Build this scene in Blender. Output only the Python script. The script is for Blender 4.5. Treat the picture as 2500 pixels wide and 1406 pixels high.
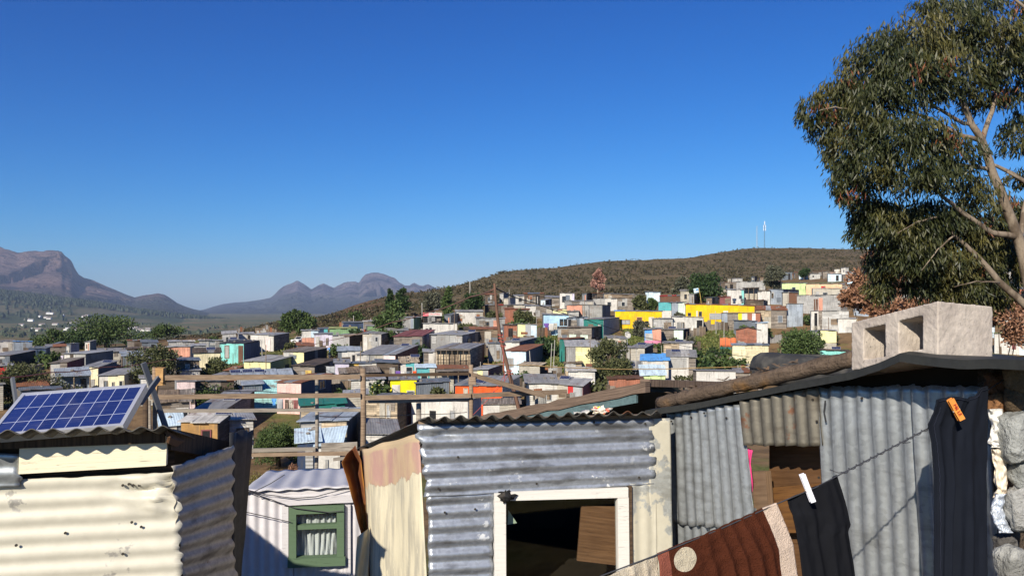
import bpy, math, random
import numpy as np
from mathutils import Vector, noise as mnoise
random.seed(7)
R = math.radians
for _o in list(bpy.data.objects): bpy.data.objects.remove(_o)
SC = bpy.context.scene
COLL = SC.collection
# ------------------------------------------------------------------ camera
F, CX, HY = 1947.0, 1250.0, 750.0          # focal length in photo pixels, centre column, eye-level row
cam_d = bpy.data.cameras.new('camera')
cam_d.sensor_width = 36.0
cam_d.lens = 36.0 * F / 2500.0
cam_d.shift_y = (HY - 703.0) / 2500.0
cam_d.clip_start = 0.1
cam_d.clip_end = 40000.0
cam = bpy.data.objects.new('camera', cam_d)
cam.location = (0, 0, 0)
cam.rotation_euler = (R(90), 0, 0)
COLL.objects.link(cam)
SC.camera = cam
# ------------------------------------------------------------------ sky, sun, exposure
SUN_AZ, SUN_EL = 23.0, 30.0                # travel direction of the light: azimuth right of the view axis; height
world = bpy.data.worlds.new("World")
SC.world = world
world.use_nodes = True
wn = world.node_tree
wn.nodes.clear()
sky = wn.nodes.new('ShaderNodeTexSky')
sky.sky_type = 'NISHITA'
sky.sun_disc = False
sky.sun_elevation = R(SUN_EL)
sky.sun_rotation = R(180 + SUN_AZ)
sky.altitude = 200
sky.air_density = 1.0
sky.dust_density = 0.3
sky.ozone_density = 3.0
hsv = wn.nodes.new('ShaderNodeHueSaturation')
hsv.inputs['Saturation'].default_value = 1.0
hsv.inputs['Hue'].default_value = 0.5
hsv.inputs['Value'].default_value = 1.0
bg = wn.nodes.new('ShaderNodeBackground')
bg.inputs['Strength'].default_value = 0.086
wo = wn.nodes.new('ShaderNodeOutputWorld')
wn.links.new(sky.outputs[0], hsv.inputs['Color'])
# deepen the contrast between zenith and horizon, channel by channel
sp_ = wn.nodes.new('ShaderNodeSeparateColor'); cb_ = wn.nodes.new('ShaderNodeCombineColor')
wn.links.new(hsv.outputs[0], sp_.inputs[0])
for i_, (pw_, k_, mx_) in enumerate(((2.616, .00171, .42), (1.5055, .0200, .55), (1.1365, .0645, .76))):
    p_ = wn.nodes.new('ShaderNodeMath'); p_.operation = 'POWER'; p_.inputs[1].default_value = pw_
    q_ = wn.nodes.new('ShaderNodeMath'); q_.operation = 'MULTIPLY'; q_.inputs[1].default_value = k_ / .086
    m_ = wn.nodes.new('ShaderNodeMath'); m_.operation = 'MINIMUM'; m_.inputs[1].default_value = mx_ / .086
    wn.links.new(sp_.outputs[i_], p_.inputs[0]); wn.links.new(p_.outputs[0], q_.inputs[0]); wn.links.new(q_.outputs[0], m_.inputs[0]); wn.links.new(m_.outputs[0], cb_.inputs[i_])
wn.links.new(cb_.outputs[0], bg.inputs['Color'])
wn.links.new(bg.outputs[0], wo.inputs['Surface'])
sun_d = bpy.data.lights.new('sun', 'SUN')
sun_d.energy = 5.0
sun_d.angle = R(0.5)
sun_d.color = (1.0, 0.91, 0.76)
sun = bpy.data.objects.new('sun', sun_d)
SUND = Vector((math.sin(R(SUN_AZ)) * math.cos(R(SUN_EL)), math.cos(R(SUN_AZ)) * math.cos(R(SUN_EL)), -math.sin(R(SUN_EL))))
sun.rotation_euler = SUND.to_track_quat('-Z', 'Y').to_euler()
sun.location = (-30, -60, 60)
COLL.objects.link(sun)
SC.view_settings.view_transform = 'Standard'
SC.view_settings.look = 'None'
SC.view_settings.exposure = 0.42
SC.view_settings.gamma = 1.0
SC.view_settings.use_curve_mapping = False
SC.render.engine = 'CYCLES'
SC.cycles.max_bounces = 6
SC.cycles.diffuse_bounces = 3
SC.cycles.glossy_bounces = 3
SC.cycles.transparent_max_bounces = 6
SC.cycles.volume_bounces = 0
SC.cycles.use_denoising = True

# ------------------------------------------------------------------ helpers
def P(px, py, Y):
    return Vector(((px - CX) / F * Y, Y, (HY - py) / F * Y))
def pix(p):
    return (CX + F * p.x / p.y, HY - F * p.z / p.y)
ORG = {}
def tag(o, label=None, cat=None, group=None, kind=None):
    if label: o['label'] = label
    if cat: o['category'] = cat
    if group: o['group'] = group
    if kind: o['kind'] = kind
    return o
def thing(name, loc, label, cat, group=None):
    o = bpy.data.objects.new(name, None)
    o.empty_display_size = 0.2
    o.location = loc
    COLL.objects.link(o)
    ORG[o.name] = Vector(loc)
    return tag(o, label, cat, group)

class MB:
    def __init__(s):
        s.v, s.f, s.uv, s.mi = [], [], [], []
    def face(s, pts, m=0, uv=None):
        b = len(s.v)
        s.v.extend(tuple(p) for p in pts)
        s.f.append(tuple(range(b, b + len(pts))))
        if uv is None:
            a = Vector(pts[0]); e = Vector(pts[1]) - a
            L = e.length or 1.0
            e = e / L
            n = e.cross(Vector(pts[-1]) - a)
            n = n.normalized() if n.length > 1e-9 else Vector((0, 0, 1))
            w = n.cross(e)
            uv = [((Vector(p) - a).dot(e), (Vector(p) - a).dot(w)) for p in pts]
        s.uv.extend(uv)
        s.mi.append(m)
    def box(s, o, a, b, c, m=0, jit=0.0):
        """box with corner o and edge vectors a (right), b (back), c (up)"""
        o, a, b, c = Vector(o), Vector(a), Vector(b), Vector(c)
        def q(x): return x + Vector((random.uniform(-jit, jit), random.uniform(-jit, jit), random.uniform(-jit, jit))) if jit else x
        p = [q(o), q(o + a), q(o + a + b), q(o + b), q(o + c), q(o + a + c), q(o + a + b + c), q(o + b + c)]
        if a.cross(b).dot(c) < 0:
            p = [p[3], p[2], p[1], p[0], p[7], p[6], p[5], p[4]]
        for i in ((0, 1, 5, 4), (1, 2, 6, 5), (2, 3, 7, 6), (3, 0, 4, 7), (4, 5, 6, 7), (3, 2, 1, 0)):
            s.face([p[k] for k in i], m)
    def hexa(s, p, m=0):
        for i in ((0, 1, 5, 4), (1, 2, 6, 5), (2, 3, 7, 6), (3, 0, 4, 7), (4, 5, 6, 7), (3, 2, 1, 0)):
            s.face([p[k] for k in i], m)
    def bar(s, a, b, w, d=None, m=0, up=Vector((0, 0, 1))):
        a, b = Vector(a), Vector(b)
        d = d or w
        t = (b - a).normalized()
        x = t.cross(up)
        if x.length < 1e-3: x = t.cross(Vector((1, 0, 0)))
        x.normalize(); y = x.cross(t).normalized()
        p = []
        for q in (a, b):
            p += [q - x * w / 2 - y * d / 2, q + x * w / 2 - y * d / 2, q + x * w / 2 + y * d / 2, q - x * w / 2 + y * d / 2]
        s.hexa(p, m)
    def tube(s, pts, rad, n=6, m=0, cap=True):
        pts = [Vector(p) for p in pts]
        if not hasattr(rad, '__len__'): rad = [rad] * len(pts)
        base = len(s.v); k = len(pts)
        ref = None; ln = 0.0; lens = []
        for i, p in enumerate(pts):
            t = (pts[min(i + 1, k - 1)] - pts[max(i - 1, 0)]).normalized()
            if ref is None:
                ref = t.cross(Vector((0, 0, 1)))
                if ref.length < 0.05: ref = t.cross(Vector((1, 0, 0)))
            ref = (ref - t * ref.dot(t)).normalized()
            bi = t.cross(ref)
            if i: ln += (p - pts[i - 1]).length
            lens.append(ln)
            for j in range(n):
                a = 2 * math.pi * j / n
                s.v.append(tuple(p + (ref * math.cos(a) + bi * math.sin(a)) * rad[i]))
        for i in range(k - 1):
            for j in range(n):
                j2 = (j + 1) % n
                s.f.append((base + i * n + j, base + i * n + j2, base + (i + 1) * n + j2, base + (i + 1) * n + j))
                u0, u1 = j / n * 6.28 * rad[0], (j + 1) / n * 6.28 * rad[0]
                s.uv.extend([(u0, lens[i]), (u1, lens[i]), (u1, lens[i + 1]), (u0, lens[i + 1])])
                s.mi.append(m)
        if cap:
            for i0 in (0, k - 1):
                idx = [base + i0 * n + j for j in range(n)]
                if i0 == 0: idx.reverse()
                s.f.append(tuple(idx))
                s.uv.extend([(math.cos(2 * math.pi * j / n) * rad[i0], math.sin(2 * math.pi * j / n) * rad[i0]) for j in range(n)])
                s.mi.append(m)
    def grid(s, G, m=0, UV=None, flip=False):
        """G[i][j] rows of points"""
        b = len(s.v); ni, nj = len(G), len(G[0])
        for row in G: s.v.extend(tuple(p) for p in row)
        for i in range(ni - 1):
            for j in range(nj - 1):
                q = [(i, j), (i, j + 1), (i + 1, j + 1), (i + 1, j)]
                if flip: q.reverse()
                s.f.append(tuple(b + a * nj + c for a, c in q))
                s.uv.extend([UV[a][c] if UV else (c * .1, a * .1) for a, c in q])
                s.mi.append(m)
    def build(s, name, mats, parent=None, smooth=False, solid=0.0, label=None, cat=None, group=None, kind=None):
        if not isinstance(mats, (list, tuple)): mats = [mats]
        V = np.array(s.v, dtype=np.float64)
        if parent is not None: org = ORG[parent.name]
        else:
            lo, hi = V.min(0), V.max(0)
            org = Vector(((lo[0] + hi[0]) / 2, (lo[1] + hi[1]) / 2, lo[2]))
        V = V - np.array(org)
        me = bpy.data.meshes.new(name)
        me.from_pydata(V.tolist(), [], s.f)
        uvl = me.uv_layers.new(name='UVMap')
        uvl.data.foreach_set('uv', np.array(s.uv, dtype=np.float32).ravel())
        me.polygons.foreach_set('material_index', np.array(s.mi, dtype=np.int32))
        if smooth: me.polygons.foreach_set('use_smooth', np.ones(len(s.f), dtype=bool))
        for m in mats: me.materials.append(m)
        me.update()
        o = bpy.data.objects.new(name, me)
        COLL.objects.link(o)
        if parent is not None:
            o.parent = parent
        else:
            o.location = org
        ORG[o.name] = Vector(org)
        if solid:
            md = o.modifiers.new('thickness', 'SOLIDIFY'); md.thickness = solid; md.offset = -1
        return tag(o, label, cat, group, kind)

# ------------------------------------------------------------------ material kit
class NT:
    def __init__(s, name):
        s.m = bpy.data.materials.new(name); s.m.use_nodes = True
        s.t = s.m.node_tree; s.t.nodes.clear()
        s.out = s.t.nodes.new('ShaderNodeOutputMaterial')
        s.b = s.t.nodes.new('ShaderNodeBsdfPrincipled')
        s.t.links.new(s.b.outputs[0], s.out.inputs['Surface'])
    def node(s, ty, **kw):
        n = s.t.nodes.new(ty)
        for k, v in kw.items(): setattr(n, k, v)
        return n
    def put(s, sock, v):
        if isinstance(v, bpy.types.NodeSocket): s.t.links.new(v, sock)
        elif isinstance(v, (tuple, list)) and sock.type == 'RGBA' and len(v) == 3: sock.default_value = (*v, 1)
        else: sock.default_value = v
    def M(s, op, a, b=0.0, c=0.0, clamp=False):
        n = s.node('ShaderNodeMath', operation=op, use_clamp=clamp)
        s.put(n.inputs[0], a); s.put(n.inputs[1], b); s.put(n.inputs[2], c)
        return n.outputs[0]
    def mix(s, f, a, b, mode='MIX'):
        n = s.node('ShaderNodeMix', data_type='RGBA', blend_type=mode)
        s.put(n.inputs[0], f); s.put(n.inputs[6], a); s.put(n.inputs[7], b)
        return n.outputs[2]
    def step(s, x, lo, hi):
        n = s.node('ShaderNodeMapRange', interpolation_type='SMOOTHSTEP')
        s.put(n.inputs[0], x); s.put(n.inputs[1], lo); s.put(n.inputs[2], hi)
        return n.outputs[0]
    def uv(s, rnd=True):
        u = s.node('ShaderNodeUVMap').outputs[0]
        if not rnd: return u
        oi = s.node('ShaderNodeObjectInfo')
        v = s.node('ShaderNodeCombineXYZ')
        r = s.M('FLOOR', s.M('MULTIPLY', oi.outputs['Random'], 97.0))
        s.put(v.inputs[2], r)
        a = s.node('ShaderNodeVectorMath', operation='ADD')
        s.put(a.inputs[0], u); s.put(a.inputs[1], v.outputs[0])
        return a.outputs[0]
    def scale(s, vec, x, y, z=1.0):
        a = s.node('ShaderNodeVectorMath', operation='MULTIPLY')
        s.put(a.inputs[0], vec); a.inputs[1].default_value = (x, y, z)
        return a.outputs[0]
    def obj(s):
        return s.node('ShaderNodeTexCoord').outputs['Object']
    def pos(s):
        return s.node('ShaderNodeNewGeometry').outputs['Position']
    def noise(s, vec, sc, det=4.0, rough=0.55, col=False):
        n = s.node('ShaderNodeTexNoise')
        s.put(n.inputs['Vector'], vec); n.inputs['Scale'].default_value = sc
        n.inputs['Detail'].default_value = det; n.inputs['Roughness'].default_value = rough
        return n.outputs[1 if col else 0]
    def sep(s, vec):
        n = s.node('ShaderNodeSeparateXYZ'); s.put(n.inputs[0], vec)
        return n.outputs
    def comb(s, x=0.0, y=0.0, z=0.0):
        n = s.node('ShaderNodeCombineXYZ')
        s.put(n.inputs[0], x); s.put(n.inputs[1], y); s.put(n.inputs[2], z)
        return n.outputs[0]
    def white(s, vec):
        n = s.node('ShaderNodeTexWhiteNoise', noise_dimensions='3D')
        s.put(n.inputs['Vector'], vec)
        return n.outputs[0]
    def bump(s, h, st=0.5, dist=0.02):
        n = s.node('ShaderNodeBump'); n.inputs['Strength'].default_value = st; n.inputs['Distance'].default_value = dist
        s.put(n.inputs['Height'], h)
        s.put(s.b.inputs['Normal'], n.outputs[0])
    def mulv(s, col, val):
        return s.mix(1.0, col, s.comb(val, val, val), 'MULTIPLY')
    def done(s, col, rough=0.7, metal=0.0, spec=0.3):
        s.put(s.b.inputs['Base Color'], col); s.put(s.b.inputs['Roughness'], rough)
        s.put(s.b.inputs['Metallic'], metal); s.b.inputs['Specular IOR Level'].default_value = spec
        return s.m

PAL = dict(white=(.55, .53, .49), offwhite=(.41, .38, .32), cream=(.70, .63, .42), paleyellow=(.72, .68, .36),
    lime=(.55, .68, .33), mint=(.60, .72, .60), olive=(.30, .33, .13), green=(.20, .33, .17), teal=(.02, .15, .13), tealblue=(.10, .38, .40),
    turq=(.22, .56, .52), aqua=(.36, .64, .62), sky=(.40, .60, .76), skypale=(.55, .68, .76), blue=(.10, .33, .72), navy=(.03, .05, .10),
    slate=(.13, .15, .175), greyblue=(.28, .32, .37), grey=(.33, .34, .35), lightgrey=(.34, .335, .32), dark=(.045, .045, .05), pink=(.76, .48, .43),
    palepink=(.72, .58, .56), hotpink=(.62, .22, .33), lilac=(.56, .52, .62), orange=(.74, .10, .02), salmon=(.55, .27, .19), peach=(.70, .48, .30),
    yellow=(.72, .46, .008), acid=(.78, .66, .01), gold=(.62, .42, .11), red=(.50, .03, .03), maroon=(.20, .07, .07), brick=(.30, .12, .075),
    brown=(.13, .065, .04), ochre=(.38, .22, .08), wood=(.20, .15, .105), woodlight=(.42, .34, .24), wooddark=(.10, .075, .055), woodgrey=(.22, .19, .16),
    tin=(.27, .265, .255), tinlight=(.38, .375, .36), tindark=(.15, .17, .19), rust=(.24, .10, .05), purple=(.14, .07, .30), black=(.012, .012, .014), skin=(.10, .055, .035))
_MC = {}
def W(spec):
    """wall / roof / paint material: 'colour:kind'; kinds h (horizontal boards or ribs), v (vertical ribs), p (plain), r (roof sheet), c (cloth)"""
    if spec in _MC: return _MC[spec]
    c, _, k = spec.partition(':')
    k = k or ('h' if c.startswith('wood') else 'p')
    base = PAL[c]
    woody = c.startswith('wood') or c in ('ochre',)
    metal = c.startswith('tin')
    n = NT(c + '_' + {'h': 'boards', 'v': 'ribs', 'p': 'sheet', 'r': 'roofing', 'c': 'cloth'}[k])
    uv = n.uv(); u, v, w = n.sep(uv)
    big = n.noise(uv, 0.9, 3)
    fine = n.noise(uv, 7.0, 5)
    val = n.M('ADD', n.M('MULTIPLY', big, 0.8), n.M('MULTIPLY', fine, 0.55))
    val = n.M('ADD', val, 0.30)
    col = n.mulv(base, val)
    hgt = n.M('MULTIPLY', fine, 0.3)
    if k in 'hvr':
        pitch = {'h': .19, 'v': .21, 'r': .15}[k] * (0.85 if woody else 1.0)
        a, b2 = (v, u) if k == 'h' else (u, v)
        wob = n.M('MULTIPLY', n.noise(uv, 0.7, 2), 0.12)
        q = n.M('DIVIDE', n.M('ADD', a, wob), pitch)
        cell = n.M('FLOOR', q)
        fr = n.M('FRACT', q)
        lng = n.M('FLOOR', n.M('ADD', n.M('DIVIDE', b2, 1.7 if woody else 2.6), n.M('MULTIPLY', cell, .37)))
        rv = n.white(n.comb(cell if woody else n.M('FLOOR', n.M('DIVIDE', cell, 3.0)), lng, w))
        amt = .75 if woody else .30
        col = n.mulv(col, n.M('ADD', n.M('MULTIPLY', rv, amt), 1.0 - amt * .55))
        if woody:
            seam = n.M('LESS_THAN', fr, 0.09)
            col = n.mix(n.M('MULTIPLY', seam, .8), col, (.012, .01, .008))
            hgt = n.M('SUBTRACT', hgt, seam)
        else:
            rib = n.M('SINE', n.M('MULTIPLY', q, 2 * math.pi))
            hgt = n.M('ADD', n.M('MULTIPLY', rib, 1.0), hgt)
    # grime with its own streaky shape
    st = n.noise(n.scale(uv, 3.0, .5), 1.6, 4)
    grime = n.step(st, .50, .74)
    if metal or k == 'r':
        ru = n.step(n.noise(uv, .8, 6, .65), .56, .70)
        col = n.mix(n.M('MULTIPLY', ru, .75 if k == 'r' else .4), col, (.17, .085, .05))
    col = n.mix(n.M('MULTIPLY', grime, .45), col, (.10, .085, .07))
    chip = n.step(n.noise(uv, 3.2, 6, .7), .66, .72)
    if not metal and not woody and k != 'c':
        col = n.mix(n.M('MULTIPLY', chip, .6), col, (.26, .24, .22))
    n.bump(hgt, .3 if k == 'r' else .55, .02)
    m = n.done(col, .55 if metal else .8, .15 if metal else 0.0, .25)
    _MC[spec] = m
    return m
def plain(name, col, rough=.6, metal=0., spec=.4, var=.25, sc=6.0):
    if name in _MC: return _MC[name]
    n = NT(name)
    f = n.noise(n.obj(), sc, 5)
    m = n.done(n.mulv(col, n.M('ADD', n.M('MULTIPLY', f, var * 2), 1 - var)), rough, metal, spec)
    _MC[name] = m
    return m
# ------------------------------------------------------------------ the lie of the land
# columns: photo column -> list of (distance, photo row of the ground) ; near ground common
NEAR = [(0.4, -2.2), (3.0, -2.4), (5.0, -2.9), (7.0, -4.2), (10, -5.2), (14, -6.0), (30, -8.2), (48, -9.4)]
FARV = [(1200, -44), (2300, -46), (3600, -44), (12000, -44)]
COLS = {
 0:    [(62, 1050), (75, 990), (92, 935), (112, 900), (135, 880), (165, 862), (210, 848), (330, 846), (700, 844)],
 250:  [(62, 1050), (75, 988), (92, 925), (110, 893), (132, 872), (160, 855), (205, 843), (330, 845), (700, 844)],
 480:  [(62, 1050), (75, 985), (90, 915), (105, 885), (125, 862), (150, 846), (180, 830), (215, 819), (262, 832), (400, 842), (700, 845)],
 700:  [(62, 1060), (75, 990), (90, 918), (105, 878), (125, 848), (150, 825), (200, 801), (260, 783), (350, 797), (700, 838)],
 1000: [(62, 1065), (75, 1000), (88, 925), (105, 868), (125, 825), (150, 792), (180, 768), (220, 745), (300, 722), (350, 714), (450, 745), (800, 820)],
 1250: [(62, 1070), (75, 1005), (88, 930), (102, 865), (120, 815), (140, 780), (165, 755), (200, 735), (280, 700), (380, 667), (420, 659), (520, 690), (900, 800)],
 1500: [(62, 1070), (75, 1005), (88, 935), (102, 865), (118, 812), (135, 772), (155, 750), (185, 730), (280, 692), (400, 648), (460, 635), (600, 670), (1000, 790)],
 1850: [(62, 1075), (75, 1010), (88, 940), (100, 885), (115, 825), (130, 775), (150, 735), (180, 715), (230, 698), (350, 665), (480, 622), (560, 602), (700, 640), (1100, 780)],
 2100: [(62, 1060), (75, 1000), (88, 930), (100, 870), (115, 805), (130, 755), (150, 725), (190, 700), (260, 675), (380, 650), (500, 617), (580, 607), (750, 650), (1100, 780)],
 2500: [(62, 1040), (75, 980), (88, 900), (100, 850), (130, 742), (150, 725), (190, 700), (260, 680), (380, 652), (500, 628), (600, 618), (800, 660), (1200, 780)],
}
_cx = sorted(COLS)
_grid = np.concatenate([np.geomspace(.4, 60, 70), np.geomspace(61, 800, 420), np.geomspace(806, 12000, 110)])
def _colz(c):
    pts = list(NEAR) + [(Y, (HY - y) / F * Y) for Y, y in COLS[c]] + [p for p in FARV]
    return np.interp(np.log(_grid), np.log([p[0] for p in pts]), [p[1] for p in pts])
_Z = np.array([_colz(c) for c in _cx])
k_ = np.exp(-0.5 * (np.arange(-6, 7) / 2.6) ** 2); k_ /= k_.sum()
_Z = np.array([np.convolve(np.pad(r, 6, mode='edge'), k_, 'valid') for r in _Z])
_fx = np.linspace(-900, 3400, 216)
_ZX = np.empty((len(_fx), len(_grid)))
def _sm(t): return t * t * (3 - 2 * t)
for i_, x_ in enumerate(_fx):
    xc_ = min(max(x_, _cx[0]), _cx[-1])
    j_ = min(max(int(np.searchsorted(_cx, xc_)) - 1, 0), len(_cx) - 2)
    t_ = (xc_ - _cx[j_]) / (_cx[j_ + 1] - _cx[j_])
    t_ = .55 * _sm(t_) + .45 * t_
    _ZX[i_] = _Z[j_] * (1 - t_) + _Z[j_ + 1] * t_
_lg = np.log(_grid)
def gzc(px, Y):
    px = min(max(px, _fx[0]), _fx[-1])
    a = (px - _fx[0]) / (_fx[1] - _fx[0]); i = min(int(a), len(_fx) - 2); t = a - i
    return float(np.interp(math.log(max(Y, .4)), _lg, _ZX[i] * (1 - t) + _ZX[i + 1] * t))
def gz(X, Y):
    return gzc(CX + F * X / max(Y, .4), Y)
def groundY(px, py, y0=40.0, y1=700.0):
    """distance at which the sight line through a photo point meets the ground"""
    Y = y0
    while Y < y1:
        if HY - F * gzc(px, Y) / Y <= py: return Y
        Y *= 1.004
    return y1
# skyline of the hill and a mask of what grows where
def zone(px, Y):
    """0 settlement earth, 1 scrub hill, 2 burnt slope, 3 valley"""
    lim = float(np.interp(px, [0, 400, 600, 800, 1000, 1250, 1500, 1750, 1900, 2100, 2500], [190, 185, 172, 165, 168, 178, 182, 200, 262, 290, 300]))
    hill = min(max((Y - lim) / 12.0, 0), 1)
    burnt = min(max((1040 - px) / 180.0, 0), 1) * hill
    val = min(max((Y - 430) / 150.0, 0), 1) * min(max((1000 - px) / 300.0, 0), 1)
    if px < 430: val = max(val, min(max((Y - 200) / 40, 0), 1))
    if Y > 1000: val = 1
    return hill, burnt, val
def make_ground():
    ii = range(0, len(_fx)); jj = list(range(0, len(_grid)))
    V = []; C = []
    for i in ii:
        px = _fx[i]
        for j in jj:
            Y = _grid[j]; X = (px - CX) / F * Y
            h, b, v = zone(px, Y)
            z = _ZX[i][j]
            z += .22 * mnoise.noise((X * .18, Y * .18, 3.1)) * min(1, Y / 30) + (.9 * h * (1 - v) * mnoise.fractal((X * .035, Y * .035, 7.7), 1.0, 2.0, 4))
            V.append((X, Y, z)); C.append((h, b, v, 1))
    nj = len(jj)
    Fc = [(i * nj + j, (i + 1) * nj + j, (i + 1) * nj + j + 1, i * nj + j + 1) for i in range(len(_fx) - 1) for j in range(nj - 1)]
    b = len(V); V += [(-60, -40, -2.2), (60, -40, -2.2), (60, .4, -2.25), (-60, .4, -2.25)]; C += [(0, 0, 0, 1)] * 4
    Fc.append((b, b + 1, b + 2, b + 3))
    me = bpy.data.meshes.new('ground'); me.from_pydata(V, [], Fc)
    at = me.color_attributes.new('zone', 'FLOAT_COLOR', 'POINT')
    at.data.foreach_set('color', np.array(C, dtype=np.float32).ravel())
    me.polygons.foreach_set('use_smooth', np.ones(len(Fc), dtype=bool))
    n = NT('hillside_earth')
    p = n.pos()
    za = n.node('ShaderNodeVertexColor', layer_name='zone')
    h, bu, va = n.sep(za.outputs[0])
    n1 = n.noise(p, .09, 5); n2 = n.noise(p, .6, 6, .6); n3 = n.noise(p, 3.0, 5, .6); n4 = n.noise(p, .022, 4)
    earth = n.mix(n.step(n2, .38, .62), (.215, .14, .072), (.14, .092, .05))
    grass = n.mix(n.step(n3, .35, .65), (.075, .11, .022), (.15, .15, .05))
    gm = n.step(n1, .50, .60)
    sett = n.mix(n.M('MULTIPLY', gm, .85), earth, grass)
    scr = n.mix(n.step(n2, .35, .65), (.135, .102, .054), (.07, .064, .03))
    scr = n.mix(n.M('MULTIPLY', n.step(n1, .40, .66), .75), scr, (.155, .11, .068))
    scr = n.mix(n.M('MULTIPLY', n.step(n3, .56, .70), .5), scr, (.19, .16, .11))
    brn = n.mix(n.step(n1, .40, .62), (.080, .042, .028), (.135, .085, .045))
    brn = n.mix(n.M('MULTIPLY', n.step(n3, .52, .72), .6), brn, (.17, .13, .08))
    sp = n.scale(p, .0016, .0042, 0)
    vor = n.node('ShaderNodeTexVoronoi'); n.put(vor.inputs['Vector'], sp); vor.inputs['Scale'].default_value = 2.2
    fld = n.mix(n.sep(vor.outputs['Color'])[0], (.10, .115, .045), (.20, .145, .075))
    fld = n.mix(n.M('MULTIPLY', n.step(n4, .46, .60), .8), fld, (.045, .062, .028))
    c = n.mix(h, sett, scr); c = n.mix(bu, c, brn); c = n.mix(va, c, fld)
    n.bump(n.M('ADD', n.M('MULTIPLY', n2, 1.0), n.M('MULTIPLY', n3, .3)), .8, .25)
    me.materials.append(n.done(c, .95, 0, .1))
    o = bpy.data.objects.new('ground', me); COLL.objects.link(o)
    return tag(o, 'brown hillside ground with grass patches running up to the scrubby hill', 'ground', kind='structure')
make_ground()

# ------------------------------------------------------------------ mountains
def rock_material(name, a, b, c, sc, wood_lo=None):
    n = NT(name)
    p = n.pos()
    n1 = n.noise(p, sc, 8, .62); n2 = n.noise(p, sc * 6, 8, .68); n3 = n.noise(n.scale(p, 1, 1, 3.2), sc * 2.2, 7, .6)
    col = n.mix(n.step(n1, .38, .62), a, b)
    col = n.mix(n.step(n3, .50, .62), col, c)
    col = n.mulv(col, n.M('ADD', n.M('MULTIPLY', n2, 1.9), .06))
    if wood_lo:
        z = n.sep(p)[2]
        f = n.M('SUBTRACT', 1.0, n.step(n.M('ADD', z, n.M('MULTIPLY', n.M('SUBTRACT', n1, .5), 220)), wood_lo[0], wood_lo[1]))
        col = n.mix(f, col, wood_lo[2])
    n.bump(n.M('ADD', n2, n.M('MULTIPLY', n1, 2.0)), 1.0, 130.0)
    return n.done(col, .95, 0, .1)
def mountain(name, crest, Yc, depth, zb, prof, amp, mat, label, nx=420, nt=90, seed=0.0, back=1500, rib=.0022):
    xs = np.linspace(crest[0][0], crest[-1][0], nx)
    cy = np.interp(xs, [c[0] for c in crest], [c[1] for c in crest])
    m = MB(); G = []
    for i, px in enumerate(xs):
        zc = (HY - cy[i]) / F * Yc
        row = []
        for t in np.linspace(0, 1, nt):
            Y = Yc - depth * (1 - t)
            X = (px - CX) / F * Y
            # spurs: crest line is carried down the slope, wandering sideways
            f = prof(t)
            hgt = zb + (zc - zb) * f
            wand = 300 * mnoise.noise((X * .0009, Y * .0009, seed))
            rg = mnoise.ridged_multi_fractal(((X + wand) * rib, Y * rib * .45, seed), 0.9, 2.1, 6, 1.0, 2.0)
            rg += .45 * (mnoise.ridged_multi_fractal((X * rib * 3.1, Y * rib * 1.6, seed + 9), .9, 2.1, 5, 1.0, 2.0) - 1.0)
            hgt += amp * (rg - 1.15) * (zc - zb) / 500 * (4 * t * (1 - t)) ** .8
            hgt = min(hgt, zb + max(zc - zb, 0) * (.60 * t + .37 * f + .03) * Y / Yc)
            hgt += (.022 * mnoise.noise((X * .011, Y * .011, seed + 5)) + .012 * mnoise.noise((X * .035, Y * .03, seed + 2))) * max(zc - zb, 0) * (.4 + .6 * (t > .9))
            row.append((X, Y, hgt))
        for t in (0.3, 1.0):
            Y = Yc + back * t
            row.append(((px - CX) / F * Y, Y, zc + (zb - zc) * t))
        G.append(row)
    m.grid(G, flip=True)
    return m.build(name, mat, smooth=True, label=label, cat='mountain', kind='structure')
L_CREST = [(-700, 560), (-400, 570), (-200, 590), (-60, 598), (0, 604), (22, 610), (42, 617), (60, 614), (82, 613), (104, 614), (122, 611), (140, 611), (150, 613), (158, 624), (166, 630), (176, 640), (183, 656), (192, 670), (206, 679), (222, 682), (240, 690), (262, 700), (285, 709), (303, 717), (318, 722), (330, 726), (346, 722), (366, 719), (386, 716), (402, 719), (415, 727), (432, 739), (450, 747), (470, 754), (486, 757), (520, 766), (570, 780), (640, 796), (760, 812)]
R_CREST = [(380, 792), (440, 770), (480, 759), (500, 755), (522, 748), (545, 742), (575, 738), (600, 737), (640, 731), (660, 727), (672, 717), (682, 706), (692, 699), (704, 694), (716, 689), (727, 684), (738, 691), (748, 697), (760, 706), (776, 697), (790, 692), (802, 697), (815, 702), (828, 696), (842, 690), (856, 687), (868, 687), (876, 691), (884, 679), (892, 670), (902, 667), (912, 664.5), (924, 666), (936, 668), (950, 674), (964, 679), (976, 690), (988, 697), (1000, 696), (1011, 690), (1022, 696), (1034, 698), (1045, 694), (1056, 699), (1075, 706), (1120, 722), (1300, 745), (1700, 770)]
def prof_cliff(t):
    return .78 * t ** 1.25 + .22 * _sm(min(max((t - .70) / .27, 0), 1))
def prof_peak(t): return .75 * t ** 1.5 + .25 * t ** 4
mountain('mountain', R_CREST, 8800, 3600, -46, prof_peak, 420, rock_material('far_rock', (.125, .105, .115), (.20, .165, .17), (.05, .045, .05), .0011, (40, 190, (.07, .075, .07))),
         'jagged grey purple peaks rising beyond the settlement in the middle distance', seed=11.0, rib=.0019)
mountain('mountain', L_CREST, 6000, 2700, -46, prof_cliff, 520, rock_material('near_rock', (.14, .095, .09), (.23, .155, .13), (.05, .038, .04), .0016, (30, 120, (.06, .065, .045))),
         'broad flat topped rocky mountain at the left edge sloping down to the valley', seed=3.0, rib=.0026)
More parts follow.
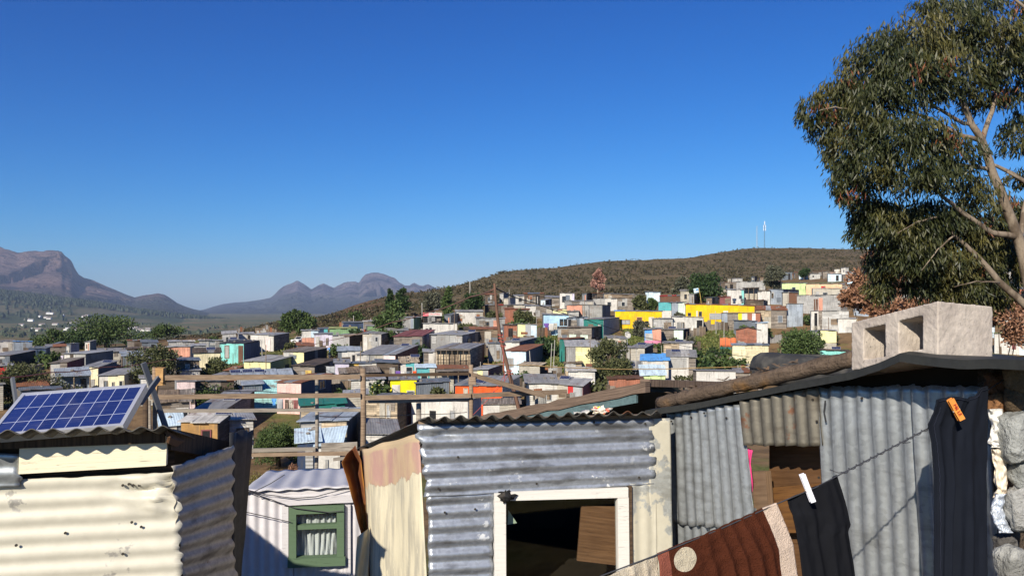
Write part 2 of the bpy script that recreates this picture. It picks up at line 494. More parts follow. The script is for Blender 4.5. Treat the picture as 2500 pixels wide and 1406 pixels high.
# wooded foothill spur under the left mountain
FOOT = [(-700, 676), (-300, 690), (0, 713), (70, 722), (130, 730), (190, 738), (250, 747), (310, 757), (370, 766), (430, 774), (485, 780), (540, 786), (600, 793), (680, 800), (780, 806)]
def prof_foot(t): return t ** 1.25
foot_m = NT('plantation_slope')
pp = foot_m.pos(); a1 = foot_m.noise(pp, .0035, 5); a2 = foot_m.noise(pp, .02, 5)
fcol = foot_m.mix(foot_m.step(a1, .46, .56), (.05, .065, .03), (.115, .105, .055))
foot_m.bump(a2, .8, 10)
foot = mountain('hill', FOOT, 3300, 1100, -46, prof_foot, 60, foot_m.done(foot_m.mulv(fcol, foot_m.M('ADD', a2, .5)), .95, 0, .1),
         'long wooded foothill spur descending to the right below the left mountain', nx=160, nt=40, seed=21.0, back=500)
def foot_z(px, Y):
    zc = (HY - float(np.interp(px, [c[0] for c in FOOT], [c[1] for c in FOOT]))) / F * 3300
    t = min(max(1 - (3300 - Y) / 1100, 0), 1)
    return -46 + (zc + 46) * prof_foot(t)
def cone_wood(name, pts, mat, label):
    m = MB()
    for (x, y, z, h, w) in pts:
        a0 = random.random() * 6
        top = (x + random.uniform(-.1, .1) * w, y, z + h)
        k = 5
        ring = [(x + w * math.cos(a0 + 6.283 * i / k) * random.uniform(.7, 1.2), y + w * math.sin(a0 + 6.283 * i / k) * random.uniform(.7, 1.2), z + h * random.uniform(.05, .25)) for i in range(k)]
        mid = [((p[0] - x) * random.uniform(.6, .95) + x, (p[1] - y) * .8 + y, z + h * random.uniform(.55, .75)) for p in ring]
        for i in range(k):
            j = (i + 1) % k
            m.face([ring[i], ring[j], mid[j], mid[i]]); m.face([mid[i], mid[j], top])
    return m.build(name, mat, label=label, cat='wood', kind='stuff')
def leafy(name, a, b, c=None, rough=.6, bias=.5, trans=.0, cshare=.1):
    """foliage colour: varies leaf clump by leaf clump"""
    if name in _MC: return _MC[name]
    n = NT(name)
    g = n.node('ShaderNodeNewGeometry')
    r = g.outputs['Random Per Island']
    col = n.mix(r, a, b)
    if c:
        big = n.noise(n.obj(), .9, 2)
        col = n.mix(n.M('MULTIPLY', n.step(big, .58, .68), n.M('GREATER_THAN', n.M('FRACT', n.M('MULTIPLY', r, 17.3)), 1 - cshare)), col, c)
    m = n.done(col, rough, 0, .25)
    _MC[name] = m
    return m
pts = []
for _ in range(3600):
    px = random.uniform(-250, 640); t = random.random()
    Y = 3292 - abs(random.gauss(0, 1)) * (85 if px > 150 else 130)
    if px < 180 and random.random() < .08: Y = random.uniform(2300, 3000)
    pts.append(((px - CX) / F * Y, Y, foot_z(px, Y) - 1, random.uniform(13, 22), random.uniform(5, 9)))
cone_wood('wood', pts, leafy('plantation', (.018, .030, .015), (.035, .045, .022)), 'dark strip of plantation trees along the foothill below the left mountain')
pts = []
for _ in range(260):
    c_ = random.choice([(300, 1500), (230, 1250), (120, 1800), (420, 1350), (330, 1000), (60, 1500), (560, 1700), (160, 900), (240, 2100), (20, 1150)])
    px = random.gauss(c_[0], 55); Y = max(900, random.gauss(c_[1], 90))
    h = random.uniform(4, 9)
    pts.append(((px - CX) / F * Y, Y, gzc(px, Y) - .5, h, h * random.uniform(.45, .7)))
cone_wood('wood', pts, leafy('valley_trees', (.03, .045, .022), (.06, .07, .035)), 'scattered dark trees and groves on the valley floor around the farmsteads')
# farmsteads
fw = plain('farm_whitewash', (.78, .77, .74), .8); fr_ = plain('farm_roof', (.20, .17, .16), .8); fr2 = plain('farm_roof_pale', (.5, .5, .5), .7)
FARM = [(95, 768), (112, 776), (120, 779), (126, 781), (135, 779), (143, 782), (150, 785), (103, 778), (66, 773), (75, 777), (205, 785), (212, 784), (86, 815), (95, 812), (92, 818), (163, 806), (190, 810), (198, 811), (215, 808), (330, 804), (335, 810), (360, 807), (362, 819), (345, 812), (322, 806), (300, 800), (276, 792), (118, 783), (178, 790), (52, 768)]
for i, (px, py) in enumerate(FARM):
    Y = groundY(px, py, 800, 3000)
    Y = min(max(Y, 1500), 2600) if Y < 2990 else random.uniform(1900, 2500)
    w, d, h = random.uniform(9, 16), random.uniform(6, 8), random.uniform(2.6, 3.6)
    x = (px - CX) / F * Y; z = gzc(px, Y) - .5
    if Y > 2250: z = max(z, foot_z(px, Y))
    r_ = thing('farmhouse', (x, Y, z), 'tiny white farmhouse among dark trees on the valley floor below the mountain', 'farmhouse', 'white farmhouses in the far valley')
    m = MB(); m.box((x - w / 2, Y - d / 2, z), (w, 0, 0), (0, d, 0), (0, 0, h))
    for s_ in (-1, 1):
        m.face([(x + s_ * w / 2, Y - d / 2, z + h), (x + s_ * w / 2, Y + d / 2, z + h), (x + s_ * w / 2, Y, z + h + d * .42)])
    m.build('wall', fw, r_)
    m = MB()
    for s_ in (-1, 1):
        a, b = (x - w / 2 - .5, Y + s_ * (d / 2 + .6), z + h - .1), (x + w / 2 + .5, Y + s_ * (d / 2 + .6), z + h - .1)
        c, d_ = (x + w / 2 + .5, Y, z + h + d * .42 + .2), (x - w / 2 - .5, Y, z + h + d * .42 + .2)
        m.face([a, b, c, d_] if s_ < 0 else [b, a, d_, c])
    m.build('roof', fr_ if i % 3 else fr2, r_)
# haze
def make_haze():
    m = MB(); m.box((-9000, -60, -48), (16500, 0, 0), (0, 11200, 0), (0, 0, 560))
    mt = bpy.data.materials.new('haze'); mt.use_nodes = True
    t = mt.node_tree; t.nodes.clear()
    o = t.nodes.new('ShaderNodeOutputMaterial'); v = t.nodes.new('ShaderNodeVolumePrincipled')
    v.inputs['Color'].default_value = (.55, .70, 1.0, 1)
    v.inputs['Density'].default_value = 6.5e-5
    v.inputs['Anisotropy'].default_value = 0.0
    t.links.new(v.outputs[0], o.inputs['Volume'])
    m.build('haze', mt, label='thin blue haze of distance in the valley air', cat='haze', kind='stuff')
make_haze()
# ------------------------------------------------------------------ the shacks of the settlement
BOX = []          # picture boxes of what is built, used only to keep later fillers out of the way
SPOT = []
def ground_under(px, yt, H, y0=40.0):
    Y = y0
    while Y < 620:
        if HY - F * (gzc(px, Y) + H) / Y <= yt: return Y
        Y *= 1.003
    return None
def parse(spec):
    """'a*0.4|b*0.6' side by side, 'top^bottom' stacked"""
    r = []
    lay = spec.split('^')
    for k, row in enumerate(lay):
        v0, v1 = ((0, 1) if len(lay) == 1 else ((.52, 1) if k == 0 else (0, .52)))
        out = []; tot = 0
        for p in row.split('|'):
            s_, _, w = p.partition('*'); w = float(w) if w else 1.0
            out.append((s_, w)); tot += w
        u = 0
        for s_, w in out:
            r.append((u, u + w / tot, v0, v1, s_)); u += w / tot
    return r
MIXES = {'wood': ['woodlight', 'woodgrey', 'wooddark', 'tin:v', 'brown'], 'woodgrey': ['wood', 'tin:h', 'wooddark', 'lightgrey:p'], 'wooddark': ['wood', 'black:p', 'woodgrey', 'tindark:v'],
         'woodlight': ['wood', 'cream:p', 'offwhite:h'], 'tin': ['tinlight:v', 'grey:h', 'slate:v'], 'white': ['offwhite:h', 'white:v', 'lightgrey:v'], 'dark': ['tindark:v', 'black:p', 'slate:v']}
def panels(m, mats, A, u, w, up, L, H, spec, mixp=.3, n=None, off=.02, Hb=.9, top2=None):
    """cover the wall A + u*L with sheets; u along, w outward"""
    for (u0, u1, v0, v1, sp) in parse(spec):
        base = sp.split(':')[0]
        span = (u1 - u0) * L
        k = max(1, int(round(span / random.uniform(.9, 1.5))))
        cuts = [u0 + (u1 - u0) * (i + (random.uniform(-.18, .18) if 0 < i < k else 0)) / k for i in range(k + 1)]
        rows = [(v0, v1)]
        if base.startswith('wood') and v1 - v0 > .7: rows = [(v0, random.uniform(.35, .65))]; rows.append((rows[0][1], v1))
        for i in range(k):
            for (r0, r1) in rows:
                s_ = sp
                alt = MIXES.get(base)
                if alt and random.random() < mixp: s_ = random.choice(alt)
                if s_ not in mats: mats.append(s_)
                mi = mats.index(s_)
                d = off + random.uniform(0, .03)
                lo = r0 * H if r0 > 0 else -Hb
                def top(uu):
                    hh = H if top2 is None else H + (top2 - H) * uu
                    return (r1 * hh) if r1 < 1 else hh - random.uniform(0, .04)
                p = [A + u * (cuts[i] * L) + up * (lo + (random.uniform(-.03, .05) if r0 else 0)), A + u * (cuts[i + 1] * L) + up * (lo + (random.uniform(-.03, .05) if r0 else 0)),
                     A + u * (cuts[i + 1] * L) + up * top(cuts[i + 1]), A + u * (cuts[i] * L) + up * top(cuts[i])]
                q = [x + w * d for x in p]
                b = random.uniform(0, 3)
                uvq = [((x - A).dot(u) + b, (x - A).dot(up) + b) for x in p]
                m.face(q, mi, uvq)
                for e in range(4):
                    f = (e + 1) % 4
                    m.face([p[e], p[f], q[f], q[e]], mi)
def opening(root, A, u, w, up, L, H, u0, u1, v0, v1, frame, kind, fill=None):
    """window or door on a wall"""
    c0 = A + u * (u0 * L) + up * (v0 * H) + w * .03
    a = u * ((u1 - u0) * L); c = up * ((v1 - v0) * H); t = .07
    if kind == 'window':
        m = MB(); d = w * .07
        uu, vv = u * t, up * t
        m.box(c0, a, d, vv); m.box(c0 + c - vv, a, d, vv)
        m.box(c0 + vv, uu, d, c - vv * 2); m.box(c0 + a - uu + vv, uu, d, c - vv * 2)
        if (u1 - u0) * L > .9: m.box(c0 + a * .48 + vv, uu * .7, d, c - vv * 2)
        f = m.build('window', W(frame), root)
        m = MB(); m.box(c0 + uu + vv, a - uu * 2, w * .03, c - vv * 2)
        m.build('pane', GLASS if not fill else W(fill), f)
    else:
        m = MB(); m.box(c0 - w * .01, a, w * .07, c)
        m.build(kind, W(frame), root)
GLASS = plain('dark_window', (.022, .026, .032), .15, 0, .5)
STEEL = plain('panel_frame', (.62, .63, .65), .4, .6)
def cells_material():
    n = NT('solar_cells')
    uv = n.uv(False); u, v, w = n.sep(uv)
    fu = n.M('FRACT', n.M('MULTIPLY', u, 6.0)); fv = n.M('FRACT', n.M('MULTIPLY', v, 4.0))
    ln = n.M('MAXIMUM', n.M('LESS_THAN', fu, .05), n.M('LESS_THAN', fv, .05))
    return n.done(n.mix(ln, (.012, .018, .06), (.25, .28, .35)), .25, 0, .4)
CELLS = cells_material()
def solar_at(c, u, label, w=1.0, h=.62, tilt=25, group='small solar panels on the tin roofs'):
    """small panel with frame and two struts; c = centre, u = width direction"""
    u = Vector((u.x, u.y, 0)).normalized()
    back = Vector((-u.y, u.x, 0))
    if back.y < 0: back = -back
    s = (back * math.cos(R(tilt)) + Vector((0, 0, 1)) * math.sin(R(tilt)))
    nrm = u.cross(s)
    if nrm.z < 0: nrm = -nrm
    r = thing('solar_panel', c, label, 'solar panel', group)
    o = c + Vector((0, 0, .06)) - u * w / 2 - s * .05
    m = MB(); m.box(o, u * w, s * h, nrm * .035)
    for k in (.12, .88):
        t = o + u * w * k + s * h * .9
        m.bar(t, Vector((t.x, t.y, c.z - .05)) + back * .05, .03)
    m.build('frame', STEEL, r)
    m = MB()
    q = o + nrm * .038 + u * .03 + s * .03
    a, b = u * (w - .06), s * (h - .06)
    m.face([q, q + a, q + a + b, q + b], 0, [(0, 0), (1, 0), (1, 1), (0, 1)])
    m.build('cells', CELLS, r)
    return r
STONE_M = plain('roof_stone_grey', (.20, .18, .16), .95, 0, .1, .4)
def short(nm):
    for w_ in (' with ', ' left of ', ' right of ', ' under ', ' behind ', ' below ', ' above ', ' between ', ' in front ', ' standing ', ' carrying ', ' beside ', ' joined '):
        if len(nm.split()) <= 8: break
        if w_ in nm: nm = nm.split(w_)[0] + w_ + ' '.join(nm.split(w_)[1].split()[:4]) if len(nm.split(w_)[0].split()) < 3 else nm.split(w_)[0]
    return ' '.join(nm.split()[:9])
def roof_stone(c, r, nm=''):
    m = MB(); sd = random.uniform(0, 50)
    G = [[c + Vector((math.cos(a) * math.sin(t), math.sin(a) * math.sin(t), .6 * math.cos(t) + .4)) * r * (1 + .5 * mnoise.noise((math.cos(a) * 1.2 + sd, math.sin(a) * 1.2, t))) for a in np.linspace(0, 6.2832, 8)] for t in np.linspace(.03, 3.1, 6)]
    m.grid(G, flip=True)
    m.build('roof_stone', STONE_M, None, False, 0, 'grey stone on the roof of the ' + short(nm) if nm else 'grey stone', 'stone', 'stones holding down the shack roofs')
def shack(xa, xb, xc, yt, front, side=None, roof='tin:r', H=2.35, rise=None, wins=(), swins=(), doors=(), nm='', th=None, depth=None, mixp=.3, ov=.22, sol=None, gable=False, group=None, tilt=0.0, name='shack', Y=None, porch=None, parapet=False, drop=.9):
    rise = random.uniform(-.05, .16) if rise is None else rise * .6
    if tilt == 0.0 and not gable: tilt = random.uniform(-.13, .13)
    Yn = Y or ground_under(xb, yt, H)
    if Yn is None: return None
    C = P(xb, yt, Yn); base = C - Vector((0, 0, H))
    vx = (xb - CX) / F; va = (xa - CX) / F
    if th is None:
        th = (math.degrees(math.atan(vx)) + 18 if xc else math.degrees(math.atan((vx + va) / 2)) - random.uniform(0, 5))
        if xc: th = min(max(th, -4), 22) if xb < 1900 else th
    c_, s_ = math.cos(R(th)), math.sin(R(th))
    u = Vector((c_, -s_, 0)); b = Vector((s_, c_, 0)); up = Vector((0, 0, 1))
    def solve(px, d):
        k = (px - CX) / F
        den = d.x - k * d.y
        return (k * C.y - C.x) / den if abs(den) > 1e-6 else None
    L = solve(xa, -u); L = 4.0 if L is None or L < 0 else L
    L = min(max(L, .9), 24)
    if xc:
        D = solve(xc, b)
        D = 4.0 if D is None or D < 0 else min(max(D, 1.2), 9.0)
    else: D = depth or random.uniform(2.3, 3.2)
    A = base - u * L
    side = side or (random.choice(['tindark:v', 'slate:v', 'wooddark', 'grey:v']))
    root = thing(name, base - u * (L / 2) + b * (D / 2), nm, 'shack' if name == 'shack' else name, group)
    # carcass
    m = MB(); mats = ['wooddark']
    zb = -up * drop
    hb = H + (0 if gable else rise)
    p = [A + zb, base + zb, base + b * D + zb, A + b * D + zb, A + up * (H + tilt), base + up * H, base + b * D + up * hb, A + b * D + up * (hb + tilt)]
    m.hexa(p, 0)
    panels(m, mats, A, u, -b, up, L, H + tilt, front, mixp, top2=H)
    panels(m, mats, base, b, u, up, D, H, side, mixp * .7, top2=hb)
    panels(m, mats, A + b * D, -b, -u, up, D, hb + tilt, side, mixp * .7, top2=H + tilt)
    for _ in range(random.choice((0, 1, 1, 2, 2, 3)) if mixp > .02 or (random.random() < .5 and not front.startswith(('yellow', 'orange', 'acid', 'pink', 'turq', 'lime', 'aqua', 'teal', 'peach'))) else 0):
        sp = random.choice(['woodgrey', 'tin:v', 'lightgrey:p', 'rust:v', 'offwhite:p', 'wooddark', 'wood', 'tinlight:h', 'slate:p'])
        if sp not in mats: mats.append(sp)
        pw, ph = random.uniform(.35, 1.1), random.uniform(.3, 1.1)
        if pw < L * .6:
            o_ = A + u * random.uniform(.05, L - pw) + up * random.uniform(-.2, H - ph) - b * .09
            m.box(o_, u * pw + up * random.uniform(-.06, .06), b * .03, up * ph + u * random.uniform(-.05, .05), mats.index(sp))
    if gable:
        gt = A + u * L / 2 + up * (H + rise)
        mi = mats.index(parse(front)[0][4])
        m.face([A + up * H - b * .03, base + up * H - b * .03, gt - b * .03], mi)
        m.face([A + up * H + b * D, base + up * H + b * D, gt + b * D], mi)
    m.build('wall', [W(x) for x in mats], root)
    # roof of overlapping sheets
    m = MB()
    rl = roof.split('+')
    rm = [W(x if ':' in x else x + ':r') for x in rl]
    if gable:
        for sgn in (0, 1):
            e = (A - u * .25) if sgn == 0 else (base + u * .25)
            rdg = A + u * L / 2 + up * (H + rise + .06)
            e = e + up * (H - .02)
            q0, q1 = e - b * ov, rdg - b * ov
            q2, q3 = rdg + b * (D + ov), e + b * (D + ov)
            off = up * .05
            m.hexa([q0, q1, q2, q3, q0 + off, q1 + off, q2 + off, q3 + off])
    else:
        if parapet: ov0 = -.06
        else: ov0 = ov
        k = max(1, int(round(L / .8)))
        W_ = (L + .3) / k
        for i in range(k):
            s0 = -.15 + W_ * i - .04; s1 = -.15 + W_ * (i + 1) + .04
            o0 = ov0 + random.uniform(-.08, .10); o1 = .2 + random.uniform(-.1, .15)
            dz = random.uniform(.015, .05) + (.012 if i % 2 else 0)
            def zt(sv, d): return H + tilt * (1 - min(max(sv / L, 0), 1)) + rise * d / D + dz
            q = [A + u * s0 - b * o0 + up * zt(s0, -o0), A + u * s1 - b * o0 + up * zt(s1, -o0), A + u * s1 + b * (D + o1) + up * zt(s1, D + o1), A + u * s0 + b * (D + o1) + up * zt(s0, D + o1)]
            q = [x + up * random.uniform(-.02, .03) for x in q]
            t = up * .035
            mi = 0 if random.random() < .62 or len(rm) == 1 else random.randrange(len(rm))
            top = [x + t for x in q]
            m.face(top, mi, [(s0, 0), (s1, 0), (s1, D), (s0, D)])
            m.face(q[::-1], mi)
            for e in range(4):
                f = (e + 1) % 4
                m.face([q[e], q[f], top[f], top[e]], mi)
    m.build('roof', rm, root)
    if Yn < 170 and random.random() < .62 and not gable:
        for _ in range(random.choice((1, 2, 3))):
            su, sd = random.uniform(.05, .95) * L, random.uniform(.05, .9) * D
            roof_stone(A + u * su + b * sd + up * (H + tilt * (1 - su / L) + rise * sd / D + .07), random.uniform(.10, .20), nm)
    for wd in wins:
        opening(root, A, u, -b, up, L, H, wd[0], wd[2], wd[1], wd[3], wd[4] if len(wd) > 4 else 'white:p', 'window', wd[5] if len(wd) > 5 else None)
    for wd in swins:
        opening(root, base, b, u, up, D, H, wd[0], wd[2], wd[1], wd[3], wd[4] if len(wd) > 4 else 'white:p', 'window')
    for dr in doors:
        u0, u1, colr = dr[0], dr[1], dr[2]
        opening(root, A, u, -b, up, L, H, u0, u1, 0.0, dr[3] if len(dr) > 3 else .84, colr, 'doorway' if colr.startswith('black') else 'door')  # black doorways are slabs; the dark inside is put into their colour
    if porch:
        m = MB(); nps = porch[0]; out = porch[1]
        for i in range(nps):
            q = A + u * (L * i / max(nps - 1, 1)) - b * out
            m.bar(q - up * .9, q + up * (H - .1), .09)
        m.build('post', W('wood'), root)
        m = MB()
        q = [A - u * .1 - b * (out + .15) + up * (H - .12), base + u * .1 - b * (out + .15) + up * (H - .12), base + u * .1 + up * (H - .03) - b * .05, A - u * .1 + up * (H - .03) - b * .05]
        t = up * .04
        m.hexa([*q, *[x + t for x in q]])
        m.build('porch_roof', W(porch[2] if len(porch) > 2 else 'tin:r'), root)
    if sol:
        su, sd = sol[0], sol[1]
        c = A + u * (su * L) + b * (sd * D) + up * (H + tilt * (1 - su) + rise * sd + .09)
        for kx in range(sol[2] if len(sol) > 2 else 1):
            solar_at(c + u * (1.15 * kx), u, 'solar panel on the ' + nm if kx == 0 else ['', 'middle of three', 'right of three'][kx] + ' solar panels on the shack below the yellow one')
    lo = pix(base + zb * .3)
    BOX.append((xa, yt - 4, xc or xb, lo[1], Yn, nm))
    SPOT.append((base - u * (L / 2) + b * (D / 2), max(L, D) / 2))
    return root
S = shack
# --- left block -----------------------------------------------------------------
S(-30, 36, None, 833, 'white:p', roof='tin:r', nm='long white building behind the dark shack at the left edge', doors=[(.75, .9, 'offwhite:p')])
S(36, 78, None, 834, 'greyblue:v', roof='blue:p', nm='low blue roofed shed left of the large dark tree')
S(-40, 24, 86, 868, 'dark:h', 'dark:h', 'tin:r+rust:r', rise=.5, nm='dark shack with rusty red sheet on its roof at the left', th=-6)
S(70, 112, 118, 850, 'navy:v', 'dark:v', 'tindark', nm='dark navy shed below the left dark tree')
S(157, 209, 276, 864, 'white:p*.5|lightgrey:p*.5', 'slate:h', 'tinlight', nm='white shack with long slate side below the dark trees', wins=[(.3, .35, .5, .7, 'lightgrey:p'), (.75, .3, .9, .7, 'lightgrey:p')])
S(124, 164, 206, 885, 'woodgrey', 'maroon:v', 'woodgrey+tinlight', nm='weathered plank shack with maroon side wall', mixp=.5, rise=.5)
S(-20, 30, None, 893, 'red:p*.7|lightgrey:p*.3', None, 'tinlight', nm='red fronted shack half hidden behind the left bush')
S(140, 218, None, 912, 'greyblue:h', 'slate:v', 'greyblue:r', nm='blue grey shack with a covered front behind the big solar panel', wins=[(.1, .15, .38, .6, 'lightgrey:p', 'offwhite:p'), (.72, .3, .9, .8, 'dark:p')], porch=(3, .8, 'greyblue:r'), rise=.7)
S(208, 240, 285, 896, 'cream:p', 'slate:v', 'tin', nm='cream shack left of the cream house with narrow windows', sol=(.9, .5), rise=.5)
S(243, 303, 344, 914, 'white:p*.35|cream:p*.65', 'cream:v', 'tin', nm='cream house with narrow windows above the big solar panel', wins=[(.18, .2, .33, .75, 'woodgrey', 'slate:p'), (.50, .25, .62, .7, 'offwhite:p'), (.80, .2, .97, .75, 'offwhite:p')], rise=.5)
S(344, 388, None, 926, 'white:h', None, 'tinlight', nm='low white shed left of the timber frame posts')
S(297, 346, None, 864, 'slate:v', 'dark:h', 'greyblue:r', nm='open grey roofed shelter on posts behind the leafy bush', porch=(5, 1.2, 'greyblue:r'))
S(310, 356, None, 850, 'woodgrey', None, 'wooddark', nm='old plank shack under the dark trees')
S(405, 464, 473, 846, 'salmon:v', 'lightgrey:v', 'tinlight', nm='brick red sheeted shack with pale roof', mixp=.0, H=2.6)
S(470, 502, None, 844, 'lightgrey:p*.6|grey:v*.4', None, 'tinlight', nm='grey shack with small dark window beside the brick red one', wins=[(.3, .3, .5, .8, 'dark:p')])
S(412, 474, None, 834, 'tinlight:v', None, 'tinlight+white', nm='low pale roofed shack behind the brick red one', H=2.0)
S(486, 545, None, 832, 'lightgrey:v*.4|tin:v*.6', None, 'tinlight+tin', nm='long low tin shack behind the turquoise one', H=2.0)
S(560, 612, None, 832, 'white:p*.5|dark:v*.5', None, 'tindark', nm='half white half black shed behind the turquoise shack', H=2.0, sol=(.2, .5))
S(473, 538, None, 861, 'cream:p', None, 'wooddark+tin', nm='cream walled shack with dark roof left of the turquoise one', sol=(.65, .4), rise=.6)
S(537, 595, 634, 839, 'turq:p', 'slate:v', 'dark', H=2.5, nm='turquoise shack with narrow window and brown door', wins=[(.20, .25, .40, .92, 'wood', 'lightgrey:p')], doors=[(.78, .97, 'brown:p', .9)], mixp=.0)
S(433, 486, None, 880, 'wooddark', None, 'tindark', nm='dark shack with two bright white windows', wins=[(.35, .25, .56, .85, 'white:p', 'lightgrey:p'), (.75, .3, .95, .8, 'lightgrey:p')])
S(438, 488, None, 904, 'tinlight:v', None, 'tinlight', nm='silvery tin lean-to below the dark shack', H=1.5)
S(596, 660, 716, 884, 'paleyellow:p^paleyellow:p*.6|olive:p*.4', 'olive:p', 'lightgrey:r', nm='pale yellow shack with olive side and arched doorway', swins=[(.62, .1, .78, .75, 'dark:p')], mixp=.0, H=2.5)
S(570, 640, None, 916, 'grey:v', None, 'greyblue:r', nm='grey shack carrying three solar panels below the yellow one', sol=(.1, .4, 3), rise=.7, H=2.0)
S(640, 712, None, 915, 'skypale:p', None, 'greyblue:r', nm='pale blue shed below the olive walled shack', rise=.7, H=1.9)
# --- centre left rows ----------------------------------------------------------
S(612, 668, 706, 819, 'white:p', 'woodgrey', 'tinlight', nm='white fronted shack with plank side at the red earth path', mixp=.0, doors=[(.66, .86, 'palepink:p')])
S(737, 777, None, 807, 'white:p*.55|skypale:p*.45^salmon:p', None, 'tinlight', nm='patched white and salmon shack beside the parked car', mixp=0)
S(768, 812, None, 815, 'lilac:v', None, 'tin', nm='lilac shack with white door frame', doors=[(.05, .28, 'white:p')])
S(812, 853, 888, 820, 'tinlight:v', 'wooddark', 'tin+woodlight', nm='bright upright tin sheet shack with open dark side', mixp=.1)
S(886, 930, 948, 816, 'offwhite:p*.5|tin:v*.5', 'woodgrey', 'tin', nm='tin shack with white door and dark window', doors=[(.05, .26, 'white:p')], wins=[(.68, .3, .85, .85, 'grey:p')])
S(805, 870, None, 802, 'green:p', None, 'olive:r', nm='low green shack below the burnt slope', sol=(.6, .5), H=2.1)
S(777, 800, None, 803, 'navy:p*.6|tealblue:p*.4', None, 'tindark', nm='small navy shed left of the green shack', H=2.0)
S(838, 890, None, 788, 'navy:v', None, 'slate', nm='navy walled shack under the burnt slope', H=2.1)
S(888, 933, None, 785, 'woodgrey', None, 'white+tinlight', nm='pale roofed shack behind the clothesline with green neighbour', H=2.0)
S(897, 935, None, 797, 'green:p', None, 'lightgrey:r', nm='green shack behind the small line of washing', H=2.4)
S(973, 1010, 1038, 776, 'tin:v*.8|greyblue:v*.2', 'green:p*.6|offwhite:p*.4', 'tinlight', nm='tall tin shack with greenish side left of the shop sign', H=2.9, mixp=.1, th=16)
S(1033, 1116, None, 790, 'white:p', None, 'lightgrey:r', nm='long white shack below the shop sign', wins=[(.07, .1, .15, .7, 'dark:p'), (.18, .1, .25, .75, 'dark:p')], mixp=.15)
S(962, 1030, 1076, 820, 'woodgrey', 'tin:v', 'maroon:r+rust', nm='large plank shack with rusty sloping roof', mixp=.15, rise=.9, H=2.4, th=5)
S(1053, 1128, 1202, 819, 'tin:v', 'tin:v*.3|woodgrey*.2|tin:v*.5', 'tinlight+tin+tindark', nm='long grey tin shack with broken roof edge', rise=.4, sol=(.9, .6), mixp=.15, swins=[(.25, .1, .4, .8, 'wood')])
S(692, 742, 798, 860, 'offwhite:p*.5|paleyellow:p*.5', 'dark:v', 'woodgrey+tin', nm='cream shack with long dark side by the standing man', mixp=.1, H=2.5)
S(826, 880, None, 856, 'slate:p*.15|white:p*.85', None, 'greyblue:r', nm='white shack with small black window and blue grey roof', wins=[(.62, .3, .74, .8, 'dark:p')], rise=.5, H=2.4)
S(872, 965, 1030, 866, 'white:h*.7|palepink:p*.3', 'brick:v', 'tin+greyblue+tinlight', nm='white shack under a very wide grey tin roof', rise=1.1, sol=(.75, .8), H=2.2)
S(1035, 1072, None, 860, 'woodgrey*.3|white:p*.7', None, 'tinlight', nm='white panelled shack left of the tall wooden skeleton', H=2.1)
S(1066, 1148, 1226, 852, 'wood', 'woodgrey*.6|wood*.4', 'tin+rust+woodgrey', nm='tall rambling plank shack with bare posts along its front', H=3.3, mixp=.45, porch=(7, .7, 'woodgrey'), rise=.3, th=8)
S(716, 768, 825, 893, 'woodgrey', 'dark:h', 'wooddark+tindark', nm='plank shack with tall yellow door and black side', doors=[(.58, .86, 'gold:p', .8)], mixp=.25)
S(818, 852, None, 886, 'lilac:p', None, 'tin', nm='small lilac shack next to a yellow panel', H=2.5)
S(852, 920, None, 886, 'gold:p*.35|white:p*.65', None, 'tindark+wood', nm='white shack with deep yellow left panel', wins=[(.45, .5, .58, .9, 'skypale:p')], H=2.3)
S(920, 972, None, 886, 'wooddark', None, 'tindark', nm='dark plank shack with one pale window', wins=[(.6, .35, .85, .8, 'lightgrey:p', 'offwhite:p')])
S(832, 926, None, 908, 'woodgrey', 'wooddark', 'woodgrey+wood+tin', nm='low shack with a rough layered plank roof', rise=.8, H=1.9)
S(978, 1020, None, 884, 'white:p*.3|tealblue:p*.5|white:p*.2', None, 'woodlight+tinlight', nm='white shack with green glazed front', rise=.7, wins=[(.3, .2, .7, .8, 'white:p')], sol=(.9, .7))
S(1018, 1062, None, 898, 'tealblue:p*.7|offwhite:p*.3', None, 'skypale:p', nm='teal shack with white frames and pale blue roof', wins=[(.2, .3, .6, .8, 'white:p')], H=2.6)
S(1066, 1142, None, 900, 'white:p*.55|navy:v*.45', None, 'rust+tin', nm='white and navy shack with a ribbed porch roof on posts', porch=(4, 1.3, 'woodgrey'), H=2.5)
S(1148, 1192, 1226, 902, 'offwhite:p*.4|paleyellow:p*.3|lightgrey:p*.3', 'maroon:h', 'tinlight+woodlight', nm='pale patched shack with dark red side and small red sign', wins=[(.8, .1, .95, .35, 'red:p', 'red:p')], H=2.4)
S(595, 640, None, 938, 'slate:v', None, 'greyblue:r', nm='dark blue shack left of the aqua roof', H=2.3)
S(618, 680, None, 962, 'aqua:h', None, 'aqua:r', nm='aqua shack with its ribbed aqua roof sloping to the front', rise=1.5, H=1.5, mixp=0)
S(677, 735, 824, 934, 'pink:p', 'navy:p', 'tin+rust', H=2.9, nm='pink shack with long black side wall', mixp=.0, sol=(.8, .25), swins=[(.55, .6, .75, .9, 'grey:p')], th=4)
S(858, 938, None, 926, 'white:h', None, 'tinlight', nm='white boarded shack with yellow framed window', wins=[(.62, .12, .86, .8, 'acid:p', 'white:p')], mixp=.0, H=2.5)
S(953, 1017, None, 927, 'acid:p', 'black:p', 'tin', nm='bright yellow shack with white door and white framed window', doors=[(.06, .36, 'white:p', .82)], wins=[(.62, .05, .92, .6, 'white:p', 'slate:p')], mixp=.0, H=2.5)
S(1016, 1096, None, 932, 'slate:v', None, 'tindark', nm='dark slate shed between the yellow and orange shacks', H=2.4)
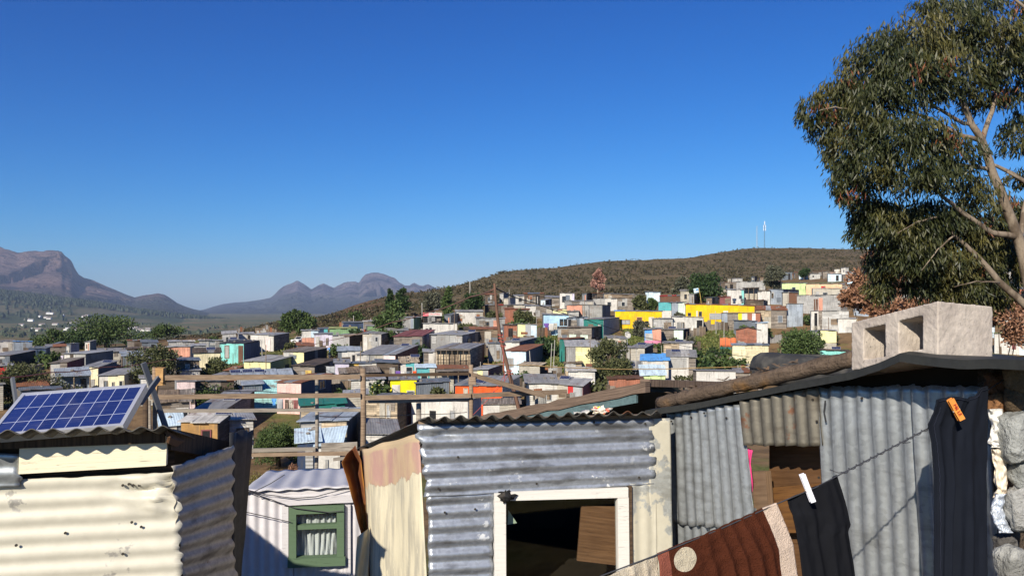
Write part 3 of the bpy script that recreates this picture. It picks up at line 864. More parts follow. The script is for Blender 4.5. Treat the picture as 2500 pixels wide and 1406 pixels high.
S(1112, 1226, 1268, 942, 'orange:v', 'offwhite:h', 'tin+tindark', nm='bright orange shack with ribbed tin roof', rise=.8, mixp=.0, H=3.0, sol=(.44, .12), wins=[(.18, .5, .28, .9, 'woodlight', 'offwhite:p')], th=21)
S(1206, 1300, None, 934, 'wooddark', None, 'tin+tindark', nm='low shack with overlapping dark tin sheets behind the leaning pole', rise=1.0, Y=88, H=2.2)
S(1180, 1268, None, 986, 'white:p*.45|offwhite:h*.55', None, 'woodgrey', nm='white sheeted shed under the orange shack', H=2.0)
S(1005, 1142, 1174, 980, 'white:p', 'grey:v', 'lightgrey:r', nm='long white house with open doorway and small window below the orange shack', doors=[(.33, .44, 'black:p', .72)], wins=[(.69, .25, .78, .75, 'lightgrey:p', 'grey:p')], mixp=.0, H=2.8, parapet=True, th=16)
S(893, 970, 1008, 977, 'woodlight*.35|woodlight*.65', 'wooddark', 'tin+woodgrey', nm='plank shack with a carved pale door', doors=[(.45, .62, 'offwhite:p', .95)], wins=[(.66, .42, .80, .9, 'offwhite:p', 'grey:p')], H=2.9, mixp=.3)
S(842, 896, None, 962, 'offwhite:h', 'wood', 'tinlight', nm='pale striped board shack behind the tall timber post', mixp=.5, H=2.8)
S(735, 842, None, 984, 'woodlight*.4|teal:p*.6', None, 'teal:c', nm='shack draped with dark teal sheeting', rise=.6, H=2.4)
S(470, 545, 620, 1001, 'wooddark', 'woodgrey', 'tin', nm='long tin roofed shack with cloths drying on its roof edge', rise=1.1, H=1.7, sol=(.75, .4), th=-2)
S(383, 462, None, 978, 'woodgrey', None, 'woodgrey+wood+rust', nm='old plank shack with white framed window sashes', wins=[(.58, .2, .98, .8, 'white:p')], rise=.9, H=2.5)
S(443, 531, 562, 1032, 'ochre:p', 'wooddark', 'white', nm='orange brown chipboard shack with dark red window', wins=[(.56, .2, .84, .85, 'maroon:p', 'black:p')], mixp=.0, H=2.5, rise=.4, sol=(.95, .6))  # side wall coloured dark to carry its shade
S(553, 618, None, 1026, 'lightgrey:h*.5|white:h*.5', None, 'tinlight+woodgrey', nm='grey white boarded shack right of the chipboard one', H=2.4)
S(395, 446, None, 1036, 'slate:v', None, 'skypale:r', nm='small shack with pale blue roof left of the chipboard one', rise=.7, H=2.0)
S(775, 830, None, 1082, 'white:p', 'navy:p', 'skypale:r', nm='white walled shack with broad pale blue roof', rise=.5, H=2.6, wins=[(.35, .2, .48, .7, 'lightgrey:p')], th=-8, depth=3)
S(728, 778, None, 1078, 'navy:p', 'navy:p', 'skypale:r', nm='dark blue speckled wall behind the thin timber post', rise=.3, H=2.2)
S(735, 846, 880, 1026, 'lightgrey:h*.45|woodlight*.55', 'dark:v', 'greyblue:r', nm='plank shack with washing along its front', H=2.9, mixp=.35, th=0)
S(893, 972, None, 1062, 'white:h*.5|lightgrey:p*.5', None, 'tin', nm='small tin roofed shed at the foot of the timber post', rise=.6, H=2.0)
S(432, 476, None, 931, 'palepink:p', None, 'tin', nm='pale pink shack left of the round bush', wins=[(.75, .2, .98, .6, 'wood')], H=2.5)
S(385, 434, None, 928, 'woodgrey', None, 'woodgrey', nm='grey plank shed behind the timber frame corner', mixp=.5)
# --- upper centre --------------------------------------------------------------
S(1367, 1402, None, 716, 'white:p*.85|lilac:p*.15', None, 'woodgrey', nm='small white two storey box standing above the roofs', H=3.6, wins=[(.15, .55, .42, .85, 'dark:p')], mixp=0)
S(1448, 1546, None, 728, 'lightgrey:v*.3|white:p*.3|woodgrey*.4', None, 'wooddark+tindark', nm='long low shack with black roof edge below the pink dead tree', wins=[(.35, .3, .45, .7, 'lightgrey:p'), (.7, .3, .8, .7, 'white:p')], H=2.2)
S(1380, 1450, None, 735, 'woodgrey*.5|white:p*.5', None, 'tin+tindark', nm='low patched shack under the two storey box', H=2.1)
S(1475, 1548, None, 719, 'wood', None, 'tin+woodgrey', nm='plank shack behind the black roofed row', H=2.0)
S(1576, 1612, None, 714, 'skypale:v', None, 'tindark', nm='pale blue shack at the top edge of the middle rows', H=2.2)
S(1545, 1578, None, 720, 'woodgrey', None, 'tin', nm='grey plank shack left of the pale blue top shack', H=2.1)
S(1612, 1660, None, 722, 'brown:p', None, 'red:r+tin', nm='brown shack with bright red roof strip', H=2.0)
S(1384, 1470, 1490, 745, 'salmon:p*.45|tin:h*.55', 'tindark:v', 'tin', nm='broad ribbed tin shack with a salmon patch', H=2.8, mixp=.05)
S(1334, 1386, None, 754, 'offwhite:p*.5|brick:v*.25|paleyellow:p*.25', None, 'tinlight', nm='patched white and brick shack left of the ribbed tin one', H=2.2)
S(1350, 1387, None, 759, 'paleyellow:h', None, 'woodlight', nm='small pale yellow shack above the light blue one', H=2.1)
S(1386, 1413, None, 760, 'tinlight:h', None, 'tin', nm='small bright ribbed shed above the light blue shack', H=2.1)
S(1327, 1388, None, 770, 'sky:h', None, 'tin', nm='light blue shack with white washing in front', mixp=.0, wins=[(.62, .45, .98, .85, 'sky:p')], H=2.9)
S(1386, 1434, None, 775, 'greyblue:v*.4|slate:v*.2|greyblue:v*.4', None, 'slate', nm='blue grey tin shack joined to the light blue one', doors=[(.02, .18, 'black:p', .9)], H=2.7)
S(1425, 1473, 1513, 779, 'teal:p', 'grey:v', 'tin', nm='dark green shack with grey tin side', doors=[(.74, .88, 'lightgrey:p', .75)], wins=[(.25, .35, .5, .75, 'wood', 'wood')], mixp=.0, H=2.9)
S(1502, 1616, None, 761, 'yellow:p', None, 'tin+blue:p+tin', nm='smaller bright yellow house with white door behind the thorn bush', mixp=.0, doors=[(.72, .83, 'white:p', .7)], wins=[(.12, .28, .32, .55, 'woodgrey', 'grey:p'), (.46, .3, .58, .7, 'salmon:p', 'brown:p')], H=2.7, ov=.1)
S(1608, 1642, None, 738, 'tealblue:p^white:p', None, 'tindark', nm='teal topped shack with painted white lower wall', H=2.9, mixp=0)
S(1640, 1676, None, 738, 'greyblue:v*.45|mint:p*.55', None, 'slate', nm='blue grey and mint shack joined to the long yellow house', H=3.0, mixp=0)
S(1674, 1842, None, 747, 'yellow:p', None, 'rust+tin', tilt=.25, nm='long bright yellow house with grey window under the big dark tree', mixp=.0, wins=[(.35, .3, .53, .62, 'lightgrey:p', 'grey:p'), (.03, .45, .08, .65, 'wood'), (.19, .45, .24, .72, 'wood')], doors=[(.155, .18, 'white:p', .75), (.55, .62, 'white:p', .75)], H=3.0, ov=.1)
S(1596, 1642, None, 778, 'tinlight:h', None, 'tinlight', nm='ribbed light metal shack left of the white one with open door', wins=[(.6, .3, .75, .75, 'woodgrey')], mixp=.0, H=2.5)
S(1641, 1717, None, 775, 'white:p', None, 'lightgrey:r', nm='white shack with an open dark doorway at its right end', wins=[(.3, .3, .4, .75, 'wood')], doors=[(.79, .97, 'black:p', .85)], mixp=.1, H=2.7)
S(1574, 1614, None, 803, 'blue:p*.45|salmon:p*.55^hotpink:p', None, 'tin', nm='hot pink shack with bright blue panel at top left', H=3.1, mixp=.0)
S(1612, 1668, 1683, 805, 'woodgrey*.6|mint:p*.4', 'black:p', 'tin+woodgrey', nm='plank shack with mint panel beside the hot pink one', mixp=.2, sol=(.45, .2), H=2.6)
S(1620, 1690, None, 838, 'woodlight*.55|white:p*.45', None, 'tin', nm='half plank half white shack below the mint panelled one', H=2.1, sol=(.55, .2), mixp=.1)
S(1566, 1632, None, 880, 'white:p', None, 'blue:p', nm='glaring white shack with blue sheet roof', rise=.8, H=2.6, mixp=0)
S(1630, 1698, None, 872, 'white:p*.75|woodgrey*.25', None, 'tin+lightgrey', nm='white shack with grey canvas patch and solar panel', rise=.9, H=2.9, sol=(.3, .55), wins=[(.1, .55, .68, .97, 'lightgrey:p', 'lightgrey:p')], mixp=.0)
S(1521, 1570, None, 902, 'black:p', None, 'tin+lightgrey', nm='dark open shed with ribbed pale roof right of the olive tree', rise=1.1, H=1.8)
S(1566, 1624, None, 915, 'lime:h', 'black:p', 'skypale:r', nm='lime green shed with pale blue roof', rise=1.2, H=2.2, mixp=.0)
S(1486, 1568, None, 925, 'brick:v', None, 'brown', nm='rusty brown shed with a dark blue window hole', wins=[(.3, .2, .6, .6, 'navy:p')], H=2.2, mixp=0)
S(1388, 1452, None, 906, 'white:h', None, 'white', nm='white boarded shack left of the olive tree', mixp=.0, H=2.6)
S(1692, 1700, 1796, 906, 'woodgrey', 'white:p', 'tin+woodgrey', nm='white shack with ragged tin roof right of the glaring white one', H=2.4, th=86, mixp=.2)
S(1369, 1383, 1428, 829, 'teal:v', 'teal:v', 'rust+tin', nm='narrow dark green shed with rusty roof', H=2.9, th=30, mixp=0)
S(1362, 1444, 1466, 800, 'woodgrey', 'wooddark', 'wood+woodgrey', nm='plank shack patched with pale green boards', wins=[(.35, .35, .55, .6, 'mint:p', 'mint:p'), (.68, .38, .9, .58, 'mint:p', 'mint:p')], H=2.4)
S(1383, 1457, None, 847, 'tin:v*.3|paleyellow:h*.7', None, 'tinlight+greyblue', nm='shack with cream brick patterned wall and blue tin roof', rise=.9, H=2.8, mixp=.0)
S(1540, 1574, 1594, 850, 'offwhite:h', 'dark:v', 'tin', nm='pale boarded shack right of the olive tree top', rise=.5, sol=(.5, .4), H=2.9, mixp=.1)
S(1380, 1420, None, 886, 'woodlight', None, 'wood', nm='low brown plank shed left of the olive tree', H=1.6)
S(1232, 1284, 1327, 857, 'skypale:p', 'slate:v', 'rust+tin', nm='square shack of crumpled light tin sheets with slate side', rise=.5, H=3.0, mixp=.0, th=14)
S(1232, 1268, 1312, 835, 'white:p', 'slate:v', 'tin', nm='white shack behind the leaning pole with wide tin roof', rise=.4, sol=(.6, .1), H=2.4)
S(1268, 1318, 1330, 893, 'offwhite:h^grey:v', 'black:p', 'woodlight', nm='two tone shack, cream above and grey below', mixp=.0, H=2.6)
S(1230, 1266, None, 794, 'brick:v', None, 'wooddark', nm='dark red open fronted shack left of the triangle wall', doors=[(.3, .6, 'black:p')], H=2.6)
S(1264, 1310, None, 793, 'paleyellow:p*.4|grey:p*.3|skypale:p*.3', None, 'lightgrey:r', nm='shack wall painted in yellow grey and pale blue triangles', mixp=.0, H=2.8)
S(1192, 1228, None, 838, 'tin:v', None, 'tindark', nm='small tin shack behind the leaning pole foot of the hill', H=2.2)
S(1285, 1360, None, 935, 'white:h', None, 'tin', nm='white shack with two dark window openings right of the orange one', wins=[(.2, .3, .42, .65, 'offwhite:p'), (.64, .3, .82, .65, 'grey:p')], rise=.9, H=2.4, mixp=.0)
S(1358, 1422, 1442, 942, 'offwhite:p*.45|red:p*.2|grey:v*.35', 'maroon:p', 'tinlight+woodgrey', nm='patched shack with bright red door', rise=.6, H=2.3, sol=(.1, .6), mixp=.1)
S(1184, 1284, None, 744, 'wooddark*.4|woodgrey*.3|offwhite:p*.3', None, 'tin+red:p+tindark', nm='long dark shack with red tarpaulin on the roof', H=2.2)
S(1232, 1292, None, 756, 'brick:v*.5|woodgrey*.5', None, 'rust', nm='rusty roofed shack with green cloth beside it', H=2.2)
S(1284, 1344, None, 748, 'white:p*.4|woodgrey*.6', None, 'tin', nm='low tin roofed shack right of the red tarpaulin', H=2.0)
# --- upper right ----------------------------------------------------------------
S(1776, 1816, None, 708, 'white:p*.85|turq:p*.15', None, 'tinlight', nm='white house with pale gable left of the open porch', wins=[(.7, .25, .9, .65, 'lightgrey:p')], H=2.8, mixp=0, name='house')
S(1814, 1852, None, 702, 'offwhite:p', None, 'wooddark', nm='house front behind a dark open porch', porch=(4, 1.6, 'wooddark'), H=2.7, name='house')
S(1850, 1880, None, 710, 'white:p', None, 'tindark', nm='white wall end of the porch house', H=2.6, mixp=0, name='house')
S(1879, 1912, 1972, 707, 'greyblue:v', 'slate:v', 'slate', nm='blue grey tin shack below the tall dark tree', H=2.8, mixp=.0)
S(1909, 1970, None, 691, 'lime:p', None, 'tin', nm='lime green house on the upper slope', H=2.6, mixp=.0, name='house', wins=[(.4, .3, .55, .7, 'grey:p')])
S(1968, 2056, None, 693, 'peach:p', None, 'tinlight', nm='peach house with red door on the upper slope', doors=[(.42, .54, 'red:p')], mixp=.0, H=2.4, name='house')
S(1984, 2072, None, 704, 'offwhite:p', None, 'tinlight+maroon', nm='cream house with small windows below the peach one', wins=[(.28, .4, .42, .75, 'grey:p'), (.7, .35, .78, .7, 'grey:p')], mixp=.0, H=2.7, name='house')
S(1946, 2052, 2068, 720, 'tinlight:h', 'lightgrey:h', 'tinlight', nm='long white ribbed metal shack with two brown doorways', doors=[(.40, .49, 'brown:p', .8), (.51, .6, 'salmon:p', .85)], mixp=.0, H=3.1)
S(1911, 1948, None, 715, 'offwhite:p*.4|brown:p*.6', None, 'tindark', nm='brown and white shack left of the long ribbed metal one', H=2.8)
S(1820, 1864, 1908, 733, 'wooddark', 'slate:v', 'maroon', nm='dark shack with maroon roof right of the washing', H=2.4)
S(1920, 1960, None, 742, 'greyblue:v', None, 'tin', nm='upright blue grey tin shack above the green bush', H=3.3, mixp=.0)
S(1845, 1920, None, 757, 'woodlight*.5|woodgrey*.5', None, 'rust+tinlight', nm='grey plank shack with rusty roof and one blind window', wins=[(.72, .3, .88, .7, 'grey:p', 'slate:p')], rise=.9, H=2.7)
S(1762, 1856, None, 764, 'greyblue:v*.15|woodgrey*.28|acid:p*.1|white:p*.14|brick:v*.12|palepink:p*.09|brick:p*.12', None, 'tin+woodgrey', nm='plank shack with a row of coloured door panels', H=2.8, mixp=.0)
S(1980, 2072, None, 759, 'white:p*.2|woodgrey*.1|tinlight:h*.7', None, 'tinlight', nm='ribbed metal shack with dark doorway above the yellow shack', doors=[(.09, .17, 'black:p', .9)], mixp=.0, H=3.0)
S(2046, 2090, None, 778, 'white:p', None, 'tinlight', nm='low white shed behind the concrete block', H=2.1)
S(1797, 1854, None, 806, 'brick:h', None, 'wooddark', nm='brown log cabin shack with a low gable', gable=True, rise=.55, H=2.5, mixp=.0)
S(1792, 1848, None, 785, 'slate:v', None, 'slate', nm='slate shack behind the brown log cabin', H=2.2)
S(1848, 1874, None, 788, 'white:p', None, 'skypale:p', nm='tall white shack right of the brown log cabin', H=3.5, mixp=0)
S(1789, 1876, None, 843, 'cream:h', 'cream:h', 'slate+greyblue', nm='cream ribbed container shack left of the round green bush', H=2.9, mixp=.0)
S(2003, 2042, None, 808, 'paleyellow:p^offwhite:h', None, 'tin', nm='pale yellow shack right of the round green bush', H=3.2, mixp=0)
S(2000, 2072, None, 858, 'turq:p', None, 'wooddark', nm='aqua shack just behind the tyre', sol=(.6, .4), H=2.2, mixp=0)
S(1757, 1784, None, 724, 'maroon:p', None, 'rust', nm='maroon shack beside the big dark tree', H=2.5, mixp=0)
S(1790, 1868, None, 687, 'lightgrey:v', None, 'slate+tin', nm='wide slate roofed shack left of the tall dark tree', H=2.1)
S(1980, 2010, None, 810, 'tin:h', None, 'tindark', nm='low tin shed behind the round green bush', H=2.0)
S(2428, 2530, None, 815, 'white:p*.6|skypale:p*.4', None, 'olive:r', nm='white house with small dark red window right of the concrete block', wins=[(.42, .3, .52, .75, 'maroon:p', 'maroon:p')], H=2.7, mixp=0, name='house')
S(2085, 2120, None, 730, 'greyblue:v', None, 'tin', nm='blue grey shack among the brown dry leaves', H=2.8)
# --- shop sign -------------------------------------------------------------------
def shop():
    r = S(1034, 1079, None, 772, 'black:p', 'wooddark', 'tin', nm='dark open fronted shop under a red and white sign board', H=2.6, mixp=0)
    Y = ground_under(1079, 772, 2.6) - .3
    a = P(1033, 771.5, Y); b = P(1079, 771.5, Y); h = .0
    up = Vector((0, 0, (771.5 - 763.5) / F * Y))
    s_ = thing('shop_sign', (a + b) / 2, 'small red and white sign board with red lettering above a dark shop', 'sign')
    m = MB(); m.box(a, (b - a), (0, .08, 0), up); m.build('board', W('white:p'), s_)
    m = MB(); m.box(a + Vector((-.02, -.03, -.02)), (b - a) * .30, (0, .025, 0), up * 1.05); m.build('panel', plain('sign_red', (.62, .06, .09), .5), s_)
    m = MB(); u = (b - a) / 46
    red = plain('sign_letter_red', (.55, .03, .05), .6)
    xs = [16, 18.2, 20, 22, 24, 26.5, 28.5, 30.5, 32.5, 34.5, 36.5, 38.5, 40.5]
    for i, x in enumerate(xs):
        hh = .62 if i in (0, 2, 7, 9) else .36
        o = a + u * x + up * .30 + Vector((0, -.012, 0))
        m.box(o, u * .45, (0, .01, 0), up * hh)
        m.box(o + u * .46 + up * hh * .55, u * .9, (0, .009, 0), up * .12)
        if i % 2: m.box(o + u * 1.37, u * .35, (0, .01, 0), up * .36)
    m.build('lettering', red, s_)
    m = MB()
    for i in range(9): m.box(a + u * (1.5 + i * 1.35) + up * (.35 + .25 * (i % 3 == 1)) + Vector((0, -.042, 0)), u * .7, (0, .01, 0), up * .28)
    m.build('lettering', W('white:p'), s_)
shop()
# --- rows of small far roofs and gap fillers ---------------------------------------
FILL = [('woodgrey', 'grey plank shack', 'tin+woodgrey'), ('tin:v', 'grey tin shack', 'tin+tinlight'), ('tinlight:h', 'pale ribbed metal shack', 'tinlight'), ('wooddark', 'dark plank shack', 'tindark+rust'),
        ('wooddark', 'shabby brown shack', 'rust+wooddark'), ('woodgrey', 'patched plank shack', 'rust+tin'), ('white:p', 'white shack', 'tinlight+tin'), ('offwhite:h', 'off white boarded shack', 'tin'), ('brick:v', 'brick red sheeted shack', 'rust+tin'), ('slate:v', 'slate grey shack', 'slate+tindark'), ('wood', 'brown plank shack', 'rust+woodgrey'), ('skypale:p', 'pale blue shack', 'tin')]
def overlap(b, c):
    w = min(b[2], c[2]) - max(b[0], c[0]); h = min(b[3], c[3]) - max(b[1], c[1])
    return max(w, 0) * max(h, 0)
KEEP = [(638, 828, 664, 858), (794, 828, 818, 880), (718, 818, 746, 842), (744, 818, 760, 842), (1308, 795, 1375, 905), (1530, 795, 1575, 840), (1690, 785, 1800, 912), (640, 838, 700, 880), (1325, 855, 1372, 920), (1000, 640, 1180, 752), (1268, 905, 1300, 930), (595, 1040, 740, 1160)]
def filler(px, py, where, rng, lim=.34, wpx=None):
    f, nmx, rf = rng.choice(FILL)
    Y = groundY(px, py)
    if Y > 330: return
    w = rng.uniform(2.1, 4.6); H = rng.uniform(1.5, 2.4)
    wp = w * F / Y; hp = H * F / Y
    bb = (px - wp, py - hp - 4, px, py)
    ar = (bb[2] - bb[0]) * (bb[3] - bb[1])
    for c in HAND:
        if Y < c[4] + 1 and overlap(bb, c) > (.05 if any(q in c[5] for q in ('orange shack', 'yellow', 'turquoise', 'pink shack', 'light blue', 'long white house', 'glaring', 'chipboard')) else .27) * (c[2] - c[0]) * max(8, min(c[3] - c[1], 60)): return
    cov = sum(overlap(bb, c) for c in BOX)
    if cov > lim * ar: return
    if any(overlap(bb, k) > .04 * ar for k in KEEP): return
    C = P(px, py, Y); mid = C - Vector((w / 2, -1.5, 0))
    if any((mid - p).length < (r + w * .5) * .66 for p, r in SPOT): return
    dk = rng.random() < .45 and px < 1900
    best = min(HAND, key=lambda c: abs((c[0] + c[2]) / 2 - px) + 1.6 * abs(c[3] - py))
    dx, dy = px - w * F / Y / 2 - (best[0] + best[2]) / 2, py - best[3]
    rel = ('right of' if dx > 0 else 'left of') if abs(dx) > 1.4 * abs(dy) else ('in front of' if dy > 0 else 'behind')
    lab = nmx + ' ' + rel + ' the ' + short(best[5])
    if lab in USED:
        for extra in ('low ', 'small ', 'narrow ', 'shabby ', 'plain '):
            if extra + lab not in USED: lab = extra + lab; break
        else: return
    if len(lab.split()) > 16: return
    USED.add(lab)
    S(px - wp * (.62 if dk else 1), px - wp * (.38 if dk else 0), px if dk else None, HY - F * (gzc(px, Y) + H) / Y, f, None, rf, H=H, nm=lab, group='shacks in ' + where, Y=Y, rise=rng.uniform(.0, .6),
      wins=[(.25, .3, .45, .75, rng.choice(['white:p', 'wood', 'grey:p']))] if rng.random() < .6 else (), doors=[(.6, .8, rng.choice(['black:p', 'wood', 'offwhite:p', 'salmon:p']))] if rng.random() < .6 else ())
rng = random.Random(5)
HAND = [c for c in BOX]; USED = set()
for row, y in enumerate(np.linspace(672, 735, 10)):
    for k in range(60):
        px = rng.uniform(1790, 2480)
        ylim = float(np.interp(px, [1790, 1880, 2050, 2480], [692, 680, 668, 672]))
        if y > ylim + 3: filler(px, y + rng.uniform(-3, 3), 'the crowded upper slope below the hilltop', rng, .75)
for k in range(500):
    px = rng.uniform(1175, 1760); filler(px, rng.uniform(738, 770), 'the top rows under the scrub hill', rng, .6)
for k in range(900):
    px = rng.uniform(1080, 1880); filler(px, rng.uniform(775, 960), 'the packed middle of the slope', rng, .8)
for k in range(700):
    px = rng.uniform(560, 1100); filler(px, rng.uniform(835, 1070), 'the lower rows behind the timber frame', rng, .8)
for k in range(160):
    px = rng.uniform(-60, 560); filler(px, rng.uniform(850, 1010), 'the left rows toward the valley', rng, .7)
for k in range(120):
    px = rng.uniform(2080, 2520); filler(px, rng.uniform(735, 830), 'the rows behind the tall trees', rng, .35)

# rough fences of planks and sheets between the yards
def fence(px, py, L, ang, spec, label, grp):
    Y = groundY(px, py); a = P(px, py, Y); u = Vector((math.cos(ang), math.sin(ang), 0))
    k = max(3, int(L / .45)); m = MB(); mats = []
    for i in range(k):
        s_ = spec if random.random() < .6 else random.choice(['woodgrey:v', 'wood:v', 'tin:v', 'wooddark:v', 'lightgrey:p', 'rust:v'])
        if s_ not in mats: mats.append(s_)
        q = a + u * (L * i / k); q.z = gz(q.x, q.y); h = random.uniform(.9, 1.6)
        m.box(q - Vector((0, 0, .3)), u * (L / k * 1.02), Vector((-u.y, u.x, 0)) * random.uniform(.02, .05), (random.uniform(-.05, .05), 0, h + .3), mats.index(s_))
    m.build('fence', [W(x) for x in mats], None, False, 0, label, 'fence', grp)
for k in range(200):
    px = rng.uniform(560, 1880); py = rng.uniform(800, 1000)
    Y = groundY(px, py); q = P(px, py, Y)
    if any((Vector((q.x, q.y, 0)) - Vector((p.x, p.y, 0))).length < r * .9 + .8 for p, r in SPOT): continue
    if any(k_[0] < px < k_[2] and k_[1] < py < k_[3] for k_ in KEEP[4:7]) and rng.random() < .6: continue
    SPOT.append((q + Vector((1, 0, 0)), 1.2))
    fence(px, py, rng.uniform(2, 4.5), rng.uniform(-.5, .5), rng.choice(['woodgrey:v', 'wooddark:v', 'tin:v', 'wood:v']), 'low patchwork fence of planks and tin scraps between the shacks', 'patchwork fences between the shacks')
# ------------------------------------------------------------------ trees, scrub
def leaf_mesh(name, cen, dirs, ln, wd, mat, parent=None, shape='quad', seed=1, **kw):
    g = np.random.default_rng(seed)
    cen = np.asarray(cen, float); n = len(cen)
    d = np.asarray(dirs, float); d /= np.linalg.norm(d, axis=1, keepdims=True) + 1e-9
    r = g.normal(size=(n, 3)); sd = np.cross(d, r); sd /= np.linalg.norm(sd, axis=1, keepdims=True) + 1e-9
    L = ln * g.uniform(.6, 1.35, (n, 1)); Wd = wd * g.uniform(.7, 1.3, (n, 1))
    if shape == 'quad':
        p = np.stack([cen - d * L / 2 - sd * Wd * .35, cen - d * L * .1 + sd * Wd / 2, cen + d * L / 2 + sd * Wd * .2, cen + d * L * .1 - sd * Wd / 2], 1)
        k = 4
    else:
        nr = np.cross(d, sd); bend = L * g.uniform(-.18, .18, (n, 1))
        p = np.stack([cen - d * L / 2, cen + sd * Wd / 2 + nr * bend, cen + d * L / 2, cen - sd * Wd / 2 + nr * bend], 1)
        k = 4
    V = p.reshape(-1, 3)
    org = np.array(ORG[parent.name]) if parent is not None else np.array([V[:, 0].mean(), V[:, 1].mean(), V[:, 2].min()])
    me = bpy.data.meshes.new(name)
    me.vertices.add(n * k); me.vertices.foreach_set('co', (V - org).ravel())
    me.loops.add(n * k); me.loops.foreach_set('vertex_index', np.arange(n * k, dtype=np.int32))
    me.polygons.add(n); me.polygons.foreach_set('loop_start', np.arange(0, n * k, k, dtype=np.int32)); me.polygons.foreach_set('loop_total', np.full(n, k, dtype=np.int32))
    me.materials.append(mat); me.update(calc_edges=True)
    o = bpy.data.objects.new(name, me); COLL.objects.link(o)
    if parent is not None: o.parent = parent
    else: o.location = org
    ORG[o.name] = Vector(org)
    return tag(o, **kw)
def blob_points(g, blobs, per, shell=2.0):
    C, D = [], []
    for (c, r, wgt) in blobs:
        n = max(8, int(per * wgt))
        v = g.normal(size=(n, 3)); v /= np.linalg.norm(v, axis=1, keepdims=True)
        rad = g.uniform(0, 1, (n, 1)) ** (1 / shell)
        rad *= 1 + .16 * np.sin(v[:, :1] * 7 + c[0]) + .12 * np.sin(v[:, 2:3] * 9 + c[1])
        C.append(np.array(c) + v * rad * np.array(r)); D.append(v + g.normal(size=(n, 3)) * .7)
    return np.concatenate(C), np.concatenate(D)
GREEN_DARK = leafy('leaf_dark', (.016, .035, .012), (.045, .075, .022))
GREEN_MID = leafy('leaf_mid', (.030, .055, .016), (.085, .12, .035))
GREEN_OLIVE = leafy('leaf_olive', (.040, .05, .018), (.105, .11, .045))
GREEN_FRESH = leafy('leaf_fresh', (.035, .065, .018), (.10, .14, .045))
GREY_OLIVE = leafy('leaf_grey', (.05, .055, .035), (.12, .12, .08))
DEAD_BROWN = leafy('leaf_dead', (.16, .075, .04), (.33, .18, .11))
DEAD_PINK = leafy('leaf_pink', (.22, .11, .085), (.40, .23, .18))
SCRUB = leafy('scrub', (.026, .029, .013), (.098, .078, .042))
BARK = plain('bark', (.12, .09, .065), .9, 0, .1, .4)
BARK_PALE = plain('bark_pale', (.34, .28, .21), .85, 0, .1, .35, 3.0)
TS = [100]
def tree(px, yt, yb, hw, mat, label, cat='tree', name='tree', kind='round', dens=1.0, leaf=.34, Y=None, bark=None, crown0=.12, group=None):
    TS[0] += 1; g = np.random.default_rng(TS[0])
    Y = Y or groundY(px, yb)
    base = P(px, yb, Y); base.z = gzc(px, Y)
    Ht = (HY - yt) / F * Y - base.z; w = 1.18 * hw / F * Y
    r = thing(name, base, label, cat, group)
    blobs = []
    nb = 13
    for i in range(nb):
        if kind == 'round':
            a = g.uniform(0, 6.28); q = g.uniform(.15, .72); zz = crown0 + (1 - crown0) * g.uniform(.16, .84)
            wz = math.sin(math.pi * min(max((zz - crown0) / (1.05 - crown0), .05), 1) ** .75)
            c = (base.x + math.cos(a) * q * w * wz, base.y + math.sin(a) * q * w * wz, base.z + zz * Ht)
            rr = w * g.uniform(.28, .46)
            blobs.append((c, (rr, rr, min(rr * .85, (1 - crown0) * Ht * .3, (1.0 - zz) * Ht + .15 * rr)), g.uniform(.6, 1.2)))
        elif kind == 'tall':
            zz = crown0 + (1 - crown0) * (i + .7) / nb; ww = w * (1 - abs(zz - .55) * 1.1) * .8
            a = g.uniform(0, 6.28)
            blobs.append(((base.x + math.cos(a) * ww * .5, base.y + math.sin(a) * ww * .5, base.z + zz * Ht * .93), (ww * .65, ww * .65, Ht * .10), g.uniform(.6, 1.1)))
        else:   # low bush, dense down to the ground
            a = g.uniform(0, 6.28); q = g.uniform(.1, .8); zz = g.uniform(.2, .75) * (1 - .35 * q)
            rr = w * g.uniform(.25, .42)
            blobs.append(((base.x + math.cos(a) * q * w * .85, base.y + math.sin(a) * q * w * .85, base.z + zz * Ht), (rr, rr, min(rr, Ht * .32)), g.uniform(.7, 1.2)))
    lf = leaf * max(.32, min(1.2, Y / 110))
    area = w * Ht
    per = min(2600, max(300, 75 * area / (lf * lf) / nb * .22)) * dens
    C, D = blob_points(g, blobs, per, 2.4)
    D[:, 2] += .25
    leaf_mesh('crown', C, D, lf * 1.25, lf * .62, mat, r, seed=TS[0])
    m = MB()
    b = bark or BARK
    tr = max(.06, w * .06)
    top = base + Vector((g.uniform(-.1, .1) * w, 0, Ht * .62))
    mid = base.lerp(top, .5) + Vector((g.uniform(-.08, .08) * w, 0, 0))
    m.tube([base - Vector((0, 0, .4)), base.lerp(mid, .5), mid, top], [tr * 1.2, tr, tr * .8, tr * .4], 7)
    for (c, rr, _) in blobs[:6]:
        c = Vector(c); st = base.lerp(top, g.uniform(.3, .8))
        m.tube([st, st.lerp(c, .5) + Vector((0, 0, .1 * w)), c], [tr * .5, tr * .35, tr * .15], 5)
    m.build('trunk', b, r, smooth=True)
    return r
tree(200, 806, 890, 50, GREEN_DARK, 'dark green tree joined to the left side of the largest olive one', Y=174)
tree(262, 772, 893, 88, GREEN_MID, 'largest broad dark olive tree left of centre, above the left rows', Y=175)
tree(128, 804, 866, 46, GREEN_MID, 'round dark tree at the far left beside the largest olive one', Y=172)
tree(335, 832, 872, 34, GREEN_DARK, 'dark shaded tree right of the largest olive one', Y=176)
tree(412, 788, 846, 48, GREEN_MID, 'loose topped green tree above the brick red shack', Y=195, dens=.7)
tree(725, 756, 821, 42, GREEN_MID, 'round green tree on the burnt slope by the parked car', dens=1.2)
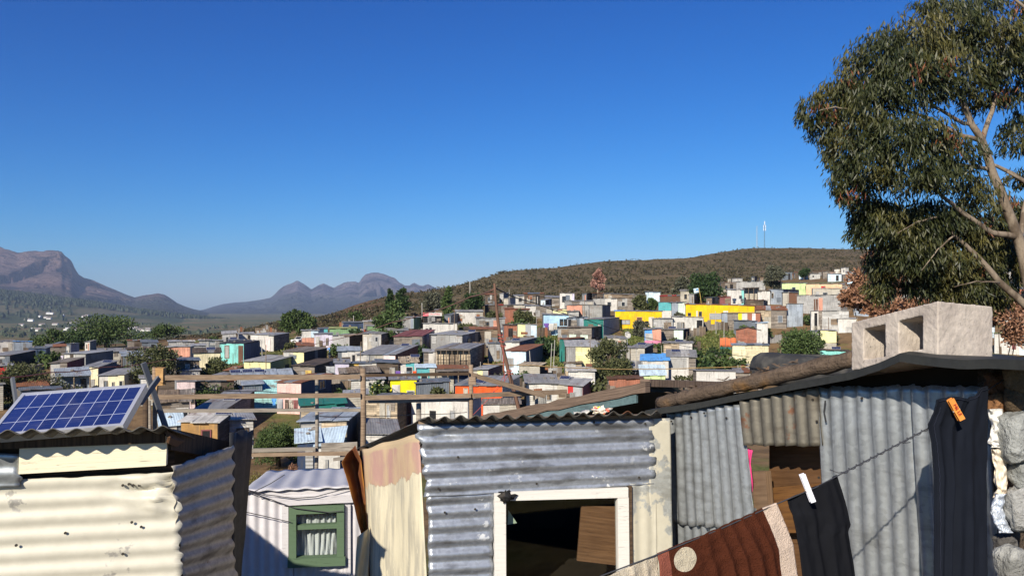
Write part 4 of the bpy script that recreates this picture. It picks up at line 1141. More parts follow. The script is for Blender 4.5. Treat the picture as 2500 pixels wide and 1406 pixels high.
tree(955, 733, 838, 42, GREEN_FRESH, 'tall bright green tree standing left of the tall tin shack', Y=118)
tree(952, 706, 760, 12, GREEN_DARK, 'slim dark pine on the burnt slope behind the bright green tree', kind='tall', Y=170)
tree(982, 703, 770, 20, GREEN_DARK, 'wider dark pine on the burnt slope right of the slim one', kind='tall', Y=168)
tree(1056, 714, 777, 27, GREY_OLIVE, 'grey olive bushy tree behind the shop sign', Y=170)
tree(1092, 700, 796, 19, GREEN_MID, 'narrow green tree right of the shop sign', kind='tall', Y=140)
tree(1155, 718, 798, 29, GREEN_DARK, 'dark round tree with bare trunk behind the leaning pole', crown0=.3, dens=1.3, Y=142)
tree(1198, 755, 806, 27, GREEN_OLIVE, 'olive bush right of the dark round tree', kind='bush', Y=128)
tree(1140, 788, 838, 42, GREEN_OLIVE, 'yellowish olive thicket above the long grey tin shack', kind='bush', cat='bush', name='bush', Y=124)
tree(1200, 806, 858, 20, GREY_OLIVE, 'greyish bush behind the leaning pole', kind='bush', cat='bush', name='bush', Y=116)
tree(1460, 656, 724, 19, DEAD_PINK, 'dry pinkish tree standing alone against the scrub hill', kind='tall', Y=196, bark=BARK_PALE, crown0=.28, leaf=.42)
tree(1715, 668, 748, 55, GREEN_DARK, 'big dark green tree behind the long yellow house', Y=152, dens=1.5)
tree(1664, 672, 742, 20, GREY_OLIVE, 'grey brown tree left of the big dark one', Y=160)
tree(1885, 638, 712, 27, GREY_OLIVE, 'tall oval dark grey tree on the upper slope', Y=172, dens=1.6)
tree(1963, 650, 674, 14, GREEN_DARK, 'small dark bush tree at the top edge of the houses', Y=250)
tree(1945, 770, 880, 74, GREEN_FRESH, 'big round feathery green bush above the tyre', kind='bush', Y=92, dens=1.7, leaf=.28)
tree(1480, 880, 962, 64, GREEN_OLIVE, 'lower spread of the olive tree in the middle of the slope', kind='bush', Y=84, dens=.6)
tree(1490, 812, 960, 52, GREEN_OLIVE, 'open olive tree rising in the middle of the slope', Y=85, dens=1.3, leaf=.30)
tree(1562, 722, 758, 22, GREEN_OLIVE, 'olive bush tree left of the teal topped shack', Y=140)
tree(1590, 728, 760, 14, GREEN_MID, 'small green bush left of the teal topped shack', Y=141)
tree(1566, 768, 816, 22, GREY_OLIVE, 'thorny bush in front of the smaller yellow house', kind='bush', cat='bush', name='bush', Y=114, dens=.7)
tree(380, 846, 946, 68, GREEN_OLIVE, 'leafy olive bush behind the corner of the timber frame', Y=82, dens=1.3, leaf=.28)
tree(58, 878, 980, 92, GREEN_OLIVE, 'wide dark bush at the left edge behind the big solar panel', kind='bush', Y=76, dens=1.4, leaf=.28)
tree(530, 873, 915, 46, GREEN_OLIVE, 'round bush below the turquoise shack', kind='bush', Y=88, dens=1.2)
tree(530, 918, 976, 60, GREEN_MID, 'clipped looking round bush seen between the timber rails', kind='bush', Y=74, dens=1.5, leaf=.26)
tree(680, 1002, 1155, 82, GREEN_MID, 'large feathery bush behind the lower timber rails', kind='bush', Y=46, dens=1.8, leaf=.2)
tree(1277, 752, 794, 26, GREEN_OLIVE, 'olive bush left of the light blue shack', kind='bush', Y=132)
tree(1068, 938, 968, 26, GREEN_OLIVE, 'low bush in front of the dark slate shed', kind='bush', cat='bush', name='bush', Y=76)
tree(1660, 752, 784, 16, GREY_OLIVE, 'thin grey bush in front of the mint shack', kind='bush', cat='bush', name='bush', Y=125, dens=.6)
tree(1300, 920, 948, 26, GREY_OLIVE, 'scruffy bush right of the two tone shack', kind='bush', cat='bush', name='bush', Y=84)
tree(130, 872, 905, 24, GREEN_MID, 'small green bush among the left sheds', kind='bush', cat='bush', name='bush', Y=118)
tree(312, 866, 898, 18, GREEN_FRESH, 'small bright bush left of the open shelter', kind='bush', cat='bush', name='bush', Y=110)
tree(2000, 795, 832, 12, GREEN_MID, 'small bush beside the pale yellow shack', kind='bush', cat='bush', name='bush', Y=98)
tree(660, 1108, 1160, 66, leafy('weeds', (.09, .08, .02), (.20, .17, .05)), 'yellow green weeds above the lilac house roof', kind='bush', cat='weeds', name='weeds', Y=30, dens=1.2, leaf=.16)
tree(715, 1096, 1150, 30, DEAD_BROWN, 'dry brown weeds below the large feathery bush', kind='bush', cat='weeds', name='weeds', Y=34, dens=.6, leaf=.16)
tree(2140, 596, 800, 78, DEAD_BROWN, 'dry brown leaved tree with a pale straight trunk', Y=44, bark=BARK_PALE, leaf=.5, dens=1.5, crown0=.66)
tree(2260, 640, 800, 70, DEAD_BROWN, 'second dry brown tree half hidden by the big gum tree', Y=48, leaf=.5, dens=1.2, crown0=.66)
tree(2450, 640, 800, 60, DEAD_BROWN, 'dry brown bushes behind the gum tree trunk at the right', Y=40, leaf=.42, dens=.8, crown0=.6)
# small bushes in the yards: a few kinds, copied
def yard_bushes():
    g = random.Random(31); protos = []; n = 0; tries = 0
    while n < 62 and tries < 3000:
        tries += 1
        px, y = g.uniform(20, 2060), g.uniform(770, 985)
        Y = groundY(px, y)
        if Y > 210 or any(k[0] - 14 < px < k[2] + 14 and k[1] < y < k[3] + 62 for k in KEEP[:4]): continue
        x = (px - CX) / F * Y
        if any((Vector((x, Y, 0)) - Vector((p.x, p.y, 0))).length < r * .7 for p, r in SPOT): continue
        n += 1; loc = Vector((x, Y, gzc(px, Y)))
        if len(protos) < 5:
            TS[0] += 1; q = np.random.default_rng(TS[0]); r = thing('bush', loc, 'small dark bush growing between the shacks', 'bush', 'small bushes between the shacks')
            bl = [((loc.x + q.normal() * .5, loc.y + q.normal() * .5, loc.z + q.uniform(.4, 1.3)), (q.uniform(.45, .8), q.uniform(.45, .8), q.uniform(.35, .6)), 1) for _ in range(6)]
            C, D = blob_points(q, bl, 110, 2.2)
            leaf_mesh('crown', C, D, .34, .2, [GREEN_OLIVE, GREEN_MID, GREEN_DARK, GREY_OLIVE, GREEN_MID][len(protos)], r, seed=TS[0])
            m = MB(); m.tube([loc - Vector((0, 0, .3)), loc + Vector((.1, 0, .5)), loc + Vector((0, .1, 1.1))], [.07, .05, .03], 5); m.build('trunk', BARK, r); protos.append(r)
        else:
            s_ = g.choice(protos); c = s_.copy(); COLL.objects.link(c); c.location = loc; c.rotation_euler.z = g.uniform(0, 6.28); k = g.uniform(.7, 1.5); c.scale = (k, k, k)
            for ch in s_.children: d = ch.copy(); COLL.objects.link(d); d.parent = c
yard_bushes()
# scrub on the hill and skyline
def scrub():
    g = np.random.default_rng(3); C = []; D = []
    tries = 0
    sky = [(c, y) for c, y in ((430, 822), (480, 815), (700, 783), (1000, 714), (1250, 659), (1500, 635), (1850, 602), (2100, 607), (2500, 618))]
    n = 0
    while n < 6500:
        px = g.uniform(430, 2520); lo = float(np.interp(px, [430, 700, 1000, 1250, 1500, 1750, 1900, 2500], [840, 822, 775, 742, 728, 712, 684, 676]))
        hi = float(np.interp(px, [c for c, _ in sky], [y for _, y in sky]))
        y = hi + (lo - hi) * g.uniform(0, 1)
        if g.random() < .12: y = hi + .6
        Y = groundY(px, y, 150, 640)
        if Y >= 640: continue
        if zone(px, Y)[0] < .5: continue
        n += 1
        s = g.uniform(.35, 1.0) * (1.0 if Y > 250 else .75) * (1.5 if g.random() < .06 else 1)
        if px < 950: s *= .7
        x = (px - CX) / F * Y; z = gzc(px, Y)
        k = 9
        v = g.normal(size=(k, 3)) * np.array([.62, .62, .30]) * s
        C.append(v + np.array([x, Y, z + .33 * s])); D.append(g.normal(size=(k, 3)) + np.array([0, 0, .4]))
    leaf_mesh('scrub', np.concatenate(C), np.concatenate(D), .75, .5, SCRUB, None, seed=9, label='low olive brown scrub covering the whole hill', cat='scrub', kind='stuff')
scrub()
def grass():
    g = np.random.default_rng(13); C = []; D = []
    n = 0
    while n < 5200:
        px = g.uniform(560, 1830); y = g.uniform(782, 965)
        if g.random() < .5:
            k = [(1308, 800, 1375, 905), (1530, 800, 1575, 842), (1690, 790, 1800, 915), (1740, 840, 1800, 915)][g.integers(4)]
            px = g.uniform(k[0], k[2]); y = g.uniform(k[1], k[3])
        Y = groundY(px, y)
        x = (px - CX) / F * Y
        if any((Vector((x, Y, 0)) - Vector((p.x, p.y, 0))).length < r * .8 for p, r in SPOT): continue
        n += 1; k = 7; s = g.uniform(.25, .6)
        C.append(g.normal(size=(k, 3)) * np.array([.7, .7, .05]) * s + np.array([x, Y, gzc(px, Y) + .18 * s])); D.append(g.normal(size=(k, 3)) * .6 + np.array([0, 0, 1]))
    leaf_mesh('grass', np.concatenate(C), np.concatenate(D), .4, .22, leafy('grass_blades', (.05, .085, .016), (.17, .17, .055)), None, seed=19, label='rough green and straw grass on the open ground between the shacks', cat='grass', kind='stuff')
grass()

# ------------------------------------------------------------------ small things of the settlement
def pole(px, y0, y1, Y, rad, mat, label, cat='pole', px1=None, group=None, name='pole', n=6):
    a = P(px, y1, Y); b = P(px1 if px1 is not None else px, y0, Y)
    m = MB(); m.tube([a, a.lerp(b, .5) + Vector((rad * .5, 0, 0)), b], [rad * 1.15, rad, rad * .8], n)
    return m.build(name, mat, smooth=True, label=label, cat=cat, group=group)
POLEW = plain('pole_wood', (.20, .15, .11), .9, 0, .1, .4)
POLEG = plain('pole_grey', (.40, .38, .35), .85, 0, .1, .3)
rng2 = random.Random(77)
np_ = 0
while np_ < 70:
    px = rng2.uniform(560, 1860); y = rng2.uniform(790, 980)
    Y = groundY(px, y); h = rng2.uniform(1.2, 2.6)
    x = (px - CX) / F * Y
    if any((Vector((x, Y, 0)) - Vector((p.x, p.y, 0))).length < r * .75 for p, r in SPOT): continue
    np_ += 1
    a = Vector((x, Y, gzc(px, Y) - .2)); b = a + Vector((rng2.uniform(-.25, .25), rng2.uniform(-.2, .2), h))
    m = MB(); m.tube([a, b], [.045, .03], 5)
    m.build('stick', POLEG if rng2.random() < .4 else POLEW, label='thin rough stick standing upright in the ground between the shacks', cat='stick', group='upright sticks between the shacks')
np_ = 0
while np_ < 22:
    px = rng2.uniform(600, 2080); y = rng2.uniform(760, 960)
    Y = groundY(px, y); h = rng2.uniform(3.2, 5.0)
    x = (px - CX) / F * Y; a = Vector((x, Y, gzc(px, Y) - .3))
    np_ += 1
    m = MB(); m.tube([a, a + Vector((rng2.uniform(-.3, .3), 0, h))], [.055, .04], 6)
    m.build('pole', POLEG if rng2.random() < .5 else POLEW, label='thin tall wooden pole sticking up above the shack roofs', cat='pole', group='tall thin poles above the roofs')
for (px, y0, y1, Y, r_, lab) in [(1147, 688, 722, 230, .14, 'pale telephone pole on the hillside above the dark round tree'), (1312, 724, 752, 150, .10, 'short thick pole on the roofs right of the red tarpaulin'),
        (863, 770, 808, 150, .06, 'thin pole left of the navy walled shack'), (905, 777, 806, 150, .06, 'thin pole above the navy walled shack'), (1030, 740, 780, 130, .06, 'thin pole beside the shop sign')]:
    pole(px, y0, y1, Y, r_, POLEG, lab)
# masts on the hilltop
def mast(px, y0, y1, Y, wd, label, ant):
    b = P(px, y1, Y) - Vector((0, 0, .5)); t = P(px, y0, Y)
    r = thing('radio_mast', b, label, 'mast')
    m = MB(); H = t.z - b.z; k = 12
    leg = [Vector((math.cos(a) * wd, math.sin(a) * wd, 0)) for a in (0.5, 2.6, 4.7)]
    tap = lambda f: 1 - .5 * f
    for l in leg: m.tube([b + l, b + l * .5 + Vector((0, 0, H))], wd * .16, 4)
    for i in range(k):
        f0, f1 = i / k, (i + 1) / k
        for j in range(3):
            m.tube([b + leg[j] * tap(f0) + Vector((0, 0, H * f0)), b + leg[(j + 1) % 3] * tap(f1) + Vector((0, 0, H * f1))], wd * .10, 4)
    m.build('lattice', plain('mast_steel', (.16, .19, .24), .6, .5) if ant else plain('mast_pale', (.5, .52, .56), .6, .2), r)
    if ant:
        w = plain('antenna_white', (.8, .8, .8), .5)
        for f, o in ((.72, -1), (.72, 1), (.84, -1), (.84, 1), (.97, 0)):
            m = MB(); c = b + Vector((o * wd * 2.0, -.3, H * f))
            m.box(c - Vector((.17, 0, .9 if o else 1.3)), (.34, 0, 0), (0, .2, 0), (0, 0, 1.8 if o else 2.6)); m.build('antenna', w, r)
            if o:
                pass
mast(1866.5, 543, 603, 556, .32, 'dark hilltop radio mast with white antenna panels', True)
mast(1848, 552, 603, 556, .34, 'faint pale lattice mast left of the dark one on the hilltop', False)
# people
def person(px, yfeet, label, pose, shirt, trousers, hgt=1.72, face=0.0, Y=None):
    Y = Y or groundY(px, yfeet)
    b = P(px, yfeet, Y); b.z = gzc(px, Y)
    r = thing('person', b, label, 'person')
    s = hgt / 1.72
    st = .22 if pose == 'walk' else .07
    lf, rf = (-.09, -st, 0), (.09, st, 0)
    J = {'pel': (0, 0, .92), 'chest': (0, .02, 1.28), 'neck': (0, .01, 1.47), 'head': (0, -.02, 1.57), 'crown': (0, -.02, 1.66),
         'lhip': (-.09, 0, .88), 'lknee': (-.10, -st * .75 - .03, .48), 'lank': (-.10, lf[1], .08), 'ltoe': (-.11, lf[1] - .17, .03),
         'rhip': (.09, 0, .88), 'rknee': (.10, st * .35 - .05, .48), 'rank': (.10, rf[1], .08), 'rtoe': (.11, rf[1] - .17, .03),
         'lsh': (-.19, .02, 1.40), 'lel': (-.25, .05 + st * .4, 1.12), 'lwr': (-.24, -.06 + st * .5, .88), 'lha': (-.24, -.09 + st * .5, .78),
         'rsh': (.19, .02, 1.40), 'rel': (.25, .05 - st * .4, 1.12), 'rwr': (.24, -.08 - st * .5, .88), 'rha': (.24, -.11 - st * .5, .78)}
    if pose == 'reach':
        J['lel'] = (-.36, -.05, 1.25); J['lwr'] = (-.52, -.1, 1.42); J['lha'] = (-.58, -.1, 1.50)
        J['rel'] = (.34, -.05, 1.22); J['rwr'] = (.44, -.14, 1.42); J['rha'] = (.46, -.16, 1.51)
    if pose == 'sit':
        for k in J:
            if k[1:] not in ('knee', 'ank', 'toe', 'hip') or k == 'chest': J[k] = (J[k][0], J[k][1], J[k][2] - .42)
        for q in 'lr':
            sg = -1 if q == 'l' else 1
            J[q + 'hip'] = (sg * .09, 0, .46); J[q + 'knee'] = (sg * .14, -.40, .50); J[q + 'ank'] = (sg * .14, -.42, .08); J[q + 'toe'] = (sg * .15, -.58, .03)
    RAD = dict(pel=.135, chest=.155, neck=.055, head=.095, crown=.075, hip=.095, knee=.06, ank=.042, toe=.035, sh=.065, el=.042, wr=.03, ha=.034)
    ca, sa = math.cos(face), math.sin(face)
    def co(p): return ((p[0] * ca - p[1] * sa) * s, (p[0] * sa + p[1] * ca) * s, p[2] * s)
    def skin(name, keys, edges, mat, grow=0., root='pel'):
        me = bpy.data.meshes.new(name)
        ix = {k: i for i, k in enumerate(keys)}
        me.from_pydata([co(J[k]) for k in keys], [(ix[a], ix[c]) for a, c in edges], [])
        me.materials.append(mat)
        o = bpy.data.objects.new(name, me); COLL.objects.link(o); o.parent = r
        o.modifiers.new('skin', 'SKIN'); sb = o.modifiers.new('sub', 'SUBSURF'); sb.levels = 1; sb.render_levels = 1
        for k in keys:
            rr = (RAD.get(k) or RAD[k[1:]]) + grow
            d = me.skin_vertices[0].data[ix[k]]; d.radius = (rr * s, rr * s); d.use_root = k == root
        ORG[o.name] = b
        return o
    arms = [('chest', 'lsh'), ('lsh', 'lel'), ('lel', 'lwr'), ('lwr', 'lha'), ('chest', 'rsh'), ('rsh', 'rel'), ('rel', 'rwr'), ('rwr', 'rha')]
    legs = [('pel', 'lhip'), ('lhip', 'lknee'), ('lknee', 'lank'), ('lank', 'ltoe'), ('pel', 'rhip'), ('rhip', 'rknee'), ('rknee', 'rank'), ('rank', 'rtoe')]
    skin('body', list(J), [('pel', 'chest'), ('chest', 'neck'), ('neck', 'head'), ('head', 'crown')] + arms + legs, plain('skin_brown', PAL['skin'], .6))
    skin('shirt', ['pel', 'chest', 'lsh', 'lel', 'lwr', 'rsh', 'rel', 'rwr'], [('pel', 'chest'), ('chest', 'lsh'), ('lsh', 'lel'), ('lel', 'lwr'), ('chest', 'rsh'), ('rsh', 'rel'), ('rel', 'rwr')], W(shirt), .022)
    skin('trousers', ['pel', 'lhip', 'lknee', 'lank', 'rhip', 'rknee', 'rank'], [('pel', 'lhip'), ('lhip', 'lknee'), ('lknee', 'lank'), ('pel', 'rhip'), ('rhip', 'rknee'), ('rknee', 'rank')], W(trousers), .02)
person(647, 846, 'person in dark clothes walking on the red earth path, left of the pair', 'walk', 'dark:c', 'dark:c', face=.6)
person(657, 853, 'person in dark jacket walking downhill, right of the pair', 'walk', 'brown:c', 'navy:c', face=.3)
person(806, 877, 'person in navy overalls standing on a roof edge behind the cream shack', 'reach', 'blue:c', 'navy:c', face=.2)
person(751, 838, 'person in a red top by the salmon patched shack', 'stand', 'red:c', 'dark:c', face=-.3, hgt=1.5)
person(806, 842, 'person in blue sitting in front of the lilac shack', 'sit', 'blue:c', 'slate:c', face=.1)
# parked car
def car(px, yb, label):
    Y = groundY(px, yb); c = P(px, yb, Y); c.z = gzc(px, Y)
    r = thing('parked_car', c, label, 'car')
    def pt(x, y, z): return c + Vector((y * .25 + x * .97, y * .97 - x * .25, z)) * .82
    m = MB()
    prof = [(-.85, .35), (-.86, .85), (-.80, .95), (.80, .95), (.86, .85), (.85, .35)]   # cross section, front seen
    st = [(-1.95, .55, .9), (-1.9, .95, 1), (-.9, 1.0, 1), (1.7, 1.0, 1), (1.95, .85, .92)]
    G = []
    for (y, hz, wx) in st: G.append([pt(x * wx, y, .3 + (z - .35) * hz) for x, z in prof])
    m.grid(G); m.face(G[0]); m.face(G[-1][::-1])
    cb = [pt(-.74, -.7, .92), pt(.74, -.7, .92), pt(.74, 1.5, .92), pt(-.74, 1.5, .92)]
    ct = [pt(-.6, -.1, 1.42), pt(.6, -.1, 1.42), pt(.6, 1.2, 1.42), pt(-.6, 1.2, 1.42)]
    m.hexa(cb + ct)
    bd = m.build('body', plain('car_white', (.75, .75, .74), .3), r)
    m = MB()
    def lerpq(a, b, c_, d, e=.12, off=.015):
        nrm = (b - a).cross(d - a).normalized() * off
        ctr = (a + b + c_ + d) / 4
        m.face([p + (ctr - p) * e * 1.2 + nrm for p in (a, b, c_, d)])
    lerpq(cb[0], cb[1], ct[1], ct[0]); lerpq(cb[1], cb[2], ct[2], ct[1]); lerpq(cb[3], cb[0], ct[0], ct[3])
    m.build('windscreen', GLASS, r)
    for x, y in ((-.78, -1.3), (.78, -1.3), (-.78, 1.25), (.78, 1.25)):
        m = MB(); m.tube([pt(x - .1, y, .30), pt(x + .1, y, .30)], .26, 14)
        w = m.build('wheel', plain('rubber', (.02, .02, .022), .9), r)
        m = MB(); m.tube([pt(x - .115, y, .30), pt(x + .115, y, .30)], .14, 10); m.build('rim', STEEL, w)
    for x in (-.6, .6):
        m = MB(); m.box(pt(x - .15, -1.98, .62), pt(.3, 0, 0) - c, Vector((0, .1, 0)), (0, 0, .13)); m.build('headlight', plain('lamp_glass', (.6, .62, .65), .2), r)
    m = MB(); m.box(pt(-.4, -1.97, .55), pt(.8, 0, 0) - c, Vector((0, .06, 0)), (0, 0, .16)); m.build('grille', plain('rubber', (.02, .02, .022), .9), r)
car(731, 839, 'small white car parked beside the round tree on the slope')
# washing lines
def garment(p, u, w, h, col, shape, label, g):
    nrm = Vector((u.y, -u.x, 0)).normalized()
    def sheet(m, x0, x1, z0, z1, ph):
        G = []
        for i in range(5):
            v = i / 4; row = []
            for j in range(5):
                t = j / 4; x = x0 + (x1 - x0) * t
                row.append(p + u * (x * w * (1 - .06 * v * math.sin(3 * t))) + nrm * (.05 * math.sin(ph + t * 7) * (.3 + v)) + Vector((0, 0, -(z0 + (z1 - z0) * v) * h)))
            G.append(row)
        m.grid(G)
    m = MB(); ph = g.uniform(0, 6)
    if shape == 'trousers': sheet(m, 0, 1, 0, .3, ph); sheet(m, 0, .46, .3, 1, ph); sheet(m, .54, 1, .3, 1, ph + 1)
    elif shape == 'shirt': sheet(m, .18, .82, 0, 1, ph); sheet(m, 0, .18, 0, .42, ph); sheet(m, .82, 1, 0, .42, ph)
    else: sheet(m, 0, 1, 0, 1, ph)
    m.build('garment' if shape != 'sheet' else 'cloth', W(col + ':c'), None, True, .012, label, 'washing', 'washing hung on lines between the shacks')
def washing(px0, y0, px1, y1, Y, items, where):
    g = random.Random(int(px0)); a, b = P(px0, y0, Y), P(px1, y1, Y)
    u = (b - a); L = u.length; u.normalize(); u = Vector((u.x, u.y, 0)).normalized() if abs(u.z) < .2 else u
    pts = [a.lerp(b, t) - Vector((0, 0, .12 * math.sin(math.pi * t))) for t in np.linspace(0, 1, 7)]
    m = MB(); m.tube(pts, .012, 4); m.build('washing_line', plain('line_grey', (.3, .3, .3), .7), label='thin washing line strung ' + where, cat='washing line')
    for (q, w, h, col, sh, nm) in items:
        c = P(q, y0 + (y1 - y0) * (q - px0) / (px1 - px0) + 1, Y)
        c.z -= .10 * math.sin(math.pi * (q - px0) / (px1 - px0))
        garment(c, u, w, h, col, sh, nm + ' on the washing line ' + where, g)
washing(660, 971, 772, 974, 64, [(664, .35, .6, 'blue', 'shirt', 'blue top'), (676, .5, .9, 'grey', 'sheet', 'grey patterned cloth'), (696, .3, .75, 'wooddark', 'trousers', 'dark trousers'), (706, .35, .7, 'offwhite', 'trousers', 'pale trousers'), (714, .55, .75, 'maroon', 'shirt', 'dark maroon shirt'), (735, .6, .8, 'black', 'sheet', 'black cloth'), (755, .35, .6, 'red', 'sheet', 'bright red cloth')], 'in front of the pink shack')
washing(736, 1031, 816, 1031, 56, [(738, .32, .45, 'tealblue', 'shirt', 'teal top'), (749, .32, .5, 'navy', 'shirt', 'navy top'), (759, .32, .5, 'blue', 'shirt', 'bright blue top'), (771, .35, .7, 'wooddark', 'trousers', 'dark trousers'), (782, .4, .75, 'maroon', 'shirt', 'dark floral shirt'), (795, .5, .7, 'slate', 'shirt', 'slate blue jacket'), (806, .3, .85, 'purple', 'sheet', 'purple cloth')], 'along the plank shack behind the thin post')
washing(862, 801, 905, 802, 128, [(868, .5, .5, 'acid', 'sheet', 'yellow cloth'), (878, .5, .55, 'palepink', 'shirt', 'pale pink shirt'), (889, .55, .6, 'red', 'sheet', 'red cloth')], 'in front of the small green shack')
washing(1325, 788, 1362, 786, 116, [(1328, .8, .9, 'purple', 'shirt', 'dark purple shirt'), (1340, .7, 1.1, 'white', 'sheet', 'white sheet'), (1352, .5, 1.0, 'offwhite', 'trousers', 'off white trousers')], 'in front of the light blue shack')
washing(793, 893, 824, 891, 84, [(796, 1.1, .75, 'grey', 'sheet', 'grey patterned blanket')], 'beside the plank shack with the yellow door')
washing(1782, 727, 1818, 728, 140, [(1788, .7, .9, 'navy', 'shirt', 'navy shirt'), (1800, .6, .9, 'white', 'sheet', 'white cloth'), (1810, .4, .8, 'slate', 'trousers', 'slate trousers')], 'below the white house on the upper slope')
washing(126, 867, 156, 866, 112, [(129, .5, .6, 'offwhite', 'shirt', 'off white shirt'), (139, .5, .6, 'white', 'shirt', 'white shirt'), (148, .4, .6, 'lilac', 'shirt', 'pale lilac shirt')], 'by the navy shed at the left')
washing(962, 904, 1020, 903, 82, [(966, .5, .5, 'purple', 'sheet', 'purple cloth'), (978, .5, .5, 'white', 'sheet', 'white cloth'), (992, .5, .5, 'slate', 'sheet', 'slate cloth'), (1008, .4, .5, 'orange', 'shirt', 'orange shirt')], 'by the green glazed front')
# bin, dish, flag, netting fence, rubble tarp
def misc():
    Y = groundY(1733, 886); c = P(1733, 886, Y); c.z = gzc(1733, Y)
    r = thing('wheelie_bin', c, 'white wheelie bin standing on the grass below the sticks', 'bin')
    m = MB(); w0, w1, h = .27, .34, 1.05
    m.hexa([c + Vector((sx * w0, sy * w0, 0)) for sx, sy in ((-1, -1), (1, -1), (1, 1), (-1, 1))] + [c + Vector((sx * w1, sy * w1, h)) for sx, sy in ((-1, -1), (1, -1), (1, 1), (-1, 1))])
    m.build('body', W('offwhite:p'), r)
    m = MB(); m.box(c + Vector((-.38, -.40, h + .01)), (.76, 0, 0), (0, .8, .06), (0, 0, .08)); m.build('lid', W('white:p'), r)
    Y = 101; c = P(1531, 826, Y); c.z = gzc(1531, Y); t = P(1532, 818, Y)
    r = thing('satellite_dish', c, 'white satellite dish on a pole left of the grass patch', 'satellite dish')
    m = MB(); ax = Vector((.35, -.85, .35)).normalized(); x = ax.cross(Vector((0, 0, 1))).normalized(); y = x.cross(ax)
    G = [[t + ax * (.12 * (q * q)) + (x * math.cos(a) + y * math.sin(a) * 1.1) * .42 * q for a in np.linspace(0, 6.2832, 17)] for q in (.02, .35, .7, 1.0)]
    m.grid(G); m.build('dish', W('white:p'), r, True, .01)
    m = MB(); m.tube([c, t - ax * .05], .03, 6); m.tube([t - y * .4 + ax * .1, t + ax * .5], .015, 5); m.build('pole', STEEL, r)
    Y = 128; a = P(1712, 742, Y); b = P(1706, 703, Y)
    r = thing('flag', a, 'small blue and white flag on a bent yellow pole over the long yellow house', 'flag')
    m = MB(); m.tube([a, a.lerp(b, .5) + Vector((.05, 0, 0)), b], .035, 6); m.build('pole', W('gold:p'), r)
    m = MB(); m.grid([[b + Vector((-.08 - .75 * i / 5 + .1 * j / 4, .08 * math.sin(i * 1.7), -.75 * j / 4 - .12 * i / 5)) for i in range(6)] for j in range(5)])
    m.build('cloth', W('skypale:c'), r, True, .01)
    m = MB(); m.grid([[b + Vector((-.12 - .62 * i / 5 + .1 * j / 4, .08 * math.sin(i * 1.7) - .015, -.12 - .4 * j / 4 - .12 * i / 5)) for i in range(6)] for j in range(3)])
    m.build('emblem', W('blue:c'), r, True, .004)
    Y = groundY(1777, 858); a = P(1757, 858, Y); b = P(1798, 858, Y); a.z = gzc(1757, Y); b.z = gzc(1798, Y)
    r = thing('fence', (a + b) / 2, 'fence hung with orange sheeting over a teal strip, left of the log cabin', 'fence')
    u = (b - a); H = 1.75
    m = MB(); m.grid([[a + u * (i / 12) + Vector((0, .05 * math.sin(i * 2.3), .55 + (H - .55) * j / 3 - .06 * math.sin(i * 1.1) * (j == 3))) for i in range(13)] for j in range(4)]); m.build('sheeting', W('salmon:c') if False else plain('orange_sheet', (.62, .16, .06), .8), r, True, .015)
    m = MB(); m.box(a + Vector((0, .02, -.3)), u, (0, .03, 0), (0, 0, .85)); m.build('base_board', W('teal:p'), r)
    for k in (0, .33, .66, 1): 
        m = MB(); m.tube([a + u * k + Vector((0, -.06, -.3)), a + u * k + Vector((0, -.06, H + random.uniform(.1, .4)))], .04, 5); m.build('post', POLEW, r)
    # pale sheet on the ground
    Y = groundY(1676, 924); c = P(1676, 924, Y); c.z = gzc(1676, Y)
    m = MB(); G = []
    for j in range(8):
        G.append([c + Vector((-1.1 + 2.2 * i / 9 + .1 * math.sin(j), .3 * j / 7, max(0, .95 * math.sin(math.pi * min(max(i / 9 * .9 + .08, 0), 1)) ** .5 * math.sin(math.pi / 2 * j / 7)) * (1 + .2 * math.sin(i * 2.1 + j)))) for i in range(10)])
    m.grid(G); m.build('tarpaulin', W('offwhite:c'), None, True, .03, 'crumpled pale sheet over a heap before the white shack with canvas patch', 'sheet')
misc()
